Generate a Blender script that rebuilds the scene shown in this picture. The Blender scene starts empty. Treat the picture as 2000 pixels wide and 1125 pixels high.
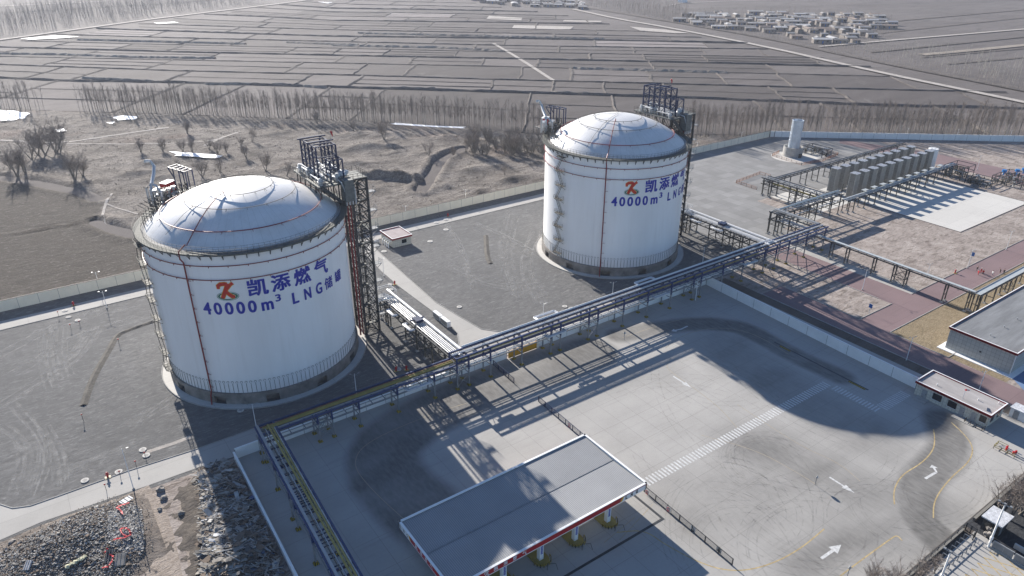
import bpy, bmesh, math, random
import numpy as np
from mathutils import Vector, Matrix, noise
R = math.radians
sc = bpy.context.scene
C = sc.collection

# ------------------------------------------------------------------ camera, sky, sun, exposure
FPX, PITCH, ROLL = 1417.62, 0.462010625, 0.0034873   # focal length in px of a 2000 px wide frame
CAM = Vector((-22.0749, -131.8943, 100.0)); YAW = R(35.3)
_f = Vector((0, math.cos(PITCH), -math.sin(PITCH))); _r = Vector((1, 0, 0)); _u = _r.cross(_f)
_r2 = _r*math.cos(ROLL)+_u*math.sin(ROLL); _u2 = -_r*math.sin(ROLL)+_u*math.cos(ROLL)
_Z = Matrix.Rotation(-YAW, 3, 'Z')
FW, RT, UP = _Z@_f, _Z@_r2, _Z@_u2
cam = bpy.data.objects.new('camera', bpy.data.cameras.new('camera'))
C.objects.link(cam); sc.camera = cam
cam.data.sensor_width = 36; cam.data.lens = FPX/2000*36
cam.data.clip_start = 1; cam.data.clip_end = 9000
m = Matrix((RT, UP, -FW)).transposed().to_4x4(); m.translation = CAM; cam.matrix_world = m

SUN_EL, SUN_AZ = R(22.3), R(85.9)      # azimuth of the sun, counter-clockwise from +X
w = bpy.data.worlds.new('World'); sc.world = w; w.use_nodes = True
nt = w.node_tree; bg = nt.nodes['Background']
sky = nt.nodes.new('ShaderNodeTexSky'); sky.sky_type = 'NISHITA'; sky.sun_disc = False
sky.sun_elevation = SUN_EL; sky.sun_rotation = R(90)-SUN_AZ
sky.air_density = 1.0; sky.dust_density = 0.3; sky.ozone_density = 2.5
tint = nt.nodes.new('ShaderNodeMix'); tint.data_type = 'RGBA'; tint.blend_type = 'MULTIPLY'; tint.inputs[0].default_value = 1; tint.inputs[7].default_value = (0.86, 0.94, 1.08, 1)
nt.links.new(sky.outputs[0], tint.inputs[6]); nt.links.new(tint.outputs[2], bg.inputs[0]); bg.inputs[1].default_value = 0.066
sl = bpy.data.lights.new('sun', 'SUN'); sl.energy = 5.0; sl.angle = R(0.5); sl.color = (1, 0.94, 0.86)
so = bpy.data.objects.new('sun', sl); C.objects.link(so)
sd = Vector((math.cos(SUN_AZ)*math.cos(SUN_EL), math.sin(SUN_AZ)*math.cos(SUN_EL), math.sin(SUN_EL)))
so.rotation_euler = sd.to_track_quat('Z', 'Y').to_euler(); so.location = (0, 0, 200)
sc.view_settings.view_transform = 'Standard'; sc.view_settings.look = 'None'
sc.view_settings.gamma = 1; sc.view_settings.exposure = 1.12
sc.cycles.max_bounces = 6; sc.cycles.volume_bounces = 0; sc.cycles.transparent_max_bounces = 8

def G(px, py, z=0.0):
    """real-world point at height z that the surveyed pixel (2000 px wide photo) belongs to"""
    d = FW + RT*((px-1000)/FPX) - UP*((py-562.5)/FPX)
    t = (z-CAM.z)/d.z
    return Vector((CAM.x+d.x*t, CAM.y+d.y*t, z))

# ------------------------------------------------------------------ materials
def mat(name, col, rough=0.8, metal=0.0, var=0.12, scale=1.5, bump=0.0, bscale=None, col2=None, detail=6, stretch=None, spec=0.3):
    mt = bpy.data.materials.new(name); mt.use_nodes = True
    n = mt.node_tree.nodes; l = mt.node_tree.links; b = n['Principled BSDF']
    b.inputs['Roughness'].default_value = rough; b.inputs['Metallic'].default_value = metal
    b.inputs['Specular IOR Level'].default_value = spec
    tc = n.new('ShaderNodeTexCoord'); vec = tc.outputs['Object']
    if stretch:
        mp = n.new('ShaderNodeMapping'); mp.inputs['Scale'].default_value = stretch
        l.new(vec, mp.inputs[0]); vec = mp.outputs[0]
    tx = n.new('ShaderNodeTexNoise'); tx.inputs['Scale'].default_value = scale
    tx.inputs['Detail'].default_value = detail; tx.inputs['Roughness'].default_value = 0.65
    l.new(vec, tx.inputs['Vector'])
    rp = n.new('ShaderNodeValToRGB'); l.new(tx.outputs['Fac'], rp.inputs[0])
    c = Vector(col[:3]); a = c*(1-var*1.6) if col2 is None else Vector(col2[:3]); z = c*(1+var)
    rp.color_ramp.elements[0].position = 0.3; rp.color_ramp.elements[1].position = 0.7
    rp.color_ramp.elements[0].color = (*a, 1); rp.color_ramp.elements[1].color = (*z, 1)
    l.new(rp.outputs[0], b.inputs['Base Color'])
    if bump:
        t2 = n.new('ShaderNodeTexNoise'); t2.inputs['Scale'].default_value = bscale or scale*6; t2.inputs['Detail'].default_value = 5
        l.new(vec, t2.inputs['Vector']); bp = n.new('ShaderNodeBump'); bp.inputs['Strength'].default_value = bump
        bp.inputs['Distance'].default_value = 0.2
        l.new(t2.outputs['Fac'], bp.inputs['Height']); l.new(bp.outputs[0], b.inputs['Normal'])
    mt['ramp'] = rp.name
    return mt

class NB:
    """tiny node helper for the hand-made ground materials"""
    def __init__(s, name, rough=0.9, spec=0.2):
        s.m = bpy.data.materials.new(name); s.m.use_nodes = True
        s.n = s.m.node_tree.nodes; s.l = s.m.node_tree.links; s.b = s.n['Principled BSDF']
        s.b.inputs['Roughness'].default_value = rough; s.b.inputs['Specular IOR Level'].default_value = spec
        s.vec = s.n.new('ShaderNodeTexCoord').outputs['Object']
    def put(s, sock, v):
        if hasattr(v, 'is_linked') or isinstance(v, bpy.types.NodeSocket): s.l.new(v, sock)
        elif isinstance(v, (tuple, list)): sock.default_value = (*v[:3], 1) if len(sock.default_value) == 4 else v
        else: sock.default_value = v
    def map(s, scale=(1, 1, 1), rot=0):
        m_ = s.n.new('ShaderNodeMapping'); m_.inputs['Scale'].default_value = scale; m_.inputs['Rotation'].default_value = (0, 0, rot)
        s.l.new(s.vec, m_.inputs[0]); return m_.outputs[0]
    def noise(s, scale, detail=5, vec=None, rough=0.6, dist=0.0):
        t = s.n.new('ShaderNodeTexNoise'); t.inputs['Scale'].default_value = scale; t.inputs['Detail'].default_value = detail
        t.inputs['Roughness'].default_value = rough; t.inputs['Distortion'].default_value = dist
        s.l.new(vec or s.vec, t.inputs['Vector']); return t.outputs['Fac']
    def wave(s, scale, dist=5, dscale=1, vec=None, det=3):
        t = s.n.new('ShaderNodeTexWave'); t.inputs['Scale'].default_value = scale; t.inputs['Distortion'].default_value = dist
        t.inputs['Detail'].default_value = det; t.inputs['Detail Scale'].default_value = dscale
        s.l.new(vec or s.vec, t.inputs['Vector']); return t.outputs['Fac']
    def brick(s, w, h, mortar=0.03, vec=None, off=0.0):
        t = s.n.new('ShaderNodeTexBrick'); t.offset = off; t.inputs['Scale'].default_value = 1
        t.inputs['Brick Width'].default_value = w; t.inputs['Row Height'].default_value = h
        t.inputs['Mortar Size'].default_value = mortar; t.inputs['Color1'].default_value = (0, 0, 0, 1); t.inputs['Color2'].default_value = (1, 1, 1, 1)
        t.inputs['Mortar'].default_value = (0.5, 0.5, 0.5, 1)
        s.l.new(vec or s.vec, t.inputs['Vector']); return t.outputs['Color'], t.outputs['Fac']
    def ramp(s, fac, stops):
        r = s.n.new('ShaderNodeValToRGB'); s.l.new(fac, r.inputs[0]); e = r.color_ramp.elements
        while len(e) < len(stops): e.new(0.5)
        for k, (p, c) in enumerate(stops):
            e[k].position = p; e[k].color = (c, c, c, 1) if not isinstance(c, (tuple, list)) else (*c, 1)
        return r.outputs[0]
    def mix(s, fac, a, b, mode='MIX'):
        x = s.n.new('ShaderNodeMix'); x.data_type = 'RGBA'; x.blend_type = mode
        s.put(x.inputs[0], fac); s.put(x.inputs[6], a); s.put(x.inputs[7], b); return x.outputs[2]
    def attr(s, name):
        a = s.n.new('ShaderNodeAttribute'); a.attribute_name = name; return a.outputs['Color']
    def done(s, col, height=None, strength=0.4, dist=0.2):
        s.put(s.b.inputs['Base Color'], col)
        if height is not None:
            bp = s.n.new('ShaderNodeBump'); bp.inputs['Strength'].default_value = strength; bp.inputs['Distance'].default_value = dist
            s.l.new(height, bp.inputs['Height']); s.l.new(bp.outputs[0], s.b.inputs['Normal'])
        return s.m

def concrete(name, base, joint_w=5.0, joint_h=5.0, stain=0.25, attr=False, jd=0.7, tint=0.1, streak=True):
    k = NB(name, 0.85, 0.25)
    bc, bf = k.brick(joint_w, joint_h, 0.035)
    v = k.noise(0.09, 6, rough=0.62); f = k.noise(1.7, 6)
    col = k.mix(k.ramp(v, [(0.35, 0.0), (0.7, 1.0)]), tuple(x*(1-stain) for x in base), base)
    col = k.mix(0.35, col, k.mix(f, tuple(x*0.8 for x in base), tuple(x*1.15 for x in base)))
    t = k.mix(bc, (1-tint,)*3, (1+tint*0.4,)*3)
    col = k.mix(1.0, col, t, 'MULTIPLY')
    if streak:
        st = k.noise(0.5, 5, k.map((0.12, 2.2, 1), R(-8)), dist=0.6)
        col = k.mix(k.ramp(st, [(0.56, 0.0), (0.75, 0.45)]), col, tuple(x*0.62 for x in base))
    if attr:
        a = k.attr('wear'); ws = k.noise(0.8, 6, k.map((1.6, 0.5, 1)))
        wcol = k.mix(k.ramp(ws, [(0.3, 0.0), (0.75, 1.0)]), tuple(x*0.27 for x in base), tuple(x*0.52 for x in base))
        col = k.mix(a, col, wcol)
    col = k.mix(k.ramp(bf, [(0.0, 0.0), (1.0, jd)]), col, tuple(x*0.45 for x in base))
    return k.done(col, f, 0.08, 0.05)

def gravel(name, a, b, speck=True):
    k = NB(name, 0.95, 0.15)
    big = k.noise(0.035, 5, dist=0.8); mid = k.noise(0.35, 7, k.map((1, 2.2, 1), R(25)), rough=0.7, dist=1.2); fine = k.noise(3.2, 5, rough=0.8)
    col = k.mix(k.ramp(big, [(0.35, 0.0), (0.66, 1.0)]), a, b)
    col = k.mix(k.ramp(mid, [(0.36, 0.0), (0.66, 0.75)]), tuple(x*0.72 for x in a), col)
    col = k.mix(k.ramp(fine, [(0.3, 0.6), (0.55, 0.0)]), col, tuple(x*0.45 for x in a))
    rng = k.noise(0.22, 4, k.map((1, 5, 1), R(-35)), dist=2.5); col = k.mix(k.ramp(rng, [(0.54, 0.0), (0.68, 0.6)]), col, tuple(x*1.25 for x in b))
    rk = k.noise(0.9, 4, k.map((1, 9, 1), R(32)), dist=1.5); col = k.mix(k.ramp(rk, [(0.34, 0.5), (0.5, 0.0)]), col, tuple(x*0.6 for x in a))
    r2 = k.noise(0.13, 5, k.map((3, 1, 1), R(12)), dist=1.8); col = k.mix(k.ramp(r2, [(0.56, 0.0), (0.7, 0.45)]), col, tuple(x*0.68 for x in a))
    return k.done(col, k.mix(0.5, mid, fine), 0.7, 0.35)

def soil(name, a, b, c, scale=0.12):
    k = NB(name, 0.95, 0.1)
    v = k.noise(scale, 8, dist=0.7, rough=0.68); f = k.noise(2.2, 7, rough=0.75); d = k.noise(scale*3, 6, k.map((0.6, 2.0, 1), R(20)), dist=1.0)
    col = k.mix(k.ramp(v, [(0.34, 0.0), (0.62, 1.0)]), a, b)
    col = k.mix(k.ramp(d, [(0.5, 0.0), (0.68, 0.8)]), col, c)
    col = k.mix(k.ramp(f, [(0.28, 0.55), (0.6, 0.0)]), col, tuple(x*0.5 for x in a))
    return k.done(col, k.mix(0.5, d, f), 0.8, 0.4)

M = {}
M['yard'] = concrete('yard_concrete', (0.40, 0.385, 0.36), 5, 7.5, attr=True, tint=0.03, stain=0.18)
M['paving'] = concrete('paving_concrete', (0.265, 0.26, 0.252), 4.5, 4.5, 0.3, tint=0.16, jd=1)
M['path'] = concrete('path_concrete', (0.40, 0.385, 0.36), 30, 6, 0.2, tint=0.05, streak=False)
M['pad'] = concrete('pale_concrete', (0.56, 0.54, 0.50), 9, 9, 0.1, tint=0.04)
M['gravel'] = gravel('grey_gravel', (0.165, 0.163, 0.16), (0.24, 0.236, 0.23))
M['lane'] = gravel('dark_asphalt', (0.055, 0.058, 0.064), (0.075, 0.078, 0.084))
M['dirt'] = soil('brown_soil', (0.25, 0.21, 0.185), (0.44, 0.385, 0.345), (0.13, 0.105, 0.085), 0.16)
M['waste'] = soil('dry_waste_soil', (0.155, 0.135, 0.12), (0.28, 0.245, 0.215), (0.10, 0.09, 0.08), 0.05)
M['stubble'] = soil('dark_stubble', (0.115, 0.10, 0.088), (0.155, 0.135, 0.118), (0.085, 0.075, 0.066), 0.06)
M['plain'] = soil('far_plain', (0.13, 0.115, 0.108), (0.165, 0.148, 0.14), (0.105, 0.095, 0.09), 0.012)
M['grass'] = soil('dry_lawn', (0.23, 0.18, 0.115), (0.32, 0.26, 0.175), (0.15, 0.12, 0.07), 0.5)
M['redroad'] = concrete('red_paving', (0.225, 0.16, 0.162), 12, 12, 0.22, tint=0.06)
M['trackdirt'] = soil('pale_track', (0.38, 0.345, 0.31), (0.50, 0.46, 0.42), (0.30, 0.27, 0.24), 0.2)
M['snow'] = mat('snow', (0.85, 0.86, 0.88), 0.7, var=0.05, scale=0.3)
M['concrete'] = mat('plain_concrete', (0.36, 0.35, 0.33), 0.9, var=0.15, scale=0.8, bump=0.1)
M['tankbase'] = mat('stained_concrete', (0.24, 0.22, 0.20), 0.9, var=0.3, scale=0.35, bump=0.2)
M['cream'] = mat('cream_wall', (0.80, 0.74, 0.60), 0.85, var=0.06, scale=0.3)
M['whitewall'] = mat('white_render', (0.80, 0.80, 0.78), 0.85, var=0.05, scale=0.3)
M['coping'] = mat('dark_coping', (0.13, 0.11, 0.10), 0.8)
M['gap'] = mat('panel_joint', (0.2, 0.19, 0.17), 0.9)
M['white'] = mat('white_paint', (0.78, 0.78, 0.77), 0.55, var=0.05, scale=0.5)
M['blue'] = mat('blue_steel', (0.028, 0.05, 0.135), 0.45, var=0.15, scale=0.7)
M['navy'] = mat('navy_steel', (0.022, 0.034, 0.085), 0.5, var=0.2, scale=0.7)
M['grey'] = mat('grey_steel', (0.22, 0.23, 0.24), 0.55, var=0.12, scale=1)
M['darksteel'] = mat('dark_steel', (0.045, 0.048, 0.052), 0.55, var=0.2, scale=1)
M['rust'] = mat('weathered_steel', (0.11, 0.105, 0.09), 0.7, var=0.25, scale=1)
M['galv'] = mat('galvanised_steel', (0.34, 0.35, 0.355), 0.5, 0.3, var=0.1, scale=2)
M['alu'] = mat('aluminium_cladding', (0.52, 0.53, 0.54), 0.42, 0.35, var=0.08, scale=1.5)
M['pipewhite'] = mat('white_pipe', (0.66, 0.665, 0.67), 0.45, 0.05, var=0.06, scale=1)
M['yellow'] = mat('yellow_pipe', (0.29, 0.235, 0.07), 0.5, var=0.15, scale=1)
M['ochre'] = mat('ochre_gate', (0.62, 0.30, 0.015), 0.6, var=0.1, scale=1)
M['red'] = mat('red_paint', (0.42, 0.02, 0.025), 0.5, var=0.1, scale=1)
M['redpipe'] = mat('red_pipe', (0.20, 0.018, 0.022), 0.5, var=0.1, scale=1)
M['tray'] = mat('cable_tray', (0.52, 0.54, 0.52), 0.45, 0.3, var=0.08, scale=0.7)
M['grating'] = mat('walkway_grating', (0.17, 0.175, 0.165), 0.7, 0.2, var=0.2, scale=2)
M['walk'] = mat('walkway_plate', (0.10, 0.105, 0.095), 0.8, 0.1, var=0.2, scale=2)
M['fin'] = mat('finned_aluminium', (0.47, 0.45, 0.41), 0.6, 0.1, var=0.12, scale=0.8)
M['fincore'] = mat('fin_core_shade', (0.10, 0.10, 0.105), 0.8, var=.2)  # core coloured dark, standing in for shade in the gaps between fins
M['fintop'] = mat('frosted_top', (0.55, 0.56, 0.58), 0.6, var=0.25, scale=2)
M['glass'] = mat('dark_glass', (0.02, 0.025, 0.03), 0.12, var=0.1, scale=1, spec=0.6)
M['black'] = mat('plain_black', (0.02, 0.02, 0.022), 0.8)  # even black for lettering, symbols, handles, gate teeth and the wall vent
M['orange'] = mat('orange_rail', (0.50, 0.20, 0.09), 0.6, var=0.1)
M['blueglyph'] = mat('blue_lettering', (0.012, 0.028, 0.33), 0.5, var=0.05, scale=0.5)
M['greenlogo'] = mat('green_logo', (0.03, 0.16, 0.10), 0.5)
M['yellowlogo'] = mat('yellow_logo', (0.75, 0.42, 0.04), 0.5)
M['redlogo'] = mat('red_logo', (0.55, 0.03, 0.02), 0.5)
M['mark'] = mat('white_road_paint', (0.56, 0.56, 0.55), 0.8, var=0.22, scale=2.2)
M['ymark'] = mat('yellow_road_paint', (0.43, 0.33, 0.17), 0.8, var=0.3, scale=1.2)
M['bark'] = mat('grey_bark', (0.19, 0.17, 0.15), 0.95, var=0.25, scale=1)
M['twig'] = mat('bare_twigs', (0.25, 0.215, 0.19), 0.95, var=0.2, scale=1)
M['palebark'] = mat('pale_poplar_bark', (0.30, 0.28, 0.25), 0.95, var=0.2, scale=1)
M['sign'] = mat('sign_board', (0.62, 0.62, 0.60), 0.5)
M['skin'] = mat('skin', (0.5, 0.3, 0.22), 0.6)
M['roofgrey'] = mat('grey_roof_felt', (0.20, 0.205, 0.21), 0.85, var=0.2, scale=0.25, bump=0.1, stretch=(0.3, 2, 1))
M['beigeroof'] = mat('pale_roof_felt', (0.34, 0.32, 0.31), 0.85, var=0.15, scale=0.3, stretch=(2, 0.4, 1))
M['rubble'] = mat('rubble', (0.26, 0.248, 0.23), 0.9, var=0.3, scale=0.6)
M['wood'] = mat('old_timber', (0.33, 0.30, 0.26), 0.9, var=0.3, scale=0.6)
M['village'] = mat('village_wall', (0.22, 0.195, 0.175), 0.9, var=0.25, scale=0.02)
M['villroof'] = mat('village_roof', (0.34, 0.325, 0.315), 0.85, var=0.2, scale=0.02)
def tyre():
    k = NB('tyre_mark', 0.9)
    f = k.noise(0.6, 5); mx = k.n.new('ShaderNodeMixShader'); tr = k.n.new('ShaderNodeBsdfTransparent')
    k.b.inputs['Base Color'].default_value = (0.13, 0.128, 0.125, 1)
    k.l.new(k.ramp(f, [(0.4, 0.0), (0.85, 0.3)]), mx.inputs[0]); k.l.new(tr.outputs[0], mx.inputs[1]); k.l.new(k.b.outputs[0], mx.inputs[2])
    k.l.new(mx.outputs[0], k.n['Material Output'].inputs[0]); return k.m
M['tyre'] = tyre()
def hazard():
    k = NB('hazard_stripes', 0.6); v = k.wave(1.1, 0, 1, k.map((1, 1, 1), R(40)), 0)
    return k.done(k.ramp(v, [(0.48, (0.015, 0.015, 0.015)), (0.52, (0.42, 0.30, 0.03))]))
M['hazard'] = hazard()
def corrugated(name, col):
    k = NB(name, 0.55, 0.35); v = k.wave(0.9, 0, 1, k.map((1, 0, 0)), 0)
    n_ = k.noise(0.15, 4)
    return k.done(k.mix(k.ramp(n_, [(0.3, 0.0), (0.7, 1.0)]), k.mix(v, tuple(x*0.6 for x in col), tuple(x*0.9 for x in col)), k.mix(v, tuple(x*0.7 for x in col), tuple(x*1.05 for x in col))), v, 0.5, 0.06)
M['corr'] = corrugated('corrugated_roof', (0.31, 0.315, 0.32))
def tankwhite():
    k = NB('tank_white', 0.55, 0.3)
    a = k.noise(0.08, 6, k.map((1, 1, 0.25)), rough=0.65); b = k.wave(0.28, 0.4, 1, k.map((0, 0, 1)), 2)
    st = k.noise(0.9, 5, k.map((1, 1, 0.06)))
    col = k.mix(k.ramp(a, [(0.3, 0.0), (0.7, 1.0)]), (0.76, 0.75, 0.735), (0.86, 0.86, 0.855))
    col = k.mix(k.ramp(b, [(0.0, 0.0), (0.06, 0.0), (0.1, 0.06)]), col, (0.6, 0.6, 0.6))
    col = k.mix(k.ramp(st, [(0.52, 0.0), (0.74, 0.17)]), col, (0.58, 0.55, 0.51))
    return k.done(col, a, 0.05, 0.1)
M['tank'] = tankwhite()
def domewhite():
    k = NB('dome_white', 0.5, 0.35)
    a = k.noise(0.12, 6, rough=0.65); g = k.n.new('ShaderNodeTexGradient'); g.gradient_type = 'RADIAL'; k.l.new(k.vec, g.inputs[0])
    mm = k.n.new('ShaderNodeMath'); mm.operation = 'MULTIPLY'; mm.inputs[1].default_value = 64; k.l.new(g.outputs['Fac'], mm.inputs[0])
    fr = k.n.new('ShaderNodeMath'); fr.operation = 'FRACT'; k.l.new(mm.outputs[0], fr.inputs[0])
    col = k.mix(k.ramp(a, [(0.3, 0.0), (0.7, 1.0)]), (0.60, 0.59, 0.575), (0.73, 0.72, 0.71))
    col = k.mix(k.ramp(fr.outputs[0], [(0.0, 0.75), (0.06, 0.0)]), col, (0.42, 0.41, 0.40)); dd = k.noise(0.5, 6, rough=.7); col = k.mix(k.ramp(dd, [(0.5, 0.0), (0.7, 0.35)]), col, (0.5, 0.48, 0.45))
    return k.done(col, a, 0.05, 0.1)
M['dome'] = domewhite()
def fieldmat():
    k = NB('field_soil', 0.95, 0.1)
    a = k.attr('tint'); v = k.noise(0.02, 7, k.map((1, 3.5, 1), R(45)), dist=0.6); f = k.noise(0.35, 5, k.map((1, 4, 1), R(45)))
    col = k.mix(k.ramp(v, [(0.32, 0.0), (0.7, 1.0)]), (0.092, 0.081, 0.077), (0.134, 0.119, 0.113))
    col = k.mix(k.ramp(f, [(0.3, 0.35), (0.6, 0.0)]), col, (0.07, 0.062, 0.06))
    col = k.mix(1.0, col, a, 'MULTIPLY')
    w2 = k.noise(0.013, 8, dist=1.0, rough=0.72); col = k.mix(k.ramp(w2, [(0.6, 0.0), (0.76, 0.5)]), col, (0.36, 0.34, 0.33))
    return k.done(col, f, 0.5, 0.3)
M['field'] = fieldmat()

# ------------------------------------------------------------------ mesh builder
class MB:
    def __init__(s): s.v = []; s.f = []; s.mi = []; s.k = 0
    def add(s, vs, fs):
        o = len(s.v); s.v += [tuple(p) for p in vs]; s.f += [tuple(i+o for i in f) for f in fs]; s.mi += [s.k]*len(fs); return s
    def box(s, x0, x1, y0, y1, z0, z1):
        return s.add([(x0, y0, z0), (x1, y0, z0), (x1, y1, z0), (x0, y1, z0), (x0, y0, z1), (x1, y0, z1), (x1, y1, z1), (x0, y1, z1)],
                     [(0, 3, 2, 1), (4, 5, 6, 7), (0, 1, 5, 4), (1, 2, 6, 5), (2, 3, 7, 6), (3, 0, 4, 7)])
    def bar(s, p, q, w=0.2, h=None, up=(0, 0, 1)):
        p = Vector(p); q = Vector(q); h = w if h is None else h; d = q-p
        if d.length < 1e-6: return s
        d.normalize(); u = Vector(up)
        if abs(d.dot(u)) > 0.98: u = Vector((0, 1, 0))
        a = d.cross(u).normalized(); b = a.cross(d)
        a *= w/2; b *= h/2
        return s.add([p-a-b, p+a-b, p+a+b, p-a+b, q-a-b, q+a-b, q+a+b, q-a+b],
                     [(0, 1, 2, 3), (7, 6, 5, 4), (0, 4, 5, 1), (1, 5, 6, 2), (2, 6, 7, 3), (3, 7, 4, 0)])
    def tube(s, pts, r, n=8, cap=True, closed=False):
        pts = [Vector(p) for p in pts]; L = len(pts); rings = []
        rr = r if isinstance(r, (list, tuple)) else [r]*L
        for i, p in enumerate(pts):
            a = pts[i-1] if (i or closed) else p; b = pts[(i+1) % L] if (i < L-1 or closed) else p
            d = (b-a).normalized(); u = Vector((0, 0, 1)) if abs(d.z) < 0.95 else Vector((1, 0, 0))
            x = d.cross(u).normalized(); y = x.cross(d)
            rings.append([p+(x*math.cos(2*math.pi*j/n)+y*math.sin(2*math.pi*j/n))*rr[i] for j in range(n)])
        vs = [v for g in rings for v in g]; fs = []
        for i in range(L if closed else L-1):
            k = (i+1) % L
            for j in range(n): fs.append((i*n+j, k*n+j, k*n+(j+1) % n, i*n+(j+1) % n))
        if cap and not closed: fs += [tuple(range(n)), tuple(range((L-1)*n, L*n))[::-1]]
        return s.add(vs, fs)
    def cyl(s, x, y, z0, z1, r, n=16, r2=None, cap=True): return s.tube([(x, y, z0), (x, y, z1)], [r, r if r2 is None else r2], n, cap)
    def poly(s, pts, z=None): return s.add([(p[0], p[1], p[2] if z is None else z) for p in pts], [tuple(range(len(pts)))])
    def prism(s, pts, z0, z1):
        a = sum(pts[i-1][0]*pts[i][1]-pts[i][0]*pts[i-1][1] for i in range(len(pts)))
        if a < 0: pts = pts[::-1]
        n = len(pts); vs = [(p[0], p[1], z0) for p in pts]+[(p[0], p[1], z1) for p in pts]
        return s.add(vs, [tuple(range(n))[::-1], tuple(range(n, 2*n))]+[(i, (i+1) % n, n+(i+1) % n, n+i) for i in range(n)])
    def ring(s, cx, cy, r0, r1, z0, z1, a0=0, a1=360, n=96):
        full = abs(a1-a0) >= 359.9; N = max(1, int(n*abs(a1-a0)/360)); vs = []; fs = []
        for i in range(N+1):
            t = R(a0+(a1-a0)*i/N); c, q = math.cos(t), math.sin(t)
            vs += [(cx+r0*c, cy+r0*q, z0), (cx+r1*c, cy+r1*q, z0), (cx+r1*c, cy+r1*q, z1), (cx+r0*c, cy+r0*q, z1)]
        for i in range(N):
            a, b = 4*i, 4*i+4
            fs += [(a, b, b+1, a+1), (a+1, b+1, b+2, a+2), (a+2, b+2, b+3, a+3), (a+3, b+3, b, a)]
        if not full: fs += [(0, 1, 2, 3), (4*N+3, 4*N+2, 4*N+1, 4*N)]
        return s.add(vs, fs)
    def strip(s, pts, w, z, flat=True):
        pts = [Vector((p[0], p[1], 0)) for p in pts]; n = len(pts); vs = []
        for i, p in enumerate(pts):
            d = (pts[min(i+1, n-1)]-pts[max(i-1, 0)]).normalized(); a = Vector((-d.y, d.x, 0))*(w[i] if isinstance(w, list) else w)/2
            vs += [(p.x-a.x, p.y-a.y, z), (p.x+a.x, p.y+a.y, z)]
        return s.add(vs, [(2*i, 2*i+2, 2*i+3, 2*i+1) for i in range(n-1)])
    def berm(s, pts, w, h, z=0):
        pts = [Vector((p[0], p[1], 0)) for p in pts]; n = len(pts); vs = []
        for i, p in enumerate(pts):
            d = (pts[min(i+1, n-1)]-pts[max(i-1, 0)]).normalized(); a = Vector((-d.y, d.x, 0))*w/2
            hh = h*random.uniform(0.7, 1.25) if h > 0 else h
            vs += [(p.x-a.x, p.y-a.y, z), (p.x, p.y, z+hh), (p.x+a.x, p.y+a.y, z)]
        return s.add(vs, [(3*i, 3*i+3, 3*i+4, 3*i+1) for i in range(n-1)]+[(3*i+1, 3*i+4, 3*i+5, 3*i+2) for i in range(n-1)])
    def blob(s, c, r, seed=0, sub=1, flat=0.7, jit=0.35):
        bm = bmesh.new(); bmesh.ops.create_icosphere(bm, subdivisions=sub, radius=1); rnd = random.Random(seed)
        vs = []
        for v in bm.verts:
            k = 1+rnd.uniform(-jit, jit); vs.append((c[0]+v.co.x*r*k, c[1]+v.co.y*r*k, c[2]+v.co.z*r*k*flat))
        fs = [tuple(x.index for x in f.verts) for f in bm.faces]; bm.free(); return s.add(vs, fs)
    def build(s, name, mats, parent=None, smooth=False):
        me = bpy.data.meshes.new(name)
        off = Vector((0, 0, 0)); p = parent
        while p: off += Vector(p.location); p = p.parent
        V = np.array(s.v, dtype=float)-np.array(off)
        me.from_pydata(V.tolist(), [], s.f)
        for mm_ in (mats if isinstance(mats, (list, tuple)) else [mats]): me.materials.append(mm_)
        if s.k or any(s.mi): me.polygons.foreach_set('material_index', s.mi)
        if smooth:
            me.polygons.foreach_set('use_smooth', [True]*len(s.f))
            try: me.set_sharp_from_angle(angle=R(40))
            except Exception: pass
        me.update()
        o = bpy.data.objects.new(name, me); C.objects.link(o)
        if parent: o.parent = parent
        return o

def tag(o, label=None, cat=None, group=None, kind=None):
    if label: o['label'] = label
    if cat: o['category'] = cat
    if group: o['group'] = group
    if kind: o['kind'] = kind
    return o
def struct(o): o['kind'] = 'structure'; return o
def stuff(o, label, cat): o['kind'] = 'stuff'; o['label'] = label; o['category'] = cat; return o
def empty(name, loc, label, cat, group=None, rz=0):
    o = bpy.data.objects.new(name, None); C.objects.link(o); o.location = loc; o.rotation_euler = (0, 0, rz); o.empty_display_size = 0.5
    return tag(o, label, cat, group)
def copy_tree(o, parent=None, loc=None):
    c = o.copy(); C.objects.link(c)
    if parent: c.parent = parent
    if loc is not None: c.location = loc
    for ch in list(o.children): copy_tree(ch, c)
    return c
def rezero(o, fn):
    return o
def sheet(name, pts, z, m, kind='structure'):
    pts = [(p[0], p[1]) for p in pts]
    b = MB(); n = len(pts)
    a = sum(pts[i-1][0]*pts[i][1]-pts[i][0]*pts[i-1][1] for i in range(n))
    if a < 0: pts = pts[::-1]
    b.poly(pts, z); o = b.build(name, m); o['kind'] = kind
    if n > 4:
        bm = bmesh.new(); bm.from_mesh(o.data); bmesh.ops.triangulate(bm, faces=bm.faces); bm.to_mesh(o.data); bm.free()
    return o
def rect(x0, x1, y0, y1): return [(x0, y0), (x1, y0), (x1, y1), (x0, y1)]
def PX(l, z=0): return [G(a, b, z) for a, b in l]
def arc(cx, cy, r, a0, a1, n=10): return [(cx+r*math.cos(R(a0+(a1-a0)*i/n)), cy+r*math.sin(R(a0+(a1-a0)*i/n))) for i in range(n+1)]
def smooth_path(pts, it=2):
    pts = [Vector((p[0], p[1], 0)) for p in pts]
    for _ in range(it):
        q = [pts[0]]
        for a, b in zip(pts, pts[1:]): q += [a*0.75+b*0.25, a*0.25+b*0.75]
        q.append(pts[-1]); pts = q
    return pts
exec_parts = True

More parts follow.
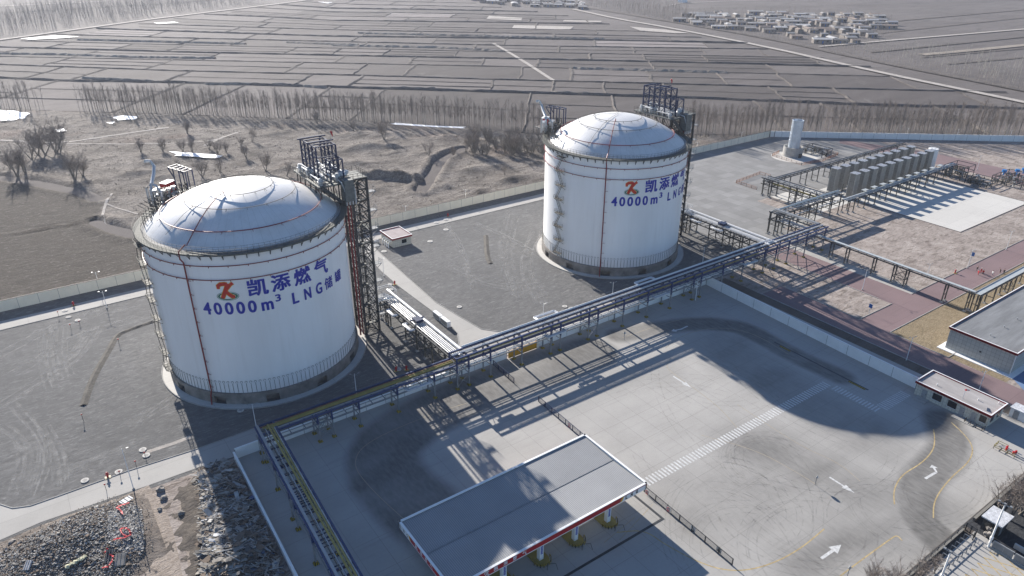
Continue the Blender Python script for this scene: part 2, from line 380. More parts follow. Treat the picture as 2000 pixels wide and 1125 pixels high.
# ================================================================== GROUND
struct(sheet('ground', rect(-3500, 4500, -700, 4500), -0.45, M['plain']))
sheet('compound_soil', [(143, -260), (640, -260), (640, -160), (432, 4), (311.5, 101), (143, 103)], 0.0, M['dirt'])
sheet('debris_yard_soil', rect(-130, 0.5, -120, 1.5), 0.0, M['dirt'])
sheet('gravel_yard', rect(-130, 180, 0.0, 104.3), 0.004, M['gravel'])
# concrete lorry yard with worn wheel paths (dirt whose shape follows the lanes)
def yard():
    nx, ny = 330, 220; X = np.linspace(0, 150, nx); Y = np.linspace(-97.5, 0, ny); gx, gy = np.meshgrid(X, Y)
    def dist(path):
        d = np.full(gx.shape, 1e9)
        for a, b in zip(path, path[1:]):
            ax, ay = a[0], a[1]; bx, by = b[0]-ax, b[1]-ay; t = np.clip(((gx-ax)*bx+(gy-ay)*by)/(bx*bx+by*by+1e-9), 0, 1)
            d = np.minimum(d, np.hypot(gx-ax-t*bx, gy-ay-t*by))
        return d
    ss = lambda d, a, b: np.clip(1-(d-a)/(b-a), 0, 1)
    P = lambda l: smooth_path(PX(l), 3)
    wear = np.zeros(gx.shape)
    top = P([(1210, 655), (1290, 640), (1350, 633), (1420, 633), (1470, 648), (1540, 690), (1640, 735)])
    wear = np.maximum(wear, 0.95*ss(dist(top), 2.6, 4.6))
    sc_ = P([(1840, 820), (1858, 860), (1850, 890), (1810, 925), (1790, 960), (1790, 1010), (1840, 1060)])
    wear = np.maximum(wear, 0.95*ss(dist(sc_), 2.8, 5.2))
    lf = P([(1150, 690), (1000, 740), (850, 800), (770, 850), (745, 890), (760, 940), (830, 1000), (900, 1060)])
    wear = np.maximum(wear, 0.85*ss(dist(lf), 6.5, 9.0))
    md = P([(1800, 990), (1650, 960), (1560, 900), (1480, 870)]); wear = np.maximum(wear, 0.62*ss(dist(md), 2, 13))
    md = P([(1820, 1000), (1700, 1040), (1560, 1100)]); wear = np.maximum(wear, 0.6*ss(dist(md), 1, 9))
    md = P([(1420, 680), (1500, 740), (1600, 800), (1700, 860)]); wear = np.maximum(wear, 0.4*ss(dist(md), 4, 13)); md = P([(1350, 1000), (1500, 960), (1650, 1010), (1750, 1060)]); wear = np.maximum(wear, 0.38*ss(dist(md), 4, 16)); md = P([(1000, 800), (1150, 760), (1300, 720)]); wear = np.maximum(wear, 0.2*ss(dist(md), 2, 8))
    nzz = np.array([[noise.fractal((x*.05, y*.12, 1), 1, 2, 4) for x in X] for y in Y]); wear = np.clip(wear*(1+nzz*.35)+0.14*np.clip(nzz, 0, 1), 0, 1)
    vs = np.stack([gx.ravel(), gy.ravel(), np.full(gx.size, 0.02)], 1)
    i = (np.arange(ny-1)[:, None]*nx+np.arange(nx-1)[None]).ravel()
    me = bpy.data.meshes.new('concrete_yard'); me.from_pydata(vs.tolist(), [], np.stack([i, i+1, i+nx+1, i+nx], 1).tolist())
    ca = me.color_attributes.new('wear', 'FLOAT_COLOR', 'POINT'); wv = wear.ravel(); ca.data.foreach_set('color', np.stack([wv, wv, wv, np.ones_like(wv)], 1).ravel())
    me.materials.append(M['yard']); o = bpy.data.objects.new('concrete_yard', me); C.objects.link(o); struct(o)
yard()
# paths of the tank enclosure
Z1 = 0.03
sheet('path', rect(-130, 172, 91.2, 97), Z1+0.004, M['path'])
sheet('path', PX([(0, 985), (25, 993), (60, 988), (120, 967), (250, 920), (385, 877), (500, 836), (520, 850), (455, 893), (410, 905), (290, 948), (80, 1020), (0, 1055), (-200, 1130), (-200, 985)]), Z1, M['path'])
midL = [(712, 492), (745, 530), (780, 560), (850, 612), (880, 635), (893, 650), (896, 668), (890, 690)]
midR = [(980, 690), (1160, 600), (1060, 637), (1010, 649), (975, 648), (940, 643), (900, 620), (850, 590), (760, 510), (735, 488), (724, 470), (738, 455)]
sheet('path', PX(midL)+[(57, 0.6), (172, 0.6), (172, 7.8), (110, 7.8)]+PX(midR[2:]), Z1, M['path'])
b = MB()
def kerb(b, pts, w=0.18, h=0.14): 
    for a, c in zip(pts, pts[1:]): b.bar((a[0], a[1], h/2), (c[0], c[1], h/2), w, h)
kerb(b, PX(midL)); kerb(b, [(p[0], p[1]) for p in PX(midR[1:])]); kerb(b, [(-130, 91.1), (172, 91.1)])
kerb(b, PX([(0, 985), (25, 993), (60, 988), (120, 967), (250, 920), (385, 877), (500, 836)]))
struct(b.build('kerb', M['concrete']))
# process area
sheet('process_paving', [(177, 8), (205, 8), (205, 15), (222, 15), (222, 40), (256, 40), (256, 22), (262, 34), (316, 34), (340, 40), (352, 66), (311.5, 100), (180, 103), (177, 60)], 0.008, M['paving'])
sheet('pale_pad', rect(255.6, 311.5, -24.5, 34), Z1, M['pad'])
sheet('pale_pad', rect(231, 255, 17, 40), Z1, M['pad'])
sheet('pale_pad', rect(209, 228, 13, 19), Z1, M['path'])
sheet('round_pad', arc(288, 71, 9.5, 0, 360, 30)[:-1], Z1, M['pad'])
sheet('pale_pad', rect(288, 305, 62, 72), Z1+0.004, M['pad'])
sheet('soil_patch', rect(206, 222, 0, 8.5), Z1, M['dirt'])
b = MB(); kerb(b, [(255.5, -24.6), (311.6, -24.6), (311.6, 34)]); kerb(b, [(255.5, -24.6), (255.5, 20)]); struct(b.build('kerb', M['coping']))
# red roads
sheet('red_road', rect(154, 163.5, -240, -15), 0.012, M['redroad'])
sheet('red_road', rect(163.5, 620, -50, -41.2), 0.012, M['redroad'])
sheet('red_road', rect(180.5, 191.5, -41.2, 4), 0.012, M['redroad'])
sheet('service_path', [(191.5, 4), (196, 4), (196, -40), (193.5, -41.5), (191.5, -41)], 0.016, M['path'])
sheet('red_road', PX([(1640, 272), (1830, 300), (2020, 342), (2200, 390), (2200, 410), (2000, 362), (1836, 322), (1640, 280)]), 0.012, M['redroad'])
b = MB()
for l in ([(154, -240), (154, -15)], [(163.6, -50), (163.6, -66), (168, -66)], [(163.5, -50.1), (620, -50.1)], [(191.6, -41.1), (620, -41.1)], [(163.5, -37), (164.5, -41), (180.5, -41.1)], [(180.4, -37), (180.4, 4)], [(163.6, -15), (163.6, -38)], [(196.1, -40), (196.1, 4)]): kerb(b, l)
struct(b.build('kerb', M['concrete']))
stuff(sheet('dry_grass', [(164, -50.4), (262, -50.4), (262, -61.5), (166.3, -61.5), (166.3, -80), (163.7, -80)], 0.02, M['grass']), 'straw coloured dry lawn between the red road and the grey roofed hall', 'lawn')
sheet('soil_strip', rect(145.6, 153.8, -97, -1), 0.008, M['stubble'])
sheet('blue_paving', [(163.6, -84), (167, -80), (190, -80), (190, -110), (163.6, -110)], 0.02, mat('blue_coated_paving', (0.13, 0.20, 0.33), 0.7, var=0.1, scale=0.3))
# outside the lower gate
sheet('outer_soil', rect(60, 190, -260, -97.5), 0.006, M['stubble'])
sheet('entrance_road', rect(70, 106, -200, -99.5), 0.014, M['path'])
sheet('entrance_road', rect(106, 118, -200, -97.6), 0.010, M['lane'])
b = MB()
for i in range(-16, 17):
    for s_ in (1, -1):
        x0 = 92+i*2.2; a = Vector((x0, -103.5)); c = a+Vector((s_*9, -18))
        t0, t1 = 0.0, 1.0
        def cl(x): return max(84, min(104, x))
        if (a.x < 84 and c.x < 84) or (a.x > 104 and c.x > 104): continue
        ts = sorted([0, 1]+[(lim-a.x)/(c.x-a.x) for lim in (84, 104)]); ts = [t for t in ts if 0 <= t <= 1]
        seg = [a.lerp(c, t) for t in ts if 83.99 <= a.lerp(c, t).x <= 104.01]
        if len(seg) >= 2: b.strip([seg[0], seg[-1]], 0.22, 0.018 if s_ > 0 else 0.021)
struct(b.build('yellow_hatching', M['ymark']))

# --- rough land beyond the long wall
def terrain():
    st = 1.6; X = np.arange(-260, 400, st); Y = np.arange(105.2, 470, st); nx, ny = len(X), len(Y); gx, gy = np.meshgrid(X, Y)
    z = np.zeros(gx.shape)
    # keep it outside of the compound (diagonal wall) and under the farmland
    pl = PX([(0, 212), (180, 218), (330, 222), (700, 236), (900, 247), (1060, 262), (1360, 262), (2000, 265)])
    bx = [p.x for p in pl]; by = [p.y for p in pl]; lim = np.interp(gx, bx, by, left=by[0]+0.98*0, right=by[-1])
    lim = np.where(gx < bx[0], by[0]+(bx[0]-gx)*0.9, lim)
    diag = np.where(gx > 311, 101.5-(gx-311)*0.81, -1e9)
    nz = np.zeros(gx.shape)
    for j in range(ny):
        for i in range(nx):
            p = (gx[j, i]*0.03, gy[j, i]*0.03, 0.3); nz[j, i] = noise.fractal(p, 0.9, 2.1, 4)+0.55*noise.fractal((gx[j, i]*0.21, gy[j, i]*0.12, 3), 0.7, 2.2, 3)
    stub = np.zeros(gx.shape)
    poly = [(p.x, p.y) for p in PX([(-300, 335), (0, 345), (80, 358), (150, 372), (200, 400), (190, 435), (230, 450), (300, 462), (300, 545), (-300, 700)])]
    ins = np.zeros(gx.shape, bool); j = len(poly)-1
    for i in range(len(poly)):
        xi, yi = poly[i]; xj, yj = poly[j]
        ins ^= ((yi > gy) != (yj > gy)) & (gx < (xj-xi)*(gy-yi)/(yj-yi+1e-12)+xi); j = i
    stub[ins] = 1
    amp = np.where(ins, 0.12, 0.5)*np.clip((gy-107)/12, 0, 1)*np.clip((lim-gy)/14, 0, 1)
    z += nz*amp
    rnd = random.Random(5)
    def bump(px, py, r, h, sx=1.6, rot=0.0):
        g = G(px, py); c, s = math.cos(rot), math.sin(rot); dx = (gx-g.x)*c+(gy-g.y)*s; dy = -(gx-g.x)*s+(gy-g.y)*c
        z[:] += h*np.exp(-((dx/(r*sx))**2+(dy/r)**2))
    for q in ((713, 288, 5, 2.6, 2.0, -0.4), (700, 262, 5, 1.6, 2.2, -0.3), (690, 320, 4, 1.4, 2.4, -0.5), (760, 345, 4, 2.0, 4.0, -0.75), (300, 318, 4, 1.8, 1.5, 0), (265, 338, 4, 1.6, 1.5, 0), (320, 345, 3, 1.2, 2, 0),
              (620, 300, 5, 1.2, 2, -0.5), (870, 270, 5, 1.2, 2, -0.5), (930, 330, 5, 1.3, 2, 0), (1000, 350, 4, 1.2, 2, 0), (540, 262, 4, 1.0, 2, 0), (235, 430, 3, 0.8, 2, -0.4), (930, 372, 3, 1.2, 2.0, -0.6), (770, 262, 6, 1.3, 2, -0.4), (560, 330, 4, 1.0, 2, 0)):
        bump(*q)
    for _ in range(45):
        q = (rnd.uniform(560, 1060), rnd.uniform(250, 400), rnd.uniform(1.2, 3.0), rnd.uniform(0.4, 1.2), rnd.uniform(1, 2.5), rnd.uniform(-1, 1))
        if q[1] < 440-(q[0]-715)*0.215-12: bump(*q)
    def trench(pxs, w, h):
        path = PX(pxs); d = np.full(gx.shape, 1e9)
        for a, c in zip(path, path[1:]):
            bx_, by_ = c.x-a.x, c.y-a.y; t = np.clip(((gx-a.x)*bx_+(gy-a.y)*by_)/(bx_**2+by_**2), 0, 1); d = np.minimum(d, np.hypot(gx-a.x-t*bx_, gy-a.y-t*by_))
        z[:] += h*np.exp(-(d/w)**2)-0.45*h*np.exp(-((d-w*1.9)/(w*0.7))**2)
    trench([(905, 290), (880, 300), (860, 312), (850, 330), (835, 352), (822, 372)], 2.6, -2.6)
    trench([(0, 345), (80, 358), (150, 372), (190, 388)], 3.0, -1.3)
    trench([(185, 432), (225, 448), (265, 458)], 2.5, -1.6); trench([(700, 345), (760, 345), (830, 352)], 2.2, 1.3)
    trench([(0, 460), (90, 445), (185, 432)], 0.9, 0.6)
    z = np.where(gy > lim-1, -0.6, z)
    keep = (gy > diag+2) & ~((gx > 170) & (gy < 104.6)) & (gy < lim+4)
    vs = np.stack([gx.ravel(), gy.ravel(), z.ravel()], 1); idx = []
    kk = keep
    q = kk[:-1, :-1] & kk[1:, :-1] & kk[:-1, 1:] & kk[1:, 1:]
    jj, ii = np.nonzero(q); a = jj*nx+ii
    fs = np.stack([a, a+1, a+nx+1, a+nx], 1)
    used = np.unique(fs); rm = -np.ones(len(vs), int); rm[used] = np.arange(len(used))
    me = bpy.data.meshes.new('rough_ground'); me.from_pydata(vs[used].tolist(), [], rm[fs].tolist())
    ca = me.color_attributes.new('stub', 'FLOAT_COLOR', 'POINT'); sv = stub.ravel()[used]; ca.data.foreach_set('color', np.stack([sv, sv, sv, np.ones_like(sv)], 1).ravel())
    me.polygons.foreach_set('use_smooth', [True]*len(me.polygons))
    k = NB('rough_soil', 0.95, 0.1)
    v = k.noise(0.045, 8, dist=0.8, rough=0.7); d = k.noise(0.11, 7, k.map((0.7, 2, 1), R(25)), dist=1.2); f = k.noise(1.3, 7, rough=0.78)
    tr = k.noise(0.3, 4, k.map((1, 6, 1), R(30)), dist=2.0)
    col = k.mix(k.ramp(v, [(0.34, 0.0), (0.62, 1.0)]), (0.13, 0.112, 0.098), (0.33, 0.295, 0.262))
    col = k.mix(k.ramp(d, [(0.5, 0.0), (0.66, 0.8)]), col, (0.085, 0.073, 0.064))
    col = k.mix(k.ramp(tr, [(0.57, 0.0), (0.68, 0.5)]), col, (0.36, 0.325, 0.29))
    rd = k.noise(0.02, 3); col = k.mix(k.ramp(rd, [(0.58, 0.0), (0.7, 0.4)]), col, (0.27, 0.175, 0.14))
    lines = k.wave(0.35, 1.2, 1, k.map((1, 1, 1), R(62)))
    sb = k.mix(k.ramp(d, [(0.35, 0.0), (0.7, 1.0)]), (0.085, 0.074, 0.064), (0.135, 0.118, 0.102)); sf = k.noise(1.2, 6, k.map((1, 5, 1), R(62)), rough=.75); sb = k.mix(k.ramp(sf, [(.35, .6), (.6, 0.0)]), sb, (.05, .043, .037)); sb = k.mix(k.ramp(lines, [(0.6, 0.0), (1, 0.25)]), sb, (0.19, 0.165, 0.14))
    col = k.mix(k.attr('stub'), col, sb)
    f2 = k.noise(0.55, 8, k.map((0.8, 1.8, 1), R(20)), rough=.8, dist=.8); col = k.mix(k.ramp(f2, [(0.36, 0.75), (0.52, 0.0)]), col, (0.075, 0.064, 0.055)); col = k.mix(k.ramp(f2, [(0.55, 0.0), (0.68, 0.6)]), col, (0.42, 0.385, 0.35))
    col = k.mix(k.ramp(f, [(0.34, 0.75), (0.58, 0.0)]), col, (0.06, 0.052, 0.045))
    me.materials.append(k.done(col, k.mix(0.5, d, f), 1.0, 1.1))
    struct_o = bpy.data.objects.new('rough_ground', me); C.objects.link(struct_o); struct(struct_o)
    def hz(x, y):
        i = int(round((x-X[0])/st)); j = int(round((y-Y[0])/st))
        return float(z[j, i]) if 0 <= i < nx and 0 <= j < ny else 0.0
    return hz
hz = terrain()
def snow(name, pts, lab=None):
    pts = PX(pts); c = sum(pts, Vector())/len(pts); rnd = random.Random(int(c.x*7)); ring = []
    for a, b2 in zip(pts, pts[1:]+pts[:1]):
        for t in (0, 0.33, 0.66):
            p = a.lerp(b2, t); ring.append(c+(p-c)*rnd.uniform(0.82, 1.12))
    sheet(name, ring, max(0.12, max(hz(p.x, p.y) for p in ring)+0.05), M['snow'])
for l in ([(0, 216), (30, 218), (62, 222), (48, 232), (20, 237), (0, 238)], [(220, 229), (240, 226), (272, 228), (262, 234), (230, 236)], [(104, 255), (125, 252), (130, 257), (112, 260)],
          [(332, 297), (350, 298), (385, 301), (420, 303), (438, 307), (425, 311), (390, 309), (345, 305)], [(205, 240), (225, 238), (220, 243)], [(770, 240), (850, 246), (905, 248), (905, 251), (850, 249), (770, 244)]):
    snow('snow_patch', l)
b = MB()
for l, w_ in (([(0, 274), (60, 277), (130, 278), (200, 266), (280, 256), (330, 249)], 2.2), ([(400, 285), (430, 270), (470, 257)], 1.8), ([(130, 280), (260, 281), (390, 280), (430, 270)], 1.2), ([(205, 440), (200, 420), (208, 395), (220, 380)], 1.0), ([(205, 398), (240, 410), (270, 420)], 0.8)):
    pp = smooth_path(PX(l), 2)
    b.strip(pp, w_, 0)
    n = len(pp)*2; b.v[-n:] = [(v[0], v[1], hz(v[0], v[1])+0.12) for v in b.v[-n:]]
struct(b.build('dirt_track', M['trackdirt']))

# --- farmland: strips of fields with earth banks between them
rows_px = [
 [(-500, 195), (0, 212), (180, 218), (330, 222), (700, 236), (900, 247), (1060, 262), (1360, 262), (2000, 265), (2300, 266)],
 [(-500, 130), (0, 152), (140, 158), (350, 161), (700, 171.5), (1000, 180), (1350, 191), (1720, 206), (2000, 212), (2200, 216)],
 [(-500, 105), (0, 126), (350, 138), (700, 147), (1000, 156), (1350, 164.5), (1650, 173), (1965, 180)],
 [(-500, 92), (0, 110), (350, 117), (700, 124), (1000, 130), (1350, 140), (1765, 150)],
 [(-500, 77), (0, 92), (350, 101.5), (650, 108), (965, 114), (1350, 122), (1700, 130)],
 [(40, 80), (350, 87.5), (650, 94), (1000, 101.5), (1350, 108), (1610, 113)],
 [(110, 67), (350, 74), (650, 81), (1000, 89), (1350, 94), (1500, 96)],
 [(190, 56), (400, 63), (650, 71), (1000, 75), (1350, 82), (1460, 84)],
 [(270, 46), (450, 52), (650, 58), (1000, 65), (1370, 73)],
 [(340, 36), (480, 42), (650, 49), (1000, 56), (1260, 61)],
 [(400, 28), (520, 33), (650, 40), (1000, 44), (1190, 47)],
 [(450, 21), (650, 31.5), (900, 35), (1150, 39)],
 [(500, 14.5), (650, 23), (900, 27), (1110, 31)],
 [(545, 9), (650, 16), (850, 19), (1050, 23)],
 [(590, 3), (700, 9), (830, 11), (980, 14.5)],
 [(620, -3), (700, 1), (830, 4), (930, 6)],
 [(640, -8), (720, -4.5), (830, -3), (900, -2)]]
rows = [PX(l) for l in rows_px]
_a, _b = G(345, 159), G(388.5, 142); cross = (_b-_a); cross.z = 0; cross.normalize()
rf = random.Random(11)
def hit(p, d, line):
    best = None
    for a, c in zip(line, line[1:]):
        e = c-a; den = d.x*e.y-d.y*e.x
        if abs(den) < 1e-9: continue
        t = ((a.x-p.x)*e.y-(a.y-p.y)*e.x)/den; s = ((a.x-p.x)*d.y-(a.y-p.y)*d.x)/den
        if -0.001 <= s <= 1.001 and t > 0 and (best is None or t < best): best = t
    return None if best is None else p+d*best
fv, ff, ft = [], [], []; banks = MB(); reeds = []
for k in range(len(rows)-1):
    lo, up = rows[k], rows[k+1]; L = 0; cuts = []
    seg = [(lo[i+1]-lo[i]).length for i in range(len(lo)-1)]; tot = sum(seg)
    s = rf.uniform(5, 40); far = k/len(rows)
    while s < tot:
        r_ = s; i = 0
        while r_ > seg[i]: r_ -= seg[i]; i += 1
        p = lo[i].lerp(lo[i+1], r_/seg[i]); q = hit(p, cross, up)
        if q: cuts.append((p, q))
        s += rf.choice([38, 52, 70, 90])*rf.uniform(0.85, 1.15)*(1+far)
    for (p0, q0), (p1, q1) in zip(cuts, cuts[1:]):
        t = rf.choice([0.82, 0.9, 0.96, 1, 1.05, 1.12, 1.25]) if rf.random() > 0.07 else rf.uniform(1.6, 2.4)
        if k < 5 and t > 1.5: t = 1.15
        n = 5; base = len(fv)
        for i in range(n+1):
            a = p0.lerp(p1, i/n)
            # stay on the row lines where they bend
            qa = hit(a-cross*40, cross, lo) or a; qb = hit(qa+cross*0.5, cross, up) or q0.lerp(q1, i/n)
            fv += [(qa.x, qa.y, -0.2), (qb.x, qb.y, -0.2)]
        for i in range(n): ff.append((base+2*i, base+2*i+2, base+2*i+3, base+2*i+1)); ft.append(t)
        if rf.random() < .7 and k < 12:
            for u in ((.5,) if rf.random() < .6 else (.33, .67)): 
                a_, c_ = p0.lerp(q0, u), p1.lerp(q1, u); banks.berm([a_.lerp(c_, i/6)+Vector((rf.uniform(-.6, .6), rf.uniform(-.6, .6), 0)) for i in range(7)], rf.uniform(.9, 1.6), rf.uniform(.12, .3))
        if (q1-p1).length < 160:
            banks.berm([p1.lerp(q1, i/6)+Vector((rf.uniform(-1, 1), rf.uniform(-1, 1), 0)) for i in range(7)], rf.uniform(1.2, 2.8), rf.uniform(.25, .6))
me = bpy.data.meshes.new('farmland'); me.from_pydata(fv, [], ff); ca = me.color_attributes.new('tint', 'FLOAT_COLOR', 'CORNER')
cols = [];
for t in ft: cols += [t, t, t, 1]*4
ca.data.foreach_set('color', cols); me.materials.append(M['field'])
o = bpy.data.objects.new('farmland', me); C.objects.link(o); struct(o)
M['bank'] = soil('earth_bank', (0.10, 0.088, 0.08), (0.17, 0.15, 0.135), (0.07, 0.06, 0.055), 0.1)
M['reed'] = soil('dry_reed', (0.26, 0.225, 0.19), (0.36, 0.315, 0.265), (0.17, 0.145, 0.12), 0.1)
def dense(line, step=7, j=0.5):
    out = []
    for a, c in zip(line, line[1:]):
        n = max(1, int((c-a).length/step)); out += [a.lerp(c, i/n)+Vector((rf.uniform(-j, j), rf.uniform(-j, j), 0)) for i in range(n)]
    return out+[line[-1]]
for k, l in enumerate(rows[1:]):
    hgt, wd = [(1.1, 3.8), (0.6, 2.4), (0.4, 2.0), (0.9, 3.2), (0.4, 2.0), (0.6, 2.4)][k % 6]
    banks.berm(dense(l), wd, hgt)
struct(banks.build('earth_banks', M['bank']))
b = MB()
for l, w_, h_ in (([(0, 105), (130, 107), (260, 112), (420, 114)], 4.5, 1.2), ([(150, 78), (350, 83), (480, 86)], 4, 1.2), ([(650, 89), (850, 93), (985, 100)], 5, 1.2), ([(1120, 134), (1250, 137), (1420, 142)], 5, 1.2),
                  ([(160, 153), (230, 156), (300, 160)], 3, 1.2), ([(400, 164), (560, 166), (640, 172)], 3, 1.2), ([(760, 172), (850, 174)], 3, 1.2), ([(1080, 180), (1150, 183)], 4, 1.0), ([(700, 65), (1000, 72), (1180, 76)], 4, 1), ([(560, 83), (700, 88)], 4.5, 1)):
    b.berm(dense(PX(l), 3, 0.8), w_, h_)
o = b.build('dry_reeds', M['reed']); stuff(o, 'pale dry reeds growing along the field banks', 'reeds')
sheet('pale_field', PX([(1004, 49), (1120, 52), (1113, 58), (1000, 55)]), 0.12, M['trackdirt']); sheet('pale_field', PX([(1102, 39), (1175, 41), (1174, 43.5), (1099, 42)]), 0.12, M['trackdirt'])
sheet('pale_field', PX([(955, 31), (1020, 35), (1018, 40), (950, 37)]), 0.12, M['trackdirt']); sheet('pale_field', PX([(1230, 52), (1300, 58), (1350, 65), (1320, 65), (1250, 60)]), 0.12, M['trackdirt'])
def pxstrip(name, l, w_, z, m_, it=1): 
    b = MB(); b.strip(smooth_path(PX(l), it), w_, z); return struct(b.build(name, m_))
pxstrip('dirt_track', [(964, 85), (1020, 118), (1080, 157)], 3.2, 0.2, M['trackdirt'])
pxstrip('country_road', [(-400, 122), (0, 78), (300, 37), (540, 8), (640, -5)], 7, 0.35, M['trackdirt'], 0)
pxstrip('country_road', [(1120, 18), (1210, 38), (1300, 53), (1500, 92), (1700, 138), (2000, 200), (2300, 262)], 6.5, 0.35, M['trackdirt'], 1)
pxstrip('canal', [(1120, 10), (1300, 40), (1500, 74), (1700, 118), (2000, 176), (2300, 236)], 9, 0.2, M['bank'], 1)
pxstrip('village_road', [(1600, 91), (1750, 78), (2000, 57), (2200, 40)], 5, 0.25, M['trackdirt'], 1)
for l, w_, m_ in (([(1690, 46), (1850, 32), (2100, 10)], 4, 'bank'), ([(1715, 65), (2000, 34), (2200, 14)], 3, 'bank'), ([(1700, 102), (2000, 72), (2200, 50)], 4, 'bank'), ([(1800, 107), (1900, 98), (2000, 88), (2200, 70)], 9, 'reed'),
                  ([(1800, 112), (2000, 94), (2200, 78)], 3, 'bank'), ([(1320, 18), (1600, 12), (2000, 0)], 3, 'bank'), ([(1300, 12), (1340, 4), (1600, -2)], 3, 'trackdirt'), ([(1850, 125), (2000, 112)], 3, 'bank'), ([(0, 25), (300, 8), (420, 0)], 6, 'bank'), ([(0, 12), (200, 3)], 6, 'trackdirt')):
    pxstrip('field_edge', l, w_, 0.15, M[m_])
for l in ([(40, 76), (75, 73), (110, 70), (155, 72), (120, 75), (60, 78)], [(300, 45), (340, 43), (350, 45), (310, 47)], [(620, 4), (650, 5), (640, 7)]):
    sheet('snow_patch', PX(l), 0.4, M['snow'])

# ================================================================== STORAGE TANKS
TA = Vector((19.75, 37.9, 0)); TB = Vector((139.85, 38.48, 0)); RW = 22.97
def text_mesh(txt, size, bold=0.0):
    cu = bpy.data.curves.new('t', 'FONT'); cu.body = txt; cu.size = size; cu.offset = bold; cu.fill_mode = 'FRONT'; cu.dimensions = '2D'; cu.resolution_u = 4
    ob = bpy.data.objects.new('t', cu); C.objects.link(ob); dg = bpy.context.evaluated_depsgraph_get(); dg.update()
    me = ob.evaluated_get(dg).to_mesh(); vs = [tuple(v.co) for v in me.vertices]; fs = [tuple(p.vertices) for p in me.polygons]
    ob.evaluated_get(dg).to_mesh_clear(); bpy.data.objects.remove(ob); bpy.data.curves.remove(cu)
    return vs, fs
def glyph_fit(txt, w_, h_, bold=0.0):
    """one glyph scaled to w x h, origin at its lower left corner"""
    vs, fs = text_mesh(txt, 1.0, bold)
    if not vs: return [], []
    x0 = min(v[0] for v in vs); x1 = max(v[0] for v in vs); y0 = min(v[1] for v in vs); y1 = max(v[1] for v in vs)
    return [((v[0]-x0)/(x1-x0)*w_, (v[1]-y0)/(y1-y0)*h_) for v in vs], fs
def on_wall(b, c, vs2, fs, a0, z0, rad=RW+0.06, skew=0.0):
    """wrap a flat shape round the tank; a0 = angle of its left edge in degrees"""
    bm = bmesh.new(); vv = [bm.verts.new((v[0], v[1], 0)) for v in vs2]
    for f in fs:
        try: bm.faces.new([vv[i] for i in f])
        except ValueError: pass
    xs = [v[0] for v in vs2]; x = min(xs)+0.5
    while x < max(xs):
        bmesh.ops.bisect_plane(bm, geom=bm.verts[:]+bm.edges[:]+bm.faces[:], plane_co=(x, 0, 0), plane_no=(1, 0, 0)); x += 0.5
    bm.verts.index_update(); P = []
    for v in bm.verts:
        a = R(a0)+v.co.x/rad; P.append((c.x+rad*math.cos(a), c.y+rad*math.sin(a), z0+v.co.y))
    b.add(P, [tuple(v.index for v in f.verts) for f in bm.faces]); bm.free()
DR = (21.8**2+8.3**2)/(2*8.3); DZ = 46.3-DR
def dome_z(r): return DZ+math.sqrt(DR*DR-r*r)

def handrail(b, pts, h=1.1, post=1.5, r=0.035, closed=False, mid=2):
    pts = [Vector(p) for p in pts]
    if closed: pts = pts+[pts[0]]
    for k in range(1, mid+1):
        z = Vector((0, 0, h*k/mid))
        for a, c in zip(pts, pts[1:]): b.bar(a+z, c+z, r*1.6)
    for a, c in zip(pts, pts[1:]):
        n = max(1, round((c-a).length/post))
        for i in range(n): p = a.lerp(c, i/n); b.bar(p, p+Vector((0, 0, h)), r*1.6)
    p = pts[-1]; b.bar(p, p+Vector((0, 0, h)), r*1.6)

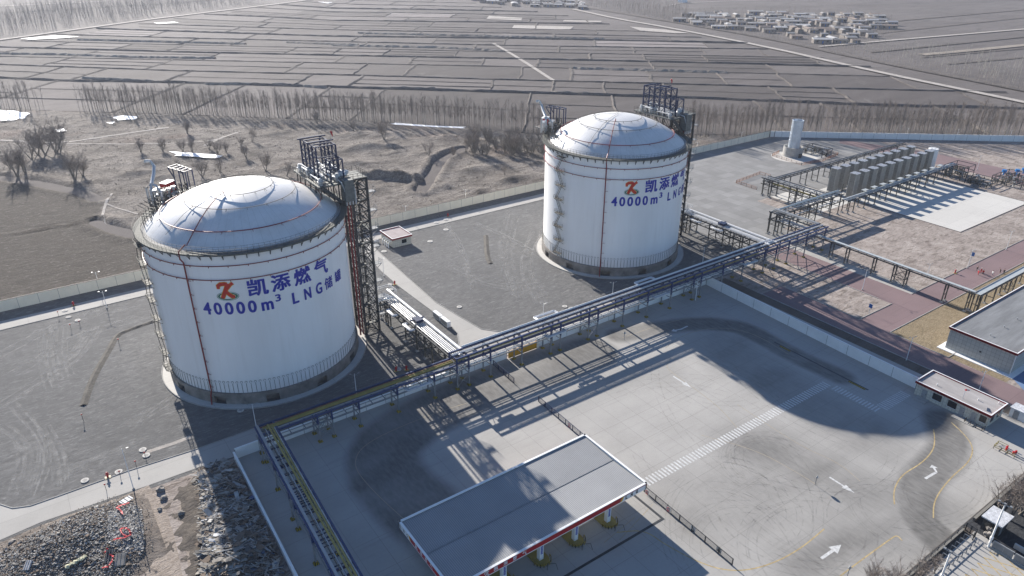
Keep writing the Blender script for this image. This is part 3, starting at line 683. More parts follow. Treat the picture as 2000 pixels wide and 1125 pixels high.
def make_tank(c, label):
    t = empty('storage_tank', c, label, 'storage tank', 'white storage tanks on the gravel')
    x, y = c.x, c.y
    # plinth with vent openings
    b = MB(); cen = [-135+30*i for i in range(12)]; hw = 3.6
    for i, a in enumerate(cen): b.ring(x, y, 22.6, 23.45, 0, 2.0, a+hw, a+30-hw, 120)
    b.ring(x, y, 22.55, 23.45, 2.0, 2.95); b.ring(x, y, 18, 22.0, 0.0, 2.9); b.build('plinth', M['tankbase'], t)
    b = MB(); b.ring(x, y, 23.45, 25.3, 0, 0.10); b.build('apron', M['pad'], t)
    b = MB(); b.ring(x, y, 25.3, 25.5, 0, 0.24, n=120); b.build('apron_kerb', M['concrete'], t)
    b = MB(); n = 160; vs = []
    for z in (2.92, 8, 14, 20, 26, 32, 38.05): vs += [(x+RW*math.cos(2*math.pi*i/n), y+RW*math.sin(2*math.pi*i/n), z) for i in range(n)]
    b.add(vs, [(k*n+i, k*n+(i+1) % n, (k+1)*n+(i+1) % n, (k+1)*n+i) for k in range(6) for i in range(n)])
    b.build('wall', M['tank'], t, True)
    b = MB(); b.ring(x, y, 21.2, RW+0.02, 38.05, 38.2); b.build('wall_top', M['concrete'], t)
    b = MB(); n = 128; vs = []; K = 16
    for k in range(K): r_ = 21.8*(1-k/K); vs += [(x+r_*math.cos(2*math.pi*i/n), y+r_*math.sin(2*math.pi*i/n), dome_z(r_)) for i in range(n)]
    vs.append((x, y, 46.3)); fs = [(k*n+i, k*n+(i+1) % n, (k+1)*n+(i+1) % n, (k+1)*n+i) for k in range(K-1) for i in range(n)]+[((K-1)*n+i, (K-1)*n+(i+1) % n, K*n) for i in range(n)]
    b.add(vs, fs); b.build('dome', M['dome'], t, True)
    # walkway, brackets, railing
    b = MB(); b.ring(x, y, 22.5, 24.1, 38.2, 38.3, n=120); b.ring(x, y, 23.95, 24.1, 37.95, 38.2, n=120); b.k = 1
    for i in range(60):
        a = R(6*i+2); cc, s = math.cos(a), math.sin(a)
        b.bar((x+22.9*cc, y+22.9*s, 38.1), (x+24*cc, y+24*s, 38.1), 0.16); b.bar((x+23*cc, y+23*s, 36.8), (x+23.9*cc, y+23.9*s, 38.0), 0.12); b.bar((x+23.05*cc, y+23.05*s, 36.7), (x+23.05*cc, y+23.05*s, 38.1), 0.14)
    b.build('walkway', [M['walk'], M['darksteel']], t)
    for r_ in (24.05, 22.4):
        b = MB(); handrail(b, [(x+r_*math.cos(R(3*i)), y+r_*math.sin(R(3*i)), 38.3) for i in range(120)], 1.1, 1.3, 0.025, True); b.build('railing', M['rust'], t)
    # fire water rings and risers
    for z in (35.37, 32.1):
        b = MB(); b.tube([(x+(RW+.35)*math.cos(R(3*i)), y+(RW+.35)*math.sin(R(3*i)), z) for i in range(120)], 0.10, 6, closed=True)
        for i in range(36): a = R(10*i+4); b.bar((x+RW*math.cos(a), y+RW*math.sin(a), z-.1), (x+(RW+.45)*math.cos(a), y+(RW+.45)*math.sin(a), z-.1), 0.09); b.cyl(x+(RW+.45)*math.cos(a), y+(RW+.45)*math.sin(a), z-.35, z, 0.08, 5)
        b.build('ring_pipe', M['redpipe'], t)
    a = R(-139.2); cc, s = math.cos(a), math.sin(a); b = MB()
    b.tube([(x+24.3*cc, y+24.3*s, 0), (x+24.0*cc, y+24*s, 2.5), (x+23.5*cc, y+23.5*s, 3.5), (x+23.5*cc, y+23.5*s, 36), (x+24.3*cc, y+24.3*s, 37.2), (x+24.3*cc, y+24.3*s, 38.9), (x+21.9*cc, y+21.9*s, 39.5)], 0.17, 7)
    for i in range(9): z = 4.5+3.4*i; b.bar((x+23.5*cc, y+23.5*s, z), (x+23.5*cc-0.9*s, y+23.5*s+0.9*cc, z+0.1), 0.07); b.bar((x+RW*cc, y+RW*s, z), (x+23.6*cc, y+23.6*s, z), 0.1)
    b.build('riser_pipe', M['redpipe'], t)
    for k, (r_, m_) in enumerate(((7.6, 'rust'), (12.5, 'rust'), (18.2, 'redpipe'))):
        b = MB(); z = dome_z(r_)+0.42; b.tube([(x+r_*math.cos(R(4*i)), y+r_*math.sin(R(4*i)), z) for i in range(90)], 0.07 if k < 2 else 0.11, 6, closed=True)
        for i in range(18): q = R(20*i); b.bar((x+r_*math.cos(q), y+r_*math.sin(q), z-.45), (x+r_*math.cos(q), y+r_*math.sin(q), z), 0.06); b.bar((x+r_*math.cos(q), y+r_*math.sin(q), z), (x+(r_+.8)*math.cos(q), y+(r_+.8)*math.sin(q), z-.35), 0.05)
        b.build('dome_pipe', M[m_], t)
    b = MB(); b.tube([(x+r_*cc, y+r_*s, dome_z(r_)+(0.5 if r_ < 20 else 0.9)) for r_ in (6.2, 9, 12.5, 15.5, 18.2, 21.5)], 0.11, 6); b.cyl(x+6.2*cc, y+6.2*s, dome_z(6.2), dome_z(6.2)+0.7, 0.12, 6); b.build('dome_riser', M['redpipe'], t)
    b = MB()
    for a0_ in (20, 60, 200, 130): 
        q = R(a0_); b.tube([(x+r_*math.cos(q), y+r_*math.sin(q), dome_z(r_)+0.3) for r_ in (0.5, 5, 10, 15, 20)], 0.045, 4)
    b.cyl(x, y, 46.2, 47.2, 0.05, 5); b.build('lightning_cable', M['rust'], t)
    # anchor straps round the foot of the wall
    b = MB()
    for i in range(140):
        a = 2*math.pi*i/140; cc2, s2 = math.cos(a), math.sin(a); r1 = RW+0.12
        b.bar((x+r1*cc2, y+r1*s2, 2.9), (x+r1*cc2, y+r1*s2, 5.6), 0.07); d = 0.28
        pts = [(x+r1*cc2-s2*d*math.sin(u)*1.0, y+r1*s2+cc2*d*math.sin(u), 5.6+0.3-0.3*math.cos(u)) for u in (0.9, 1.8, 2.7, 3.6, 4.5, 5.4)]
        for p, q in zip(pts, pts[1:]): b.bar(p, q, 0.05)
    b.build('anchor_straps', M['rust'], t)
    # lettering, seen from the lorry yard
    def heavy(g, ww, hh_, a0_, z, k):
        vs, fs = glyph_fit(g, ww-2*k, hh_-2*k*0.8, 0.004); j = 0
        for sx, sy in ((0, 0), (-1, 0), (1, 0), (0, -1), (0, 1), (-1, -1), (1, 1), (-1, 1), (1, -1)):
            on_wall(b, c, [(v[0]+k+sx*k*(.7 if sx*sy else 1), v[1]+k*.8+sy*k*0.6) for v in vs], fs, a0_, z, RW+0.05+0.003*j); j += 1
    b = MB(); row = [('凯', -108.6, 27.5), ('添', -96.3, 27.6), ('燃', -83.4, 27.6), ('气', -70.0, 27.7)]
    for g, a0_, z in row:
        heavy(g, 4.35, 4.1, a0_, z, 0.13)
    for i, g in enumerate('40000'):
        heavy(g, 1.85, 3.05, -134.2+i*6.05, 23.6, .12)
    heavy('m', 2.6, 2.2, -103.0, 23.6, .12)
    heavy('3', 1.25, 1.8, -95.2, 25.2, .08)
    for g, a0_, ww in (('L', -86.0, 1.5), ('N', -78.6, 1.8), ('G', -70.6, 1.85)):
        heavy(g, ww+.1, 2.85, a0_, 23.5, .12)
    for g, a0_ in (('储', -63.6), ('罐', -53.6)):
        heavy(g, 2.9, 3.0, a0_, 23.5, 0.07)
    b.build('lettering', M['blueglyph'], t)
    # emblem: flowing red figure over a green ring
    def band(pts, ws):
        pts = [Vector(p) for p in pts]; vs = []; fs = []
        for i, p in enumerate(pts):
            d = (pts[min(i+1, len(pts)-1)]-pts[max(i-1, 0)]).normalized(); n_ = Vector((-d.y, d.x))*ws[i]/2; vs += [tuple(p-n_), tuple(p+n_)]
        for i in range(len(pts)-1): fs.append((2*i, 2*i+2, 2*i+3, 2*i+1))
        return vs, fs
    def ell(rx, ry, cx, cy, w_):
        vs = []; fs = []; N = 40
        for i in range(N): q = 2*math.pi*i/N; vs += [(cx+rx*math.cos(q), cy+ry*math.sin(q)), (cx+(rx-w_)*math.cos(q), cy+(ry-w_*0.6)*math.sin(q))]
        for i in range(N): j = (i+1) % N; fs.append((2*i, 2*j, 2*j+1, 2*i+1))
        return vs, fs
    lg = MB(); 
    for g, mi, rad in ((ell(2.35, 1.1, 2.4, 1.2, 0.12), 0, .05), (ell(2.1, 0.9, 2.4, 1.2, 0.42), 0, .055)): lg.k = mi; on_wall(lg, c, *g, -125.2, 26.9, RW+rad)
    strokes = (([(0.7, 3.0), (0.75, 3.75), (1.3, 4.15), (2.2, 4.2), (2.7, 4.1)], [0.5, 0.8, 0.85, 0.8, 0.7]),
               ([(2.75, 4.3), (2.5, 3.4), (2.05, 2.4), (1.6, 1.5), (1.25, 0.75)], [0.7, 0.85, 0.85, 0.8, 0.7]),
               ([(2.1, 2.5), (2.8, 3.3), (3.3, 3.9), (3.9, 4.35)], [0.55, 0.6, 0.6, 0.7]),
               ([(2.1, 2.6), (2.7, 1.7), (3.3, 1.15), (3.9, 0.95)], [0.6, 0.75, 0.85, 0.6]))
    for st, ws in strokes: lg.k = 2; on_wall(lg, c, *band(st, [q+0.22 for q in ws]), -125.2, 26.9, RW+.065)
    for st, ws in strokes: lg.k = 1; on_wall(lg, c, *band(st, ws), -125.2, 26.9, RW+.08)
    lg.build('emblem', [M['greenlogo'], M['redlogo'], M['yellowlogo']], t)
    # zigzag access ladders with cages on the flank
    for k in range(8):
        z = 4.5+4.6*k; a = R(-178+1.2*(k % 2)); cc2, s2 = math.cos(a), math.sin(a); tx, ty = -s2, cc2; b = MB()
        o_ = Vector((x+23.1*cc2, y+23.1*s2, z)); rd = Vector((cc2, s2, 0)); tg = Vector((tx, ty, 0))
        b.bar(o_+rd*0.9-tg*1.7, o_+rd*0.9+tg*1.7, 1.3, 0.08)
        for sgn in (-1, 1): b.bar(o_+tg*1.5*sgn-Vector((0, 0, 1.2)), o_+tg*1.5*sgn+rd*1.5, 0.1); b.bar(o_+tg*1.5*sgn, o_+tg*1.5*sgn+rd*1.5, 0.12)
        handrail(b, [o_-tg*1.7+rd*0.3, o_-tg*1.7+rd*1.55, o_+tg*1.7+rd*1.55, o_+tg*1.7+rd*0.3], 1.1, 0.9, 0.035)
        p0 = o_+rd*1.0+tg*(1.2 if k % 2 else -1.2); p1 = o_+rd*1.0-tg*(1.2 if k % 2 else -1.2)+Vector((0, 0, 4.6))
        if k < 7:
            for q in (-0.35, 0.35): b.bar(p0+rd*q, p1+rd*q, 0.08, 0.16); b.bar(p0+rd*q+Vector((0, 0, 1)), p1+rd*q+Vector((0, 0, 1)), 0.05)
            for i in range(10): p = p0.lerp(p1, i/10); b.bar(p-rd*0.35, p+rd*0.35, 0.12, 0.04)
        b.build('ladder_stage', M['rust'], t)
    # ---- roof platform with pump frame (rear right)
    P = lambda dx, dy, z: Vector((x+dx, y+dy, z))
    b = MB(); b.box(x+16.2, x+25.3, y-7.5, y+9.5, 43.75, 44.0)
    for q in range(-7, 10, 2): b.bar(P(16.2, q, 43.6), P(25.3, q, 43.6), 0.2, 0.3)
    b.build('roof_platform', M['grating'], t)
    b = MB(); handrail(b, [P(16.3, 9.4, 44), P(16.3, -7.4, 44), P(25.2, -7.4, 44)], 1.1, 1.5, 0.035); handrail(b, [P(25.2, -4, 44), P(25.2, 9.4, 44), P(16.3, 9.4, 44)], 1.1, 1.5, 0.035); b.build('platform_railing', M['rust'], t)
    b = MB()
    for q in (-7, -3.5, 0, 3.5, 7, 9): 
        b.bar(P(17, q, dome_z(min(21, math.hypot(17, q)))), P(17, q, 43.7), 0.25); b.bar(P(21.5, q, 38.2), P(21.5, q, 43.7), 0.25)
        b.bar(P(21.5, q, 38.4), P(17, q, 43.6), 0.14)
        if q < 8: b.bar(P(21.5, q, 38.4), P(21.5, q+3.5, 43.6), 0.12)
    b.bar(P(22.5, -8, 38.4), P(17, -8, 43.9), 0.12, 0.9); b.build('platform_supports', M['darksteel'], t)
    b = MB(); Xs = (18.4, 23.5); Ys = (7.5, 4.9, 2.4, -0.1, -2.6); Zt = 52.2
    for X_ in Xs:
        for Y_ in Ys: b.bar(P(X_, Y_, 44), P(X_, Y_, Zt), 0.34)
        for z in (46.8, 49.6, Zt): b.bar(P(X_, 7.5, z), P(X_, -2.6, z), 0.22)
        for i in range(4):
            for z0_, z1_ in ((44, 46.8), (46.8, 49.6), (49.6, Zt)):
                a_, b_ = (i, i+1) if (i+int(z0_)) % 2 else (i+1, i); b.bar(P(X_, Ys[a_], z0_), P(X_, Ys[b_], z1_), 0.13)
    for Y_ in Ys:
        b.bar(P(18.4, Y_, Zt+.1), P(23.5, Y_, Zt+.1), 0.26)
        if Y_ in (7.5, -2.6):
            for z in (46.8, 49.6): b.bar(P(18.4, Y_, z), P(23.5, Y_, z), 0.2)
            for k, (z0_, z1_) in enumerate(((44, 46.8), (46.8, 49.6), (49.6, Zt))): b.bar(P(18.4 if k % 2 else 23.5, Y_, z0_), P(23.5 if k % 2 else 18.4, Y_, z1_), 0.12)
    for Y_ in (6.2, 1.2): b.bar(P(17.2, Y_, Zt+.3), P(24.6, Y_, Zt+.3), 0.2, 0.3)
    for X_ in (20.2, 23.5):
        for Y_ in (-3.4, -6.0): b.bar(P(X_, Y_, 44), P(X_, Y_, 49.4), 0.28)
        b.bar(P(X_, -3.4, 49.4), P(X_, -6.0, 49.4), 0.22); b.bar(P(X_, -3.4, 46.5), P(X_, -6, 49.4), 0.12)
    for Y_ in (-3.4, -6.0): b.bar(P(20.2, Y_, 49.4), P(23.5, Y_, 49.4), 0.22); b.bar(P(20.2, Y_, 46.5), P(23.5, Y_, 46.5), 0.15)
    b.build('lifting_frame', M['navy'], t)
    rnd = random.Random(3)
    for k in range(9):
        b = MB(); px_, py_ = rnd.uniform(16.8, 24.4), rnd.uniform(-6.5, 8.8)
        r_ = rnd.uniform(0.3, 0.6); h_ = rnd.uniform(1.2, 2.2)
        b.cyl(x+px_, y+py_, 44, 44+h_, r_, 10); b.cyl(x+px_, y+py_, 44+h_*0.6, 44+h_*0.68, r_*1.5, 10); b.cyl(x+px_, y+py_, 44+h_, 44+h_+0.25, r_*0.7, 10)
        q = rnd.uniform(0, 6.28); b.tube([P(px_, py_, 44+h_*0.5), P(px_+1.5*math.cos(q), py_+1.5*math.sin(q), 44+h_*0.5), P(px_+1.5*math.cos(q), py_+1.5*math.sin(q), 44.1)], r_*0.45, 8)
        b.build('pump_head', M['alu'], t, True)
    b = MB()
    for k in range(30):
        X_ = rnd.uniform(16.8, 24.5); z = 44.4+rnd.uniform(0, 1.4); y0_ = rnd.uniform(-7, 2); y1_ = y0_+rnd.uniform(3, 7)
        b.tube([P(X_, y0_, 44.1), P(X_, y0_, z), P(X_, min(y1_, 9), z), P(X_, min(y1_, 9), 44.1)], rnd.uniform(0.10, 0.22), 7)
    for q in (21.8, 22.6, 23.4, 24.2): b.tube([P(q, -6.4, 44.6), P(q, -8.4, 44.4), P(q+0.6, -9.0, 42), P(q+0.6, -9.0, 38.6)], 0.2, 7)
    b.build('platform_pipes', M['alu'], t, True)
    b = MB(); b.box(x+22.2, x+24.6, y-9.2, y-6.4, 39.5, 44.9)
    for q in (40.5, 42, 43.5): b.box(x+22.1, x+24.7, y-9.3, y-6.3, q, q+0.12)
    b.build('instrument_cabinet', M['grating'], t)
    for k in range(4): b = MB(); b.blob(P(22.4+0.7*k, -5.2+0.5*(k % 2), 45.2+0.4*(k % 2)), 0.75, k, 2, 0.9, 0.2); b.build('wrapped_valve', M['alu'], t)
    b = MB(); b.bar(P(24, 1.0, Zt), P(24, 1.0, Zt+2.6), 0.06); b.build('mast', M['grey'], t)
    b = MB(); b.tube([P(24, 1.0, Zt+2.5), P(24.2, 0.85, Zt+2.2), P(24.3, 0.8, Zt+1.7), P(24.35, .8, Zt+1.2)], [0.3, 0.26, 0.2, 0.12], 8); b.build('windsock', M['red'], t)
    # ---- relief valves, red cabinet and small frame (rear left)
    b = MB(); b.box(x-14.6, x-4.2, y+17.2, y+25.0, 39.3, 39.45)
    for q in ((-13.5, 18), (-13, 24.5), (-9, 24.5), (-5, 24.3), (-8, 18), (-4.8, 18)): b.bar(P(q[0], q[1], 37.9), P(q[0], q[1], 39.4), 0.2)
    b.build('valve_platform', M['grating'], t)
    b = MB(); handrail(b, [P(-14.5, 17.3, 39.45), P(-14.5, 24.9, 39.45), P(-4.3, 24.9, 39.45), P(-4.3, 17.3, 39.45)], 1.1, 1.4, 0.035); b.build('platform_railing', M['rust'], t)
    pc = [(-13.4, 22.6), (-12.2, 20.7), (-9.6, 22.8), (-10.8, 24.7)]
    b = MB(); b.prism([(x+p[0], y+p[1]) for p in pc], 39.6, 42.4); rb = b.build('red_cabinet', M['red'], t)
    b = MB(); b.prism([(x+p[0]*1.008, y+p[1]*1.004) for p in pc], 42.41, 42.5); b.build('cabinet_roof', M['white'], rb)
    q4 = [(-10.5, 24.1), (-7.9, 25.6), (-6.0, 18.9), (-7.9, 17.7)]; b = MB()
    T = lambda u, v: (q4[0][0]*(1-u)*(1-v)+q4[1][0]*(1-u)*v+q4[2][0]*u*v+q4[3][0]*u*(1-v), q4[0][1]*(1-u)*(1-v)+q4[1][1]*(1-u)*v+q4[2][1]*u*v+q4[3][1]*u*(1-v))
    for v in (0, 1): b.bar(P(*T(0, v), 45.6), P(*T(1, v), 45.6), 0.22)
    for u in (0, .25, .5, .75, 1): b.bar(P(*T(u, 0), 45.7), P(*T(u, 1), 45.7), 0.2)
    for u in (0.28, 0.62, 1):
        for v in (0, 1): b.bar(P(*T(u, v), 39.4), P(*T(u, v), 45.6), 0.26)
    for v in (0, 1): b.bar(P(*T(0.28, v), 43.2), P(*T(0, v), 45.5), 0.22)
    b.build('hoist_frame', M['navy'], t)
    b = MB(); b.tube([P(-16.5, 16.2, 39.5), P(-16.5, 16.2, 43.2), P(-16.0, 17, 44.2), P(-14.5, 20.5, 45.6), P(-13.8, 22.3, 47.0), P(-14.4, 22.8, 48.2), P(-15.6, 22.4, 48.5)], 0.42, 10)
    b.tube([P(-14.6, 15.2, 39.5), P(-14.6, 15.2, 42.6), P(-15.2, 16.4, 43.9), P(-16, 17.2, 44.2)], 0.3, 9); b.tube([P(-17.2, 17.6, 39.3), P(-17.2, 17.6, 43.4), P(-16.0, 17.2, 44.3)], 0.3, 9); b.cyl(x-14.6, y+14.9, 39, 40.2, 0.65, 10)
    b.build('vent_pipe', M['alu'], t, True)
    for q in ((-13.6, 17.6), (-12.3, 18.4), (-11.0, 19.3), (-15.4, 18.9), (-14.4, 20.2)):
        b = MB(); b.cyl(x+q[0], y+q[1], 39.4, 41.7, 0.28, 8); b.cyl(x+q[0], y+q[1], 41.7, 42.2, 0.55, 10); b.cyl(x+q[0], y+q[1], 40.3, 40.6, 0.5, 10); b.tube([P(q[0], q[1], 40.9), P(q[0]+0.9, q[1]-1.2, 40.6), P(q[0]+0.9, q[1]-1.2, 39.3)], 0.2, 7); b.build('relief_valve', M['alu'], t, True)
    b = MB()
    for k in range(10): q = R(118+5*k); b.tube([P(21.9*math.cos(q), 21.9*math.sin(q), 38.3), P(21.9*math.cos(q), 21.9*math.sin(q), 40.5), P(20.0*math.cos(q+0.06), 20*math.sin(q+.06), 40.6), P(20*math.cos(q+.06), 20*math.sin(q+.06), 39.4)], 0.13, 6)
    rnd = random.Random(17)
    for k in range(34):
        q = R(rnd.uniform(112, 141)); rr_ = rnd.uniform(19.2, 23.8); z1_ = rnd.uniform(39.6, 42.6); q2 = q+rnd.uniform(-.09, .09); r2_ = rnd.uniform(19.2, 23.8)
        b.tube([P(rr_*math.cos(q), rr_*math.sin(q), 38.4), P(rr_*math.cos(q), rr_*math.sin(q), z1_), P(r2_*math.cos(q2), r2_*math.sin(q2), z1_), P(r2_*math.cos(q2), r2_*math.sin(q2), 38.6)], rnd.uniform(.07, .17), 5)
    for k in range(5): q = R(135+4*k); b.bar(P(20*math.cos(q), 20*math.sin(q), 39), P(23.6*math.cos(q), 23.6*math.sin(q), 41.5), 0.12)
    b.build('valve_pipes', M['rust'], t)
    return t
tankA = make_tank(TA, 'nearer white domed storage tank on the left, beside the lattice stair tower')
tankB = copy_tree(tankA, loc=TB); tankB['label'] = 'farther white domed storage tank in the middle, in front of the poplar row'

def make_tower(c, label, rg=True):
    t = empty('stair_tower', (c.x, c.y, 0), label, 'stair tower', 'lattice stair towers beside the tanks'); x, y = c.x, c.y
    x0, x1, y0, y1 = x, x+4.0, y, y+6.0; H = 44
    for X_ in (x0, x1):
        for Y_ in (y0, y1): b = MB(); b.bar((X_, Y_, 0), (X_, Y_, H), 0.5); b.build('column', M['darksteel'], t)
    b = MB(); n = 15; hh = H/n
    for i in range(n):
        z0, z1 = i*hh, (i+1)*hh; f = i % 2
        for X_ in (x0, x1): b.bar((X_, y0, z1), (X_, y1, z1), 0.24); b.bar((X_, y0 if f else y1, z0), (X_, y1 if f else y0, z1), 0.2)
        for Y_ in (y0, y1): b.bar((x0, Y_, z1), (x1, Y_, z1), 0.24); b.bar((x0 if f else x1, Y_, z0), (x1 if f else x0, Y_, z1), 0.2)
        for X_ in (x0, x1): b.bar((X_, y1 if f else y0, z0), (X_, y0 if f else y1, z1), 0.14); b.bar((X_, y0, (z0+z1)/2), (X_, y1, (z0+z1)/2), 0.1)
        for Y_ in (y0, y1): b.bar((x1 if f else x0, Y_, z0), (x0 if f else x1, Y_, z1), 0.14)
    b.build('bracing', M['darksteel'], t)
    for i in range(n):
        z0, z1 = i*hh, (i+1)*hh; f = i % 2; b = MB(); xm = x0+1.0 if f else x0+2.9; ya, yb = (y0+0.9, y1-0.9) if f else (y1-0.9, y0+0.9)
        for q in (-0.45, 0.45): b.bar((xm+q, ya, z0), (xm+q, yb, z1), 0.06, 0.22); b.bar((xm+q, ya, z0+1), (xm+q, yb, z1+1), 0.05)
        for k in range(9): u = k/9; b.box(xm-0.45, xm+0.45, ya+(yb-ya)*u-.13, ya+(yb-ya)*u+.13, z0+(z1-z0)*u, z0+(z1-z0)*u+.04)
        b.build('stair_flight', M['grating'], t)
        b = MB(); b.box(x0+.1, x1-.1, (y1-1.1) if f else y0+.1, (y1-.1) if f else y0+1.1, z1-.06, z1); b.build('landing', M['grating'], t)
    for i in range(8):
        z = 5+5*i; b = MB(); b.box(x1+.2, x1+2.0, y0-.6, y0+1.2, z, z+.1)
        for Y_ in (y0-.5, y0+1.1): b.bar((x1, Y_, z-1.6), (x1+2, Y_, z), 0.12); b.bar((x1, Y_, z), (x1+2, Y_, z), 0.12)
        handrail(b, [(x1+.2, y0-.6, z+.1), (x1+2, y0-.6, z+.1), (x1+2, y0+1.2, z+.1)], 1.1, 0.9, 0.03); b.build('outrigger', M['grey'], t)
    b = MB()
    for q in (-0.9, -1.7): b.tube([(x0+q, y0-.2, 0.5), (x0+q, y0-.2, 43)], 0.16 if q > -1 else 0.24, 7)
    b.build('fire_riser', M['redpipe'], t)
    b = MB()
    for k, q in enumerate((0.3, 1.1, 1.9, 2.7, 3.4)): b.tube([(x0+q, y1+.4, 8), (x0+q, y1+.4, 43.8), (x0+q-4, y1+.4, 44.6)], 0.16+0.04*(k % 3), 7)
    b.build('riser_pipes', M['alu'], t)
    b = MB(); b.box(x0-3.2, x1+.3, y0-.3, y1+.3, H, H+.12); b.build('top_landing', M['grating'], t)
    b = MB(); handrail(b, [(x0-3.2, y0-.2, H+.1), (x1+.3, y0-.2, H+.1), (x1+.3, y1+.3, H+.1), (x0-3.2, y1+.3, H+.1)], 1.2, 1.2, 0.045); b.build('top_railing', M['rust'], t)
    return t
towA = make_tower(Vector((44.9, 31.6)), 'dark lattice stair tower standing against the nearer tank')
towB = copy_tree(towA, loc=(TB.x+25.15, TB.y-6.3, 0)); towB['label'] = 'dark lattice stair tower standing behind the farther tank'

# ================================================================== PIPE RACKS
def rack(label, p0, p1, width, stations, zt, cat='pipe rack', group='elevated pipe racks', zl=None, upper='blue', lower='grey', beam='blue', pipes=(), step=3.0, braced=(), zsplit=4.6, beamw=0.34, foot=True, lat=True, sidez=(), loops=(), tray=None):
    p0 = Vector((*p0, 0)); p1 = Vector((*p1, 0)); d = (p1-p0).normalized(); n = Vector((-d.y, d.x, 0)); L = (p1-p0).length; h = width/2
    t = empty('pipe_rack', p0, label, cat, group)
    at = lambda s_, o_, z: p0+d*s_+n*o_+Vector((0, 0, z))
    for s_ in stations:
        for o_ in (-h, h):
            b = MB(); b.bar(at(s_, o_, 0), at(s_, o_, min(zsplit, zt)), 0.28)
            if zt > zsplit: b.k = 1; b.bar(at(s_, o_, zsplit), at(s_, o_, zt), 0.36)
            b.build('leg', [M[lower], M[upper]], t)
            if foot:
                b = MB(); q = at(s_, o_, 0); b.add([(q.x-.5, q.y-.5, 0), (q.x+.5, q.y-.5, 0), (q.x+.5, q.y+.5, 0), (q.x-.5, q.y+.5, 0), (q.x-.28, q.y-.28, .45), (q.x+.28, q.y-.28, .45), (q.x+.28, q.y+.28, .45), (q.x-.28, q.y+.28, .45)], [(0, 1, 5, 4), (1, 2, 6, 5), (2, 3, 7, 6), (3, 0, 4, 7), (4, 5, 6, 7)])
                b.build('footing', M['hazard'] if foot == 'hazard' else M['concrete'], t)
        for z in ([zt] if zl is None else [zt, zl]): b = MB(); b.bar(at(s_, -h, z-.1), at(s_, h, z-.1), 0.24); b.build('crossbeam', M[beam], t)
        b = MB(); b.bar(at(s_, -h, zt*0.42), at(s_, h, zt*0.42), 0.16); b.build('tie_beam', M[lower], t)
    for i, j in braced:
        for o_ in (-h, h):
            b = MB()
            for z0_, z1_ in ((0.5, zt*.42), (zt*.42, zt-.4)): b.bar(at(stations[i], o_, z0_), at(stations[j], o_, z1_), 0.1); b.bar(at(stations[j], o_, z0_), at(stations[i], o_, z1_), 0.1)
            b.bar(at(stations[i], o_, zt*.42), at(stations[j], o_, zt*.42), 0.14)
            b.build('bracing', M[lower], t)
    for o_ in (-h, h):
        b = MB(); b.bar(at(0, o_, zt), at(L, o_, zt), beamw, beamw); b.build('side_beam', M[beam], t)
        if zl: b = MB(); b.bar(at(0, o_, zl), at(L, o_, zl), 0.26, 0.3); b.build('side_beam', M[lower], t)
    for z, m_, w_, hh_ in sidez:
        for o_ in (-h, h): b = MB(); b.bar(at(0, o_, z), at(L, o_, z), w_, hh_); b.build('side_beam', M[m_], t)
    if lat:
        b = MB(); k = 0; s_ = step
        b.bar(at(0, 0, zt-.32), at(L, 0, zt-.32), 0.08)
        while s_ < L: b.bar(at(s_, -h, zt-.14), at(s_, h, zt-.14), 0.13, 0.2); s_ += step
        if zl:
            b.bar(at(0, 0, zl-.3), at(L, 0, zl-.3), 0.08); s_ = step
            while s_ < L: b.bar(at(s_, -h, zl-.12), at(s_, h, zl-.12), 0.12, 0.18); s_ += step
        b.build('pipe_supports', M['navy'] if beam in ('blue', 'navy') else M[beam], t)
    for o_, z, r_, m_, a_, b_ in pipes:
        e = L if b_ is None else b_
        b = MB(); b.tube([at(a_, o_, z), at(e, o_, z)], r_, 8); b.build('pipe', M[m_], t, True)
    for s_, o_, out, ln, z, r_, m_ in loops:
        b = MB()
        for q in (0, 0.45):
            b.tube([at(s_+q, o_, z), at(s_+q, o_+out*0.85-math.copysign(q, out)*.8, z), at(s_+q+.3, o_+out-math.copysign(q, out), z), at(s_+ln-q-.3, o_+out-math.copysign(q, out), z), at(s_+ln-q, o_+out*0.85-math.copysign(q, out)*.8, z), at(s_+ln-q, o_, z)], r_, 8)
        b.box(0, 0, 0, 0, 0, 0) if False else None
        b.build('expansion_loop', M[m_], t, True)
    if tray:
        for o_, w_, z, m_ in tray: b = MB(); b.bar(at(0, o_, z), at(L, o_, z), w_, 0.12); b.build('cable_tray', M[m_], t)
    return t
# low blue rack along the nearer tank
st = [0.3, 11.9, 15.1, 21.4, 30.8, 40.4]
rack('blue pipe rack with yellow pipes along the yard wall below the nearer tank', (5.0, -3.6), (51.4, -3.6), 3.4, st, 6.9, zl=4.7, foot='hazard', braced=((1, 2),), step=3.1,
     pipes=((-0.35, 7.12, .22, 'yellow', 1.5, None), (0.25, 7.12, .22, 'yellow', 1, None), (0.85, 7.0, .1, 'redpipe', 0.5, None), (-1.0, 7.02, .09, 'galv', 2, None), (-0.5, 4.85, .1, 'galv', 0, None)),
     loops=((32.5, -1.7, -2.0, 6.5, 6.1, .2, 'alu'),))
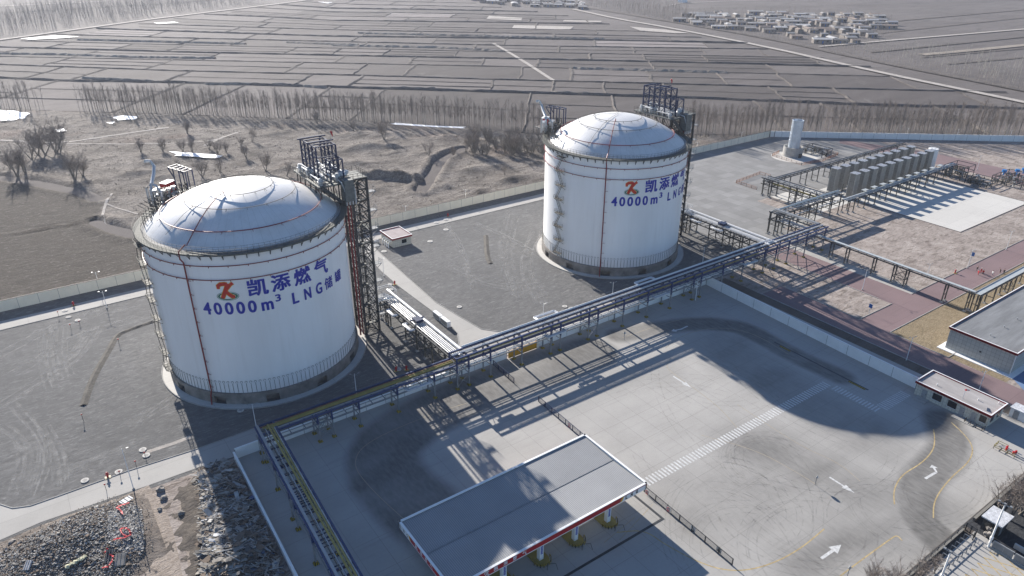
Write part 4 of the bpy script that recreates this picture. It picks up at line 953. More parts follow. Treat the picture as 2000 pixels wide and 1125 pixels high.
# high rack with two tiers on to the process area
st = [0.2, 3.5, 9.8, 19.3, 28.6, 31.7, 41.4, 44.6, 54.0, 63.3, 72.7, 82.2, 85.4, 95.1, 104.6, 115.2, 121, 127.5, 137, 147.5]
rack('long two tier blue pipe rack running from the yard wall to the process area', (51.4, -3.6), (200.0, -3.6), 3.4, st, 8.5, zl=5.2, foot='hazard', braced=((0, 1), (6, 7), (11, 12), (15, 16), (17, 18)), step=3.15,
     sidez=((7.15, 'blue', 0.2, 0.5),),
     pipes=((-1.25, 7.75, .2, 'yellow', 0, 112), (-0.8, 7.75, .16, 'yellow', 0, 112), (-0.2, 7.6, .13, 'redpipe', 0, 100), (0.1, 8.65, .1, 'pipewhite', 0, None), (0.55, 8.65, .1, 'pipewhite', 0, None), (1.0, 8.65, .07, 'rust', 0, None), (-0.6, 8.6, .08, 'rust', 3, None),
            (2.1, 8.75, .28, 'pipewhite', 4, 122), (-1.1, 5.45, .13, 'pipewhite', 0, 108), (-0.4, 5.45, .1, 'pipewhite', 0, 108), (0.5, 5.45, .1, 'galv', 0, 140), (-1.35, 7.1, .1, 'pipewhite', 60, 120)),
     loops=((26.0, -1.7, -1.9, 6.2, 6.6, .2, 'alu'), (64.0, -1.7, -1.9, 6.2, 6.6, .2, 'alu'), (27.0, 2.1, 2.0, 7, 8.7, .2, 'pipewhite'), (63.0, 2.1, 2.0, 7, 8.7, .2, 'pipewhite'), (2.5, -0.2, 1.3, 4, 7.7, .2, 'pipewhite'), (103, -1.7, -1.9, 6.2, 6.6, .2, 'alu'), (118, -.5, 1.6, 4, 8.8, .2, 'pipewhite')),
     )
# rack going down the left side of the yard
st = [3.2, 12.9, 22.4, 25.5, 35.1, 44.7]
rack('blue pipe rack with yellow pipes running down the left edge of the yard', (6.7, -1.9), (4.3, -60), 3.8, st, 7.0, zl=4.9, foot='hazard', braced=((2, 3),), step=3.0,
     pipes=((0.55, 7.2, .22, 'yellow', 1, None), (1.1, 7.2, .22, 'yellow', 1.6, None), (-0.2, 7.05, .12, 'galv', 2, None), (-0.6, 7.05, .1, 'rust', 2, None), (1.5, 7.05, .08, 'pipewhite', 2, None)), tray=((-1.45, 0.5, 7.2, 'galv'),))
# branch from the stair tower of each tank
st = [2.0, 5.2, 8.2, 17.0, 23.2, 27.6, 31.4, 38]
bA = rack('grey rack with fat white pipe linking the nearer tank to the blue main rack', (54.0, 39), (54.0, -1.0), 3.9, st, 6.8, zl=5.0, upper='darksteel', lower='rust', beam='darksteel', foot=True, braced=((0, 1), (1, 2), (3, 4), (4, 5), (5, 6)), step=2.4,
     pipes=((1.55, 7.5, .42, 'pipewhite', 0, None), (0.8, 7.1, .16, 'pipewhite', 3, None), (0.3, 7.1, .16, 'pipewhite', 3, None), (-0.2, 7.1, .14, 'pipewhite', 3, None), (-0.75, 7.1, .16, 'alu', 3, None), (-1.3, 7.1, .14, 'alu', 3, None), (0.9, 5.3, .14, 'galv', 0, None)),
     loops=((9, -1.6, -1.8, 4.2, 6.4, .22, 'pipewhite'), (18.5, -1.6, -1.8, 4.4, 6.4, .22, 'pipewhite')))
b = MB(); b.box(53.0, 55.0, 17.0, 19.5, 7.4, 8.1); b.bar((52, 18.5, 7.9), (56, 18.5, 7.9), 0.3); b.build('valve_platform', M['navy'], bA)
b = MB()
for q in (33.2, 34.2, 35.2, 36.2): b.tube([(49, q, 8), (53.6+(36-q)*.4, q, 8), (53.6+(36-q)*.4, q-2.5, 7.2)], 0.17, 7)
b.build('bridge_pipes', M['pipewhite'], bA, True)
b = MB(); b.bar((48.9, 32.4, 7.0), (52.2, 32.4, 7.0), 0.35); b.bar((48.9, 37.2, 7.0), (52.2, 37.2, 7.0), 0.35); b.bar((52.0, 32.4, 0), (52.0, 32.4, 7), 0.3); b.build('bridge_beams', M['rust'], bA)
b = MB(); handrail(b, [(50, 38.5, 8.3), (56, 38.5, 8.3), (56, 34, 8.3)], 1.1, 1.0, 0.05); b.build('railing', M['pipewhite'], bA)
bB = copy_tree(bA, loc=(54.0+120.1, 39.3, 0)); bB['label'] = 'grey rack with fat white pipe linking the farther tank to the blue main rack'
# process-area racks
P5 = dict(upper='darksteel', lower='rust', beam='darksteel', foot=True, zsplit=4)
rack('tall dark rack turning from the far end of the main rack towards the back', (198.2, -2), (198.2, 15.8), 4.4, [1.0, 9, 14.5, 17.2], 8.4, zl=5.6, pipes=((-1.3, 8.7, .18, 'alu', 0, None), (-.6, 8.7, .15, 'galv', 0, None), (0.4, 8.7, .12, 'galv', 0, None), (-1.2, 5.9, .3, 'alu', 2, 14), (-.3, 5.9, .25, 'alu', 2, 14), (1.2, 5.9, .2, 'alu', 2, 14)), step=2.2, **P5)
rack('dark rack with broad pale tray leading to the front row of vaporizers', (196.5, 14.0), (237, 14.0), 3.8, [1, 9.5, 19, 23.5, 33, 38.5], 8.0, zl=5.2, braced=((2, 3),), pipes=((0.9, 8.5, .38, 'tray', 3, None), (-.2, 8.3, .12, 'galv', 0, None), (-.9, 8.3, .14, 'galv', 0, None), (-1, 5.5, .16, 'alu', 0, None)), tray=((1.5, .9, 8.25, 'tray'),), step=2.4, **P5)
rack('dark rack carrying yellow gas pipes, standing between the orange railing and the pale pad', (231.3, 44.5), (231.3, 15.9), 4.2, [1.2, 5.2, 14, 17.2, 23], 7.4, zl=5.0, braced=((2, 3),), pipes=((1.2, 5.3, .22, 'yellow', 3, None), (.4, 5.3, .2, 'yellow', 4, None), (-1.2, 7.6, .16, 'galv', 0, None), (.6, 7.6, .14, 'alu', 0, None)), step=2.3, **P5)
rack('slender dark rack running behind the back row of vaporizers', (229.5, 42.6), (335, 42.6), 2.8, [1, 7, 15, 26.5, 35, 44, 54, 64, 75, 86, 98], 6.0, pipes=((-.6, 6.3, .15, 'rust', 0, None), (.5, 6.3, .12, 'galv', 0, None), (0, 6.2, .1, 'galv', 0, None)), step=2.6, **P5)
v5 = rack('low dark rack along the foot of the front row of vaporizers', (237, 11.3), (322, 11.3), 2.6, [1.5, 5, 12.5, 20, 28, 36, 43, 51, 59, 66, 74, 81], 5.4, braced=((6, 7),), pipes=((.6, 5.8, .2, 'alu', 0, None), (-.1, 5.7, .15, 'galv', 0, None), (-.7, 5.7, .18, 'galv', 0, None)), tray=((1.1, .5, 5.7, 'tray'),), step=2.2, **P5)
for i in range(10):
    b = MB(); X_ = 251+6.5*i; b.box(X_, X_+3.0, 11.8, 13.4, 6.5, 6.62); b.bar((X_+1.5, 12.6, 5.4), (X_+1.5, 12.6, 6.5), 0.2); b.build('valve_canopy', M['tray'], v5)
rack('white topped cable rack crossing the red road towards the grass', (195.2, -5), (194.4, -57.2), 1.8, [6, 11.7, 21.2, 28, 32, 44, 50.7, 53.1], 6.0, braced=((3, 4),), pipes=(), tray=((0.1, 1.5, 6.35, 'tray'), (-.6, .25, 6.5, 'galv')), step=3, **P5)
rack('white topped cable rack running behind the grey roofed hall', (193.6, -57.6), (300, -57.6), 2.0, [1.2, 10, 19.5, 23, 33, 43, 53], 6.0, braced=((2, 3),), pipes=(), tray=((0, 1.8, 6.35, 'tray'), (.8, .25, 6.5, 'galv')), step=3, **P5)

# ================================================================== VAPORIZERS
def vaporizer():
    t = empty('vaporizer', (256.2, 20.0, 0), 'finned aluminium vaporizer tower', 'vaporizer', 'two rows of finned vaporizer towers'); x, y = 256.2, 20.0; w_ = 1.5
    for k in range(3):
        z0 = 1.0+3.25*k; z1 = z0+3.17; b = MB(); b.k = 1; b.box(x-w_+.3, x+w_-.3, y-w_+.3, y+w_-.3, z0+.02, z1-.02); b.k = 0
        for i in range(11):
            q = -w_+.1+i*(2*w_-.2)/10
            b.box(x+q-.04, x+q+.04, y-w_, y-w_+.299, z0, z1); b.box(x+q-.04, x+q+.04, y+w_-.299, y+w_, z0, z1)
            b.box(x-w_, x-w_+.299, y+q-.04, y+q+.04, z0+.003, z1); b.box(x+w_-.299, x+w_, y+q-.04, y+q+.04, z0+.003, z1)
        b.build('fin_bank', [M['fin'], M['fincore']], t)
    b = MB(); b.box(x-w_-.05, x+w_+.05, y-w_-.05, y+w_+.05, 10.76, 10.9)
    for i in range(7): q = -w_+.2+i*.49; b.bar((x+q, y-w_, 10.95), (x+q, y+w_, 10.95), 0.12)
    b.build('header_top', M['fintop'], t)
    b = MB()
    for i in (-1.3, -.4, .4, 1.3):
        for j in (-1.3, 1.3): b.bar((x+i, y+j, 0), (x+i, y+j, 1.0), 0.16)
    b.tube([(x, y-1.7, .6), (x, y-4.5, .6), (x, y-4.5, 5)], .14, 6); b.build('support_legs', M['darksteel'], t)
    return t
vp = vaporizer()
for r_, (Y_, nm) in enumerate(((20.0, 'front'), (28.6, 'back'))):
    for i in range(10):
        o = vp if (r_ == 0 and i == 0) else copy_tree(vp, loc=(256.2+6.44*i, Y_, 0))
        o['label'] = ('finned vaporizer tower at the left end of the %s row' % nm if i == 0 else 'finned vaporizer tower at the right end of the %s row' % nm if i == 9 else 'finned vaporizer tower, number %d from the left in the %s row' % (i+1, nm))
t = empty('buffer_tank', (322, 22, 0), 'smooth white upright tank at the end of the front vaporizer row', 'buffer tank')
b = MB(); b.cyl(322, 22, 0.8, 10.2, 2.1, 28, cap=True); b.build('shell', M['white'], t, True)
b = MB(); handrail(b, [(322+2*math.cos(q/8*6.28), 22+2*math.sin(q/8*6.28), 10.2) for q in range(9)], 1.1, 1.5, .04); b.bar((323.9, 20.6, 0), (323.9, 20.6, 11), 0.06); b.bar((324.3, 20.9, 0), (324.3, 20.9, 11), 0.06); b.build('top_railing', M['galv'], t)
b = MB(); b.cyl(322, 22, 0, 0.8, 2.3, 28); b.build('base', M['concrete'], t)

# flare stack in its ring wall
t = empty('flare_stack', (290.6, 72.6, 0), 'galvanised flare stack standing in a round concrete wall', 'flare stack')
b = MB(); b.ring(290.6, 72.6, 4.25, 4.6, 0, 4.6, n=48); b.build('ring_wall', M['concrete'], t)
b = MB(); b.ring(290.6, 72.6, 2.45, 2.6, 1.2, 17.4, n=40)
for z in (4.5, 7.7, 10.9, 14.1, 17.2): b.ring(290.6, 72.6, 2.6, 2.72, z, z+.18, n=40)
for i in range(12): a = R(30*i); b.bar((290.6+2.62*math.cos(a), 72.6+2.62*math.sin(a), 1.3), (290.6+2.62*math.cos(a), 72.6+2.62*math.sin(a), 17.3), .08)
b.build('shell', mat('bright_galvanised', (0.55, 0.60, 0.66), .4, .4, var=.12, scale=.6), t, True)
b = MB(); b.ring(290.6, 72.6, 0, 2.45, 1.2, 1.4, n=40); 
for i in range(6): a = R(60*i); b.bar((290.6+2.4*math.cos(a), 72.6+2.4*math.sin(a), 0), (290.6+2.4*math.cos(a), 72.6+2.4*math.sin(a), 1.3), 0.3)
b.build('burner_floor', M['darksteel'], t)
b = MB(); b.box(289.2, 290.6, 67.4, 68.15, 0, 2.0); b.build('access_box', M['darksteel'], t)
def skid(label, x0, x1, y0, y1, h, seed, n, cat='pipe skid', m1='rust', m2='alu'):
    t = empty('pipe_skid', (x0, y0, 0), label, cat); rnd = random.Random(seed); b = MB()
    for X_ in (x0, (x0+x1)/2, x1):
        for Y_ in (y0, y1): b.bar((X_, Y_, 0), (X_, Y_, h), 0.22)
    for z in (h*.5, h):
        for X_ in (x0, (x0+x1)/2, x1): b.bar((X_, y0, z), (X_, y1, z), 0.2)
        for Y_ in (y0, y1): b.bar((x0, Y_, z), (x1, Y_, z), 0.2)
    b.build('frame', M['darksteel'], t)
    for k in range(n):
        b = MB(); X_ = rnd.uniform(x0, x1); Y_ = rnd.uniform(y0, y1); z = rnd.uniform(.6, h*.95); L_ = rnd.uniform(1.5, 5)
        if k % 2: b.tube([(X_, Y_, 0.1), (X_, Y_, z), (min(X_+L_, x1), Y_, z), (min(X_+L_, x1), Y_, .2)], rnd.uniform(.12, .28), 7)
        else: b.tube([(X_, Y_, 0.1), (X_, Y_, z), (X_, min(Y_+L_, y1), z), (X_, min(Y_+L_, y1), .2)], rnd.uniform(.12, .28), 7)
        b.cyl(X_, Y_, z*.5, z*.5+.3, .42, 8); b.build('pipe', M[m1] if k % 3 else M[m2], t, True)
    return t
skid('tangle of valves and dark pipes beside the flare stack', 299, 307, 62, 73, 3.4, 1, 22)
sk = skid('metering skid under a frame at the right end of the low rack', 318, 330, 6, 14, 5.2, 2, 20)
sk = skid('dark pump skid standing on the pale pad near its back corner', 316, 326, -6, 3, 2.4, 4, 18)
s2 = skid('crowded pipe skid with three blue fans on the far corner of the pale pad', 327, 343, -15, -3, 3.2, 5, 34)
for q in ((331, -5.5), (336.5, -8.5), (340.5, -9.5)):
    b = MB(); b.cyl(q[0], q[1], 3.2, 4.6, .25, 8); b.cyl(q[0], q[1], 4.6, 5.6, .95, 12); b.build('blue_fan', mat('bright_blue', (0.02, 0.16, 0.42), 0.4) if 'bright' not in M else M['bright'], s2)
def rail_fence(name, pts, label, m_, h=1.1, post=2.6, cat='railing', group=None, mesh=False, pw=.06, closed=False):
    p = [Vector((q[0], q[1], 0)) for q in pts]; t = empty(name, p[0], label, cat, group)
    for a, c in zip(p, p[1:]):
        n = max(1, round((c-a).length/post)); b = MB()
        for z in ((h, h*.5, 0.12) if not mesh else (h, .15)): b.bar(a+Vector((0, 0, z)), c+Vector((0, 0, z)), pw)
        if mesh:
            q = 0.0; L_ = (c-a).length
            while q < L_: e = a.lerp(c, q/L_); b.bar(e+Vector((0, 0, .15)), e+Vector((0, 0, h)), 0.025); q += .22
            for z in np.arange(.4, h, .3): b.bar(a+Vector((0, 0, z)), c+Vector((0, 0, z)), .02)
        b.build('rails', M[m_], t)
        for i in range(n+1): e = a.lerp(c, i/n); b = MB(); b.bar(e, e+Vector((0, 0, h+.06)), pw*1.7); b.build('post', M[m_] if m_ != 'orange' else M['rust'], t)
    return t
def mesh_panel(pts, h, label, m_='orange'):
    return rail_fence('safety_railing', pts, label, m_, h, 2.8, 'safety railing', 'orange safety railings', True)
mesh_panel([(233.4, 49), (233.4, 60), (252.6, 62.4), (252.6, 56.5)], 1.3, 'orange mesh railing standing alone on the paving left of the yellow gas pipes')
mesh_panel([(280, 60), (281.5, 77.5), (289, 79)], 1.3, 'orange mesh railing curving round the left of the flare stack')
mesh_panel([(280, 59.8), (294, 58), (309.5, 60)], 1.3, 'orange mesh railing in front of the flare stack')
mesh_panel([(309.7, 60.2), (310.7, 69)], 1.3, 'short orange mesh railing right of the flare stack pipework')

# ================================================================== WALLS
def wall(label, pts, h, m_, thick=0.3, panel=4.6, cope='coping', lamps=0):
    p = [Vector((q[0], q[1], 0)) for q in pts]; t = empty('boundary_wall', p[0], label, 'wall'); 
    for a, c in zip(p, p[1:]):
        b = MB(); b.bar(a+Vector((0, 0, h/2)), c+Vector((0, 0, h/2)), thick, h); b.build('wall_panels', M[m_], t)
        b = MB(); b.bar(a+Vector((0, 0, h+.06)), c+Vector((0, 0, h+.06)), thick+.16, .12); b.build('coping', M[cope], t)
        b = MB(); L_ = (c-a).length; n = max(1, round(L_/panel)); d = (c-a).normalized()
        for i in range(n+1): e = a.lerp(c, i/n); b.bar(e-d*.04+Vector((0, 0, h/2)), e+d*.04+Vector((0, 0, h/2)), thick+.03, h)
        b.build('panel_joints', M['gap'], t)
    return t
wall('long cream panel wall between the gravel and the rough ground', [(-130, 104.4), (311.3, 101.4)], 3.3, 'cream', panel=5.2)
wall('pale wall running off to the right behind the process area', [(311.4, 101.3), (432, 4), (700, -214)], 3.0, 'whitewall', panel=6, cope='whitewall')
for lab, x0, x1 in (('white wall of the lorry yard, left of the ochre gate', 0.3, 69.3), ('white wall of the lorry yard, right of the ochre gate', 79.0, 145.2)):
    wall(lab, [(x0, -0.5), (x1, -0.5)], 2.4, 'whitewall', panel=5, cope='whitewall')
wall('tall white wall along the right side of the lorry yard', [(145.2, -0.8), (143.2, -50), (142.8, -68.6)], 2.9, 'whitewall', .3, 6.2, 'whitewall')
wall('thin white wall between the lorry yard and the rubble', [(0, -0.8), (-1.5, -72)], 2.0, 'whitewall', .25, 6, 'whitewall')
t = empty('sliding_gate', (69.6, -.7, 0), 'ochre sliding gate in the white wall under the pipe rack', 'gate')
b = MB(); b.box(69.6, 78.6, -1.05, -.85, 0.15, 2.2); b.build('gate_panel', M['ochre'], t)
b = MB()
for i in range(30): b.box(69.9+.3*i, 69.98+.3*i, -1.12, -1.06, .12, .5)
b.build('gate_teeth', M['black'], t)
b = MB(); b.box(78.62, 79.2, -1.2, -.3, 0, 2.7); b.build('gate_pillar', M['cream'], t)

# ================================================================== BUILDINGS
def flat_house(name, label, x0, x1, y0, y1, h, wallm, roofm, band=0.45, par=0.35):
    t = empty(name, (x0, y0, 0), label, 'building')
    b = MB(); b.box(x0+.35, x1-.35, y0+.35, y1-.35, 0, h-.5); b.build('wall', wallm, t)
    b = MB(); b.box(x0, x1, y0, y1, h-.5, h-.25); b.build('roof', roofm, t)
    b = MB()
    for q in ((x0, x1, y0, y0+.18), (x0, x1, y1-.18, y1), (x0, x0+.18, y0+.18, y1-.18), (x1-.18, x1, y0+.18, y1-.18)): b.box(*q, h-.6-.01, h+par-.35)
    b.build('fascia', M['red'], t)
    b = MB()
    for q in ((x0-.03, x1+.03, y0-.03, y0+.22), (x0-.03, x1+.03, y1-.22, y1+.03), (x0-.03, x0+.22, y0+.22, y1-.22), (x1-.22, x1+.03, y0+.22, y1-.22)): b.box(*q, h+par-.35, h+par-.28)
    b.build('coping', M['white'], t)
    return t
def tiled(name, base, w_=1.1):
    k = NB(name, 0.7, 0.3); n_ = k.n.new('ShaderNodeSeparateXYZ'); k.l.new(k.vec, n_.inputs[0]); cb = k.n.new('ShaderNodeCombineXYZ')
    ad = k.n.new('ShaderNodeMath'); ad.operation = 'ADD'; k.l.new(n_.outputs[0], ad.inputs[0]); k.l.new(n_.outputs[1], ad.inputs[1]); k.l.new(ad.outputs[0], cb.inputs[0]); k.l.new(n_.outputs[2], cb.inputs[1])
    c, f = k.brick(w_, w_, .03, cb.outputs[0]); col = k.mix(1.0, base, k.mix(c, (0.93,)*3, (1.04,)*3), 'MULTIPLY')
    return k.done(k.mix(f, col, tuple(x*.5 for x in base)))
M['tilegrey'] = tiled('grey_wall_tiles', (0.42, 0.42, 0.39), 1.0); M['tilecream'] = tiled('cream_wall_tiles', (0.56, 0.54, 0.46), .75)
t = flat_house('grey_hall', 'long hall with grey flat roof, red rim and tiled grey walls', 167.6, 262, -79.2, -62.6, 6.4, M['tilegrey'], M['roofgrey'])
b = MB(); b.box(166.4, 263, -80.2, -61.6, 0.0, 0.14); b.build('plinth', M['white'], t)
for i in range(6):
    b = MB(); X_ = 172+7.5*i; b.cyl(X_, -70.9, 5.9, 6.5, .09, 8); b.cyl(X_, -70.9, 6.5, 6.62, .22, 8); b.build('roof_vent', M['galv'], t)
b = MB(); b.box(167.85, 167.95, -71.4, -71.0, 2.7, 3.1); b.build('wall_vent', M['black'], t)
b = MB(); b.tube([(167.8, -79.0, 5.8), (167.8, -79.0, .2)], .08, 6); b.build('downpipe', M['white'], t)
b = MB(); 
for q in (-61.6-.01, -80.2): pass
for X_ in (182, 197, 212): 
    b = MB(); b.box(X_, X_+1.6, -62.98, -62.9, 1.4, 3); b.build('window', M['glass'], t)
t = flat_house('gatehouse', 'low white gatehouse with grey flat roof and red rim beside the lorry yard', 140.0, 148.0, -86.2, -69.2, 3.7, M['tilecream'], M['beigeroof'])
for y0_, y1_, k in ((-72.3, -71.1, 'd'), (-75.6, -73.6, 'w'), (-79.0, -77.1, 'w'), (-80.9, -79.8, 'd'), (-83.4, -82.3, 'd'), (-86.0+.5, -84.1, 'w')):
    if k == 'w': 
        b = MB(); b.box(140.24, 140.32, y0_, y1_, 1.0, 2.6); f_ = b.build('window', M['glass'], t)
        b = MB(); b.box(140.2, 140.3, y0_-.08, y1_+.08, .9, 1.0); b.build('sill', M['white'], f_)
    else:
        b = MB(); b.box(140.26, 140.33, y0_, y1_, 0.1, 2.3); d_ = b.build('door', M['galv'], t); b = MB(); b.box(140.2, 140.26, y0_+.12, y0_+.2, 1.1, 1.3); b.build('handle', M['black'], d_)
for X_ in (141.6, 144.8): b = MB(); b.box(X_, X_+1.5, -85.92, -85.84, 1.0, 2.6); b.build('window', M['glass'], t)
b = MB(); b.box(137.9, 140.34, -73.2, -70.5, 0, .15); b.box(138.2, 140.34, -83.9, -79.2, 0, .15); b.build('doorstep', M['concrete'], t)
for q in ((142.5, -73), (144.2, -81.5), (146.7, -84.8)): b = MB(); b.cyl(q[0], q[1], 3.4, 3.95, .1, 8); b.build('roof_vent', M['white'], t)
t = empty('windsock', (141.9, -79.2, 3.4), 'red and white windsock on a short pole above the gatehouse roof', 'windsock')
b = MB(); b.bar((141.9, -79.2, 3.4), (141.9, -79.2, 6.0), .06); b.build('pole', M['white'], t)
for k in range(4): b = MB(); b.tube([(141.9+.35*k, -79.2-.1*k, 5.9-.12*k), (142.25+.35*k, -79.3-.1*k, 5.78-.12*k)], [.24-.03*k, .21-.03*k], 8); b.build('sock_band', M['red'] if k % 2 == 0 else M['white'], t)
rail_fence('gatehouse_railing', [(139.4, -82.0), (138.6, -82.0), (138.6, -85.8), (139.4, -86)], 'dark railing outside the gatehouse doors', 'darksteel', 1.0, 1.2)
t = flat_house('pump_hut', 'small cream hut with pinkish roof and red rim on the gravel', 77.8, 85.5, 80.6, 90.4, 3.5, M['tilecream'], mat('pink_roof', (0.34, 0.29, 0.285), .85, var=.12, scale=.4))
b = MB(); b.box(81.5, 83.3, 80.86, 80.94, .9, 2.3); w1 = b.build('window', M['glass'], t); b = MB(); b.box(81.4, 83.4, 80.84, 80.93, .8, .9); b.build('sill', M['white'], w1)
for i in range(4): b = MB(); Y_ = 82+1.5*i; b.tube([(78.1, Y_, 2.2), (77.2, Y_, 2.2), (76.8, Y_, 1.8), (76.8, Y_, 0)], .2, 8); b.build('wall_duct', M['white'], t, True)
t = empty('gas_drum', (75.2, 88.2, 0), 'small pale drum lying on the gravel beside the cream hut', 'drum'); b = MB(); b.tube([(74.4, 88.2, .6), (76.2, 88.6, .6)], .5, 12); b.build('shell', M['alu'], t, True); b = MB(); b.box(74.7, 75.9, 87.9, 88.8, 0, .3); b.build('cradle', M['concrete'], t)
for i, (y0_, lab) in enumerate(((27.9, 'white electrical cabinet at the path edge, the one nearer the hut'), (23.6, 'white electrical cabinet at the path edge, the one nearer the yard wall'))):
    t = empty('electrical_cabinet', (65.4, y0_, 0), lab, 'cabinet', 'white cabinets at the edge of the path')
    b = MB(); b.box(64.7, 65.8, y0_-1.9, y0_+1.9, .2, 1.9); b.build('case', M['white'], t)
    for k in range(3): b = MB(); b.box(64.64, 64.7, y0_-1.75+k*1.2, y0_-.65+k*1.2, .4, 1.75); b.build('louvre_door', M['galv'], t)
    b = MB(); b.box(64.6, 66.1, y0_-2, y0_+2, 0, .2); b.build('base', M['concrete'], t)
for i, (l, w_) in enumerate((('lean low shed roof with white walls right of the gatehouse', 0),)):
    t = empty('shed', (148.6, -90, 0), 'small pale shed standing just behind the gatehouse corner', 'shed')
    b = MB(); b.box(149.5, 152.2, -92.5, -86.6, 0, 2.3); b.build('wall', M['whitewall'], t); b = MB(); b.box(149.3, 152.4, -92.7, -86.4, 2.3, 2.42); b.build('roof', M['fintop'], t); b = MB(); b.box(149.42, 149.5, -88.5, -87.4, .1, 2); b.build('door', M['galv'], t)

# ---- filling canopy
t = empty('filling_canopy', (16.9, -60.7, 0), 'filling station canopy with corrugated grey roof and red and white fascia', 'canopy')
cx0, cx1, cy0, cy1, ct = 16.9, 59.4, -60.7, -42.8, 7.0
b = MB(); b.add([(cx0+.3, cy0+.3, ct-.15), (cx1-.3, cy0+.3, ct-.15), (cx1-.3, -51.7, ct-.45), (cx0+.3, -51.7, ct-.45), (cx1-.3, cy1-.3, ct-.15), (cx0+.3, cy1-.3, ct-.15)], [(0, 1, 2, 3), (3, 2, 4, 5)]); b.build('roof_sheet', M['corr'], t)
b = MB(); b.box(cx0+.35, cx1-.35, -51.85, -51.55, ct-.43, ct-.36); b.build('gutter', M['grey'], t)
b = MB(); b.box(cx0+.3, cx1-.3, cy0+.3, cy1-.3, ct-1.3, ct-1.2); b.build('soffit', M['white'], t)
zb, zt_ = ct-1.35, ct
sides = [((cx0, cy0), (cx1, cy0), (0, -1)), ((cx0, cy1), (cx0, cy0), (-1, 0)), ((cx1, cy0), (cx1, cy1), (1, 0)), ((cx1, cy1), (cx0, cy1), (0, 1))]
for i, (a, c_, n_) in enumerate(sides):
    a = Vector((*a, 0)); c_ = Vector((*c_, 0)); d = (c_-a).normalized(); n_ = Vector((*n_, 0)); L_ = (c_-a).length
    b = MB(); b.bar(a+Vector((0, 0, (zb+zt_)/2))-n_*.15, c_+Vector((0, 0, (zb+zt_)/2))-n_*.15, .3, zt_-zb); b.build('fascia', M['white'], t)
    b = MB(); b.bar(a-d*.05+Vector((0, 0, zt_+.04))-n_*.15, c_+d*.05+Vector((0, 0, zt_+.04))-n_*.15, .42, .08); b.build('coping', M['white'], t)
    lo, hi = (L_*.0, L_-6.7) if i == 0 else (4.5, L_) if i == 1 else (0, L_) if i == 2 else (2, L_-2)
    for o_, m_, e_ in ((.012, 'yellowlogo', .5), (.024, 'red', 0)):
        b = MB(); p0_ = a+d*(lo-(e_ if i == 1 else 0))+n_*o_; p1_ = a+d*(hi+(e_ if i == 0 else 0))+n_*o_; sh = d*(.5 if i == 0 else (-.5 if i == 1 else 0)); b.add([p0_+Vector((0, 0, zb+.2)), p1_+Vector((0, 0, zb+.2)), p1_+sh*(1 if i == 0 else 0)+Vector((0, 0, zt_-.12)), p0_+sh*(1 if i == 1 else 0)+Vector((0, 0, zt_-.12))], [(0, 1, 2, 3)]); b.build('colour_band', M[m_], t)
    if i == 0: b = MB(); q = a+d*(hi+.9)+n_*.018; e = c_+n_*.018; b.add([q+Vector((0, 0, zt_-.28)), e+Vector((0, 0, zt_-.28)), e+Vector((0, 0, zt_-.14)), q+d*.05+Vector((0, 0, zt_-.14))], [(0, 1, 2, 3)]); b.build('colour_band', M['red'], t)
def sign_text(txt, org, right, size, m_, par, bold=0.02, gap=1.4, name='lettering'):
    b = MB(); right = Vector(right)
    for i, g in enumerate(txt):
        if g == ' ': continue
        vs, fs = glyph_fit(g, size*(.95 if ord(g) > 255 else .62), size, bold if ord(g) < 255 else .015)
        o_ = Vector(org)+right*size*gap*i
        for k in range(2 if ord(g) > 255 else 1): b.add([o_+right*(v[0]+.03*k)+Vector((0, 0, v[1]))+right.cross(Vector((0, 0, 1)))*.002*k for v in vs], fs)
    return b.build(name, m_, par)
sign_text('凯添燃气', (24.9, cy0-.03, zb+.33), (1, 0, 0), .85, M['white'], t, gap=2.25)
sign_text('LNG', (54.0, cy0-.03, zb+.2), (1, 0, 0), .82, M['black'], t, bold=.05, gap=1.6)
sign_text('LNG', (cx0-.03, cy1-.5, zb+.3), (0, -1, 0), .72, M['black'], t, gap=1.7)
sign_text('凯添燃气', (cx0-.03, cy1-6.0, zb+.33), (0, -1, 0), .85, M['white'], t, gap=2.0)
b = MB()
for st_, w_ in (([(0, .55), (.3, .85), (.75, .8)], .18), ([(.75, .85), (.45, .4), (.2, 0)], .2), ([(.45, .4), (.95, .75)], .14), ([(.45, .42), (.9, .05)], .18)):
    for p, q in zip(st_, st_[1:]): b.bar((23.0+p[0], cy0-.035, zb+.3+p[1]), (23.0+q[0], cy0-.035, zb+.3+q[1]), .02, w_, up=(0, 1, 0)) if False else b.bar((23.0+p[0], cy0-.04, zb+.3+p[1]), (23.0+q[0], cy0-.04, zb+.3+q[1]), w_, .02, up=(0, 1, 0))
b.build('emblem', M['white'], t)
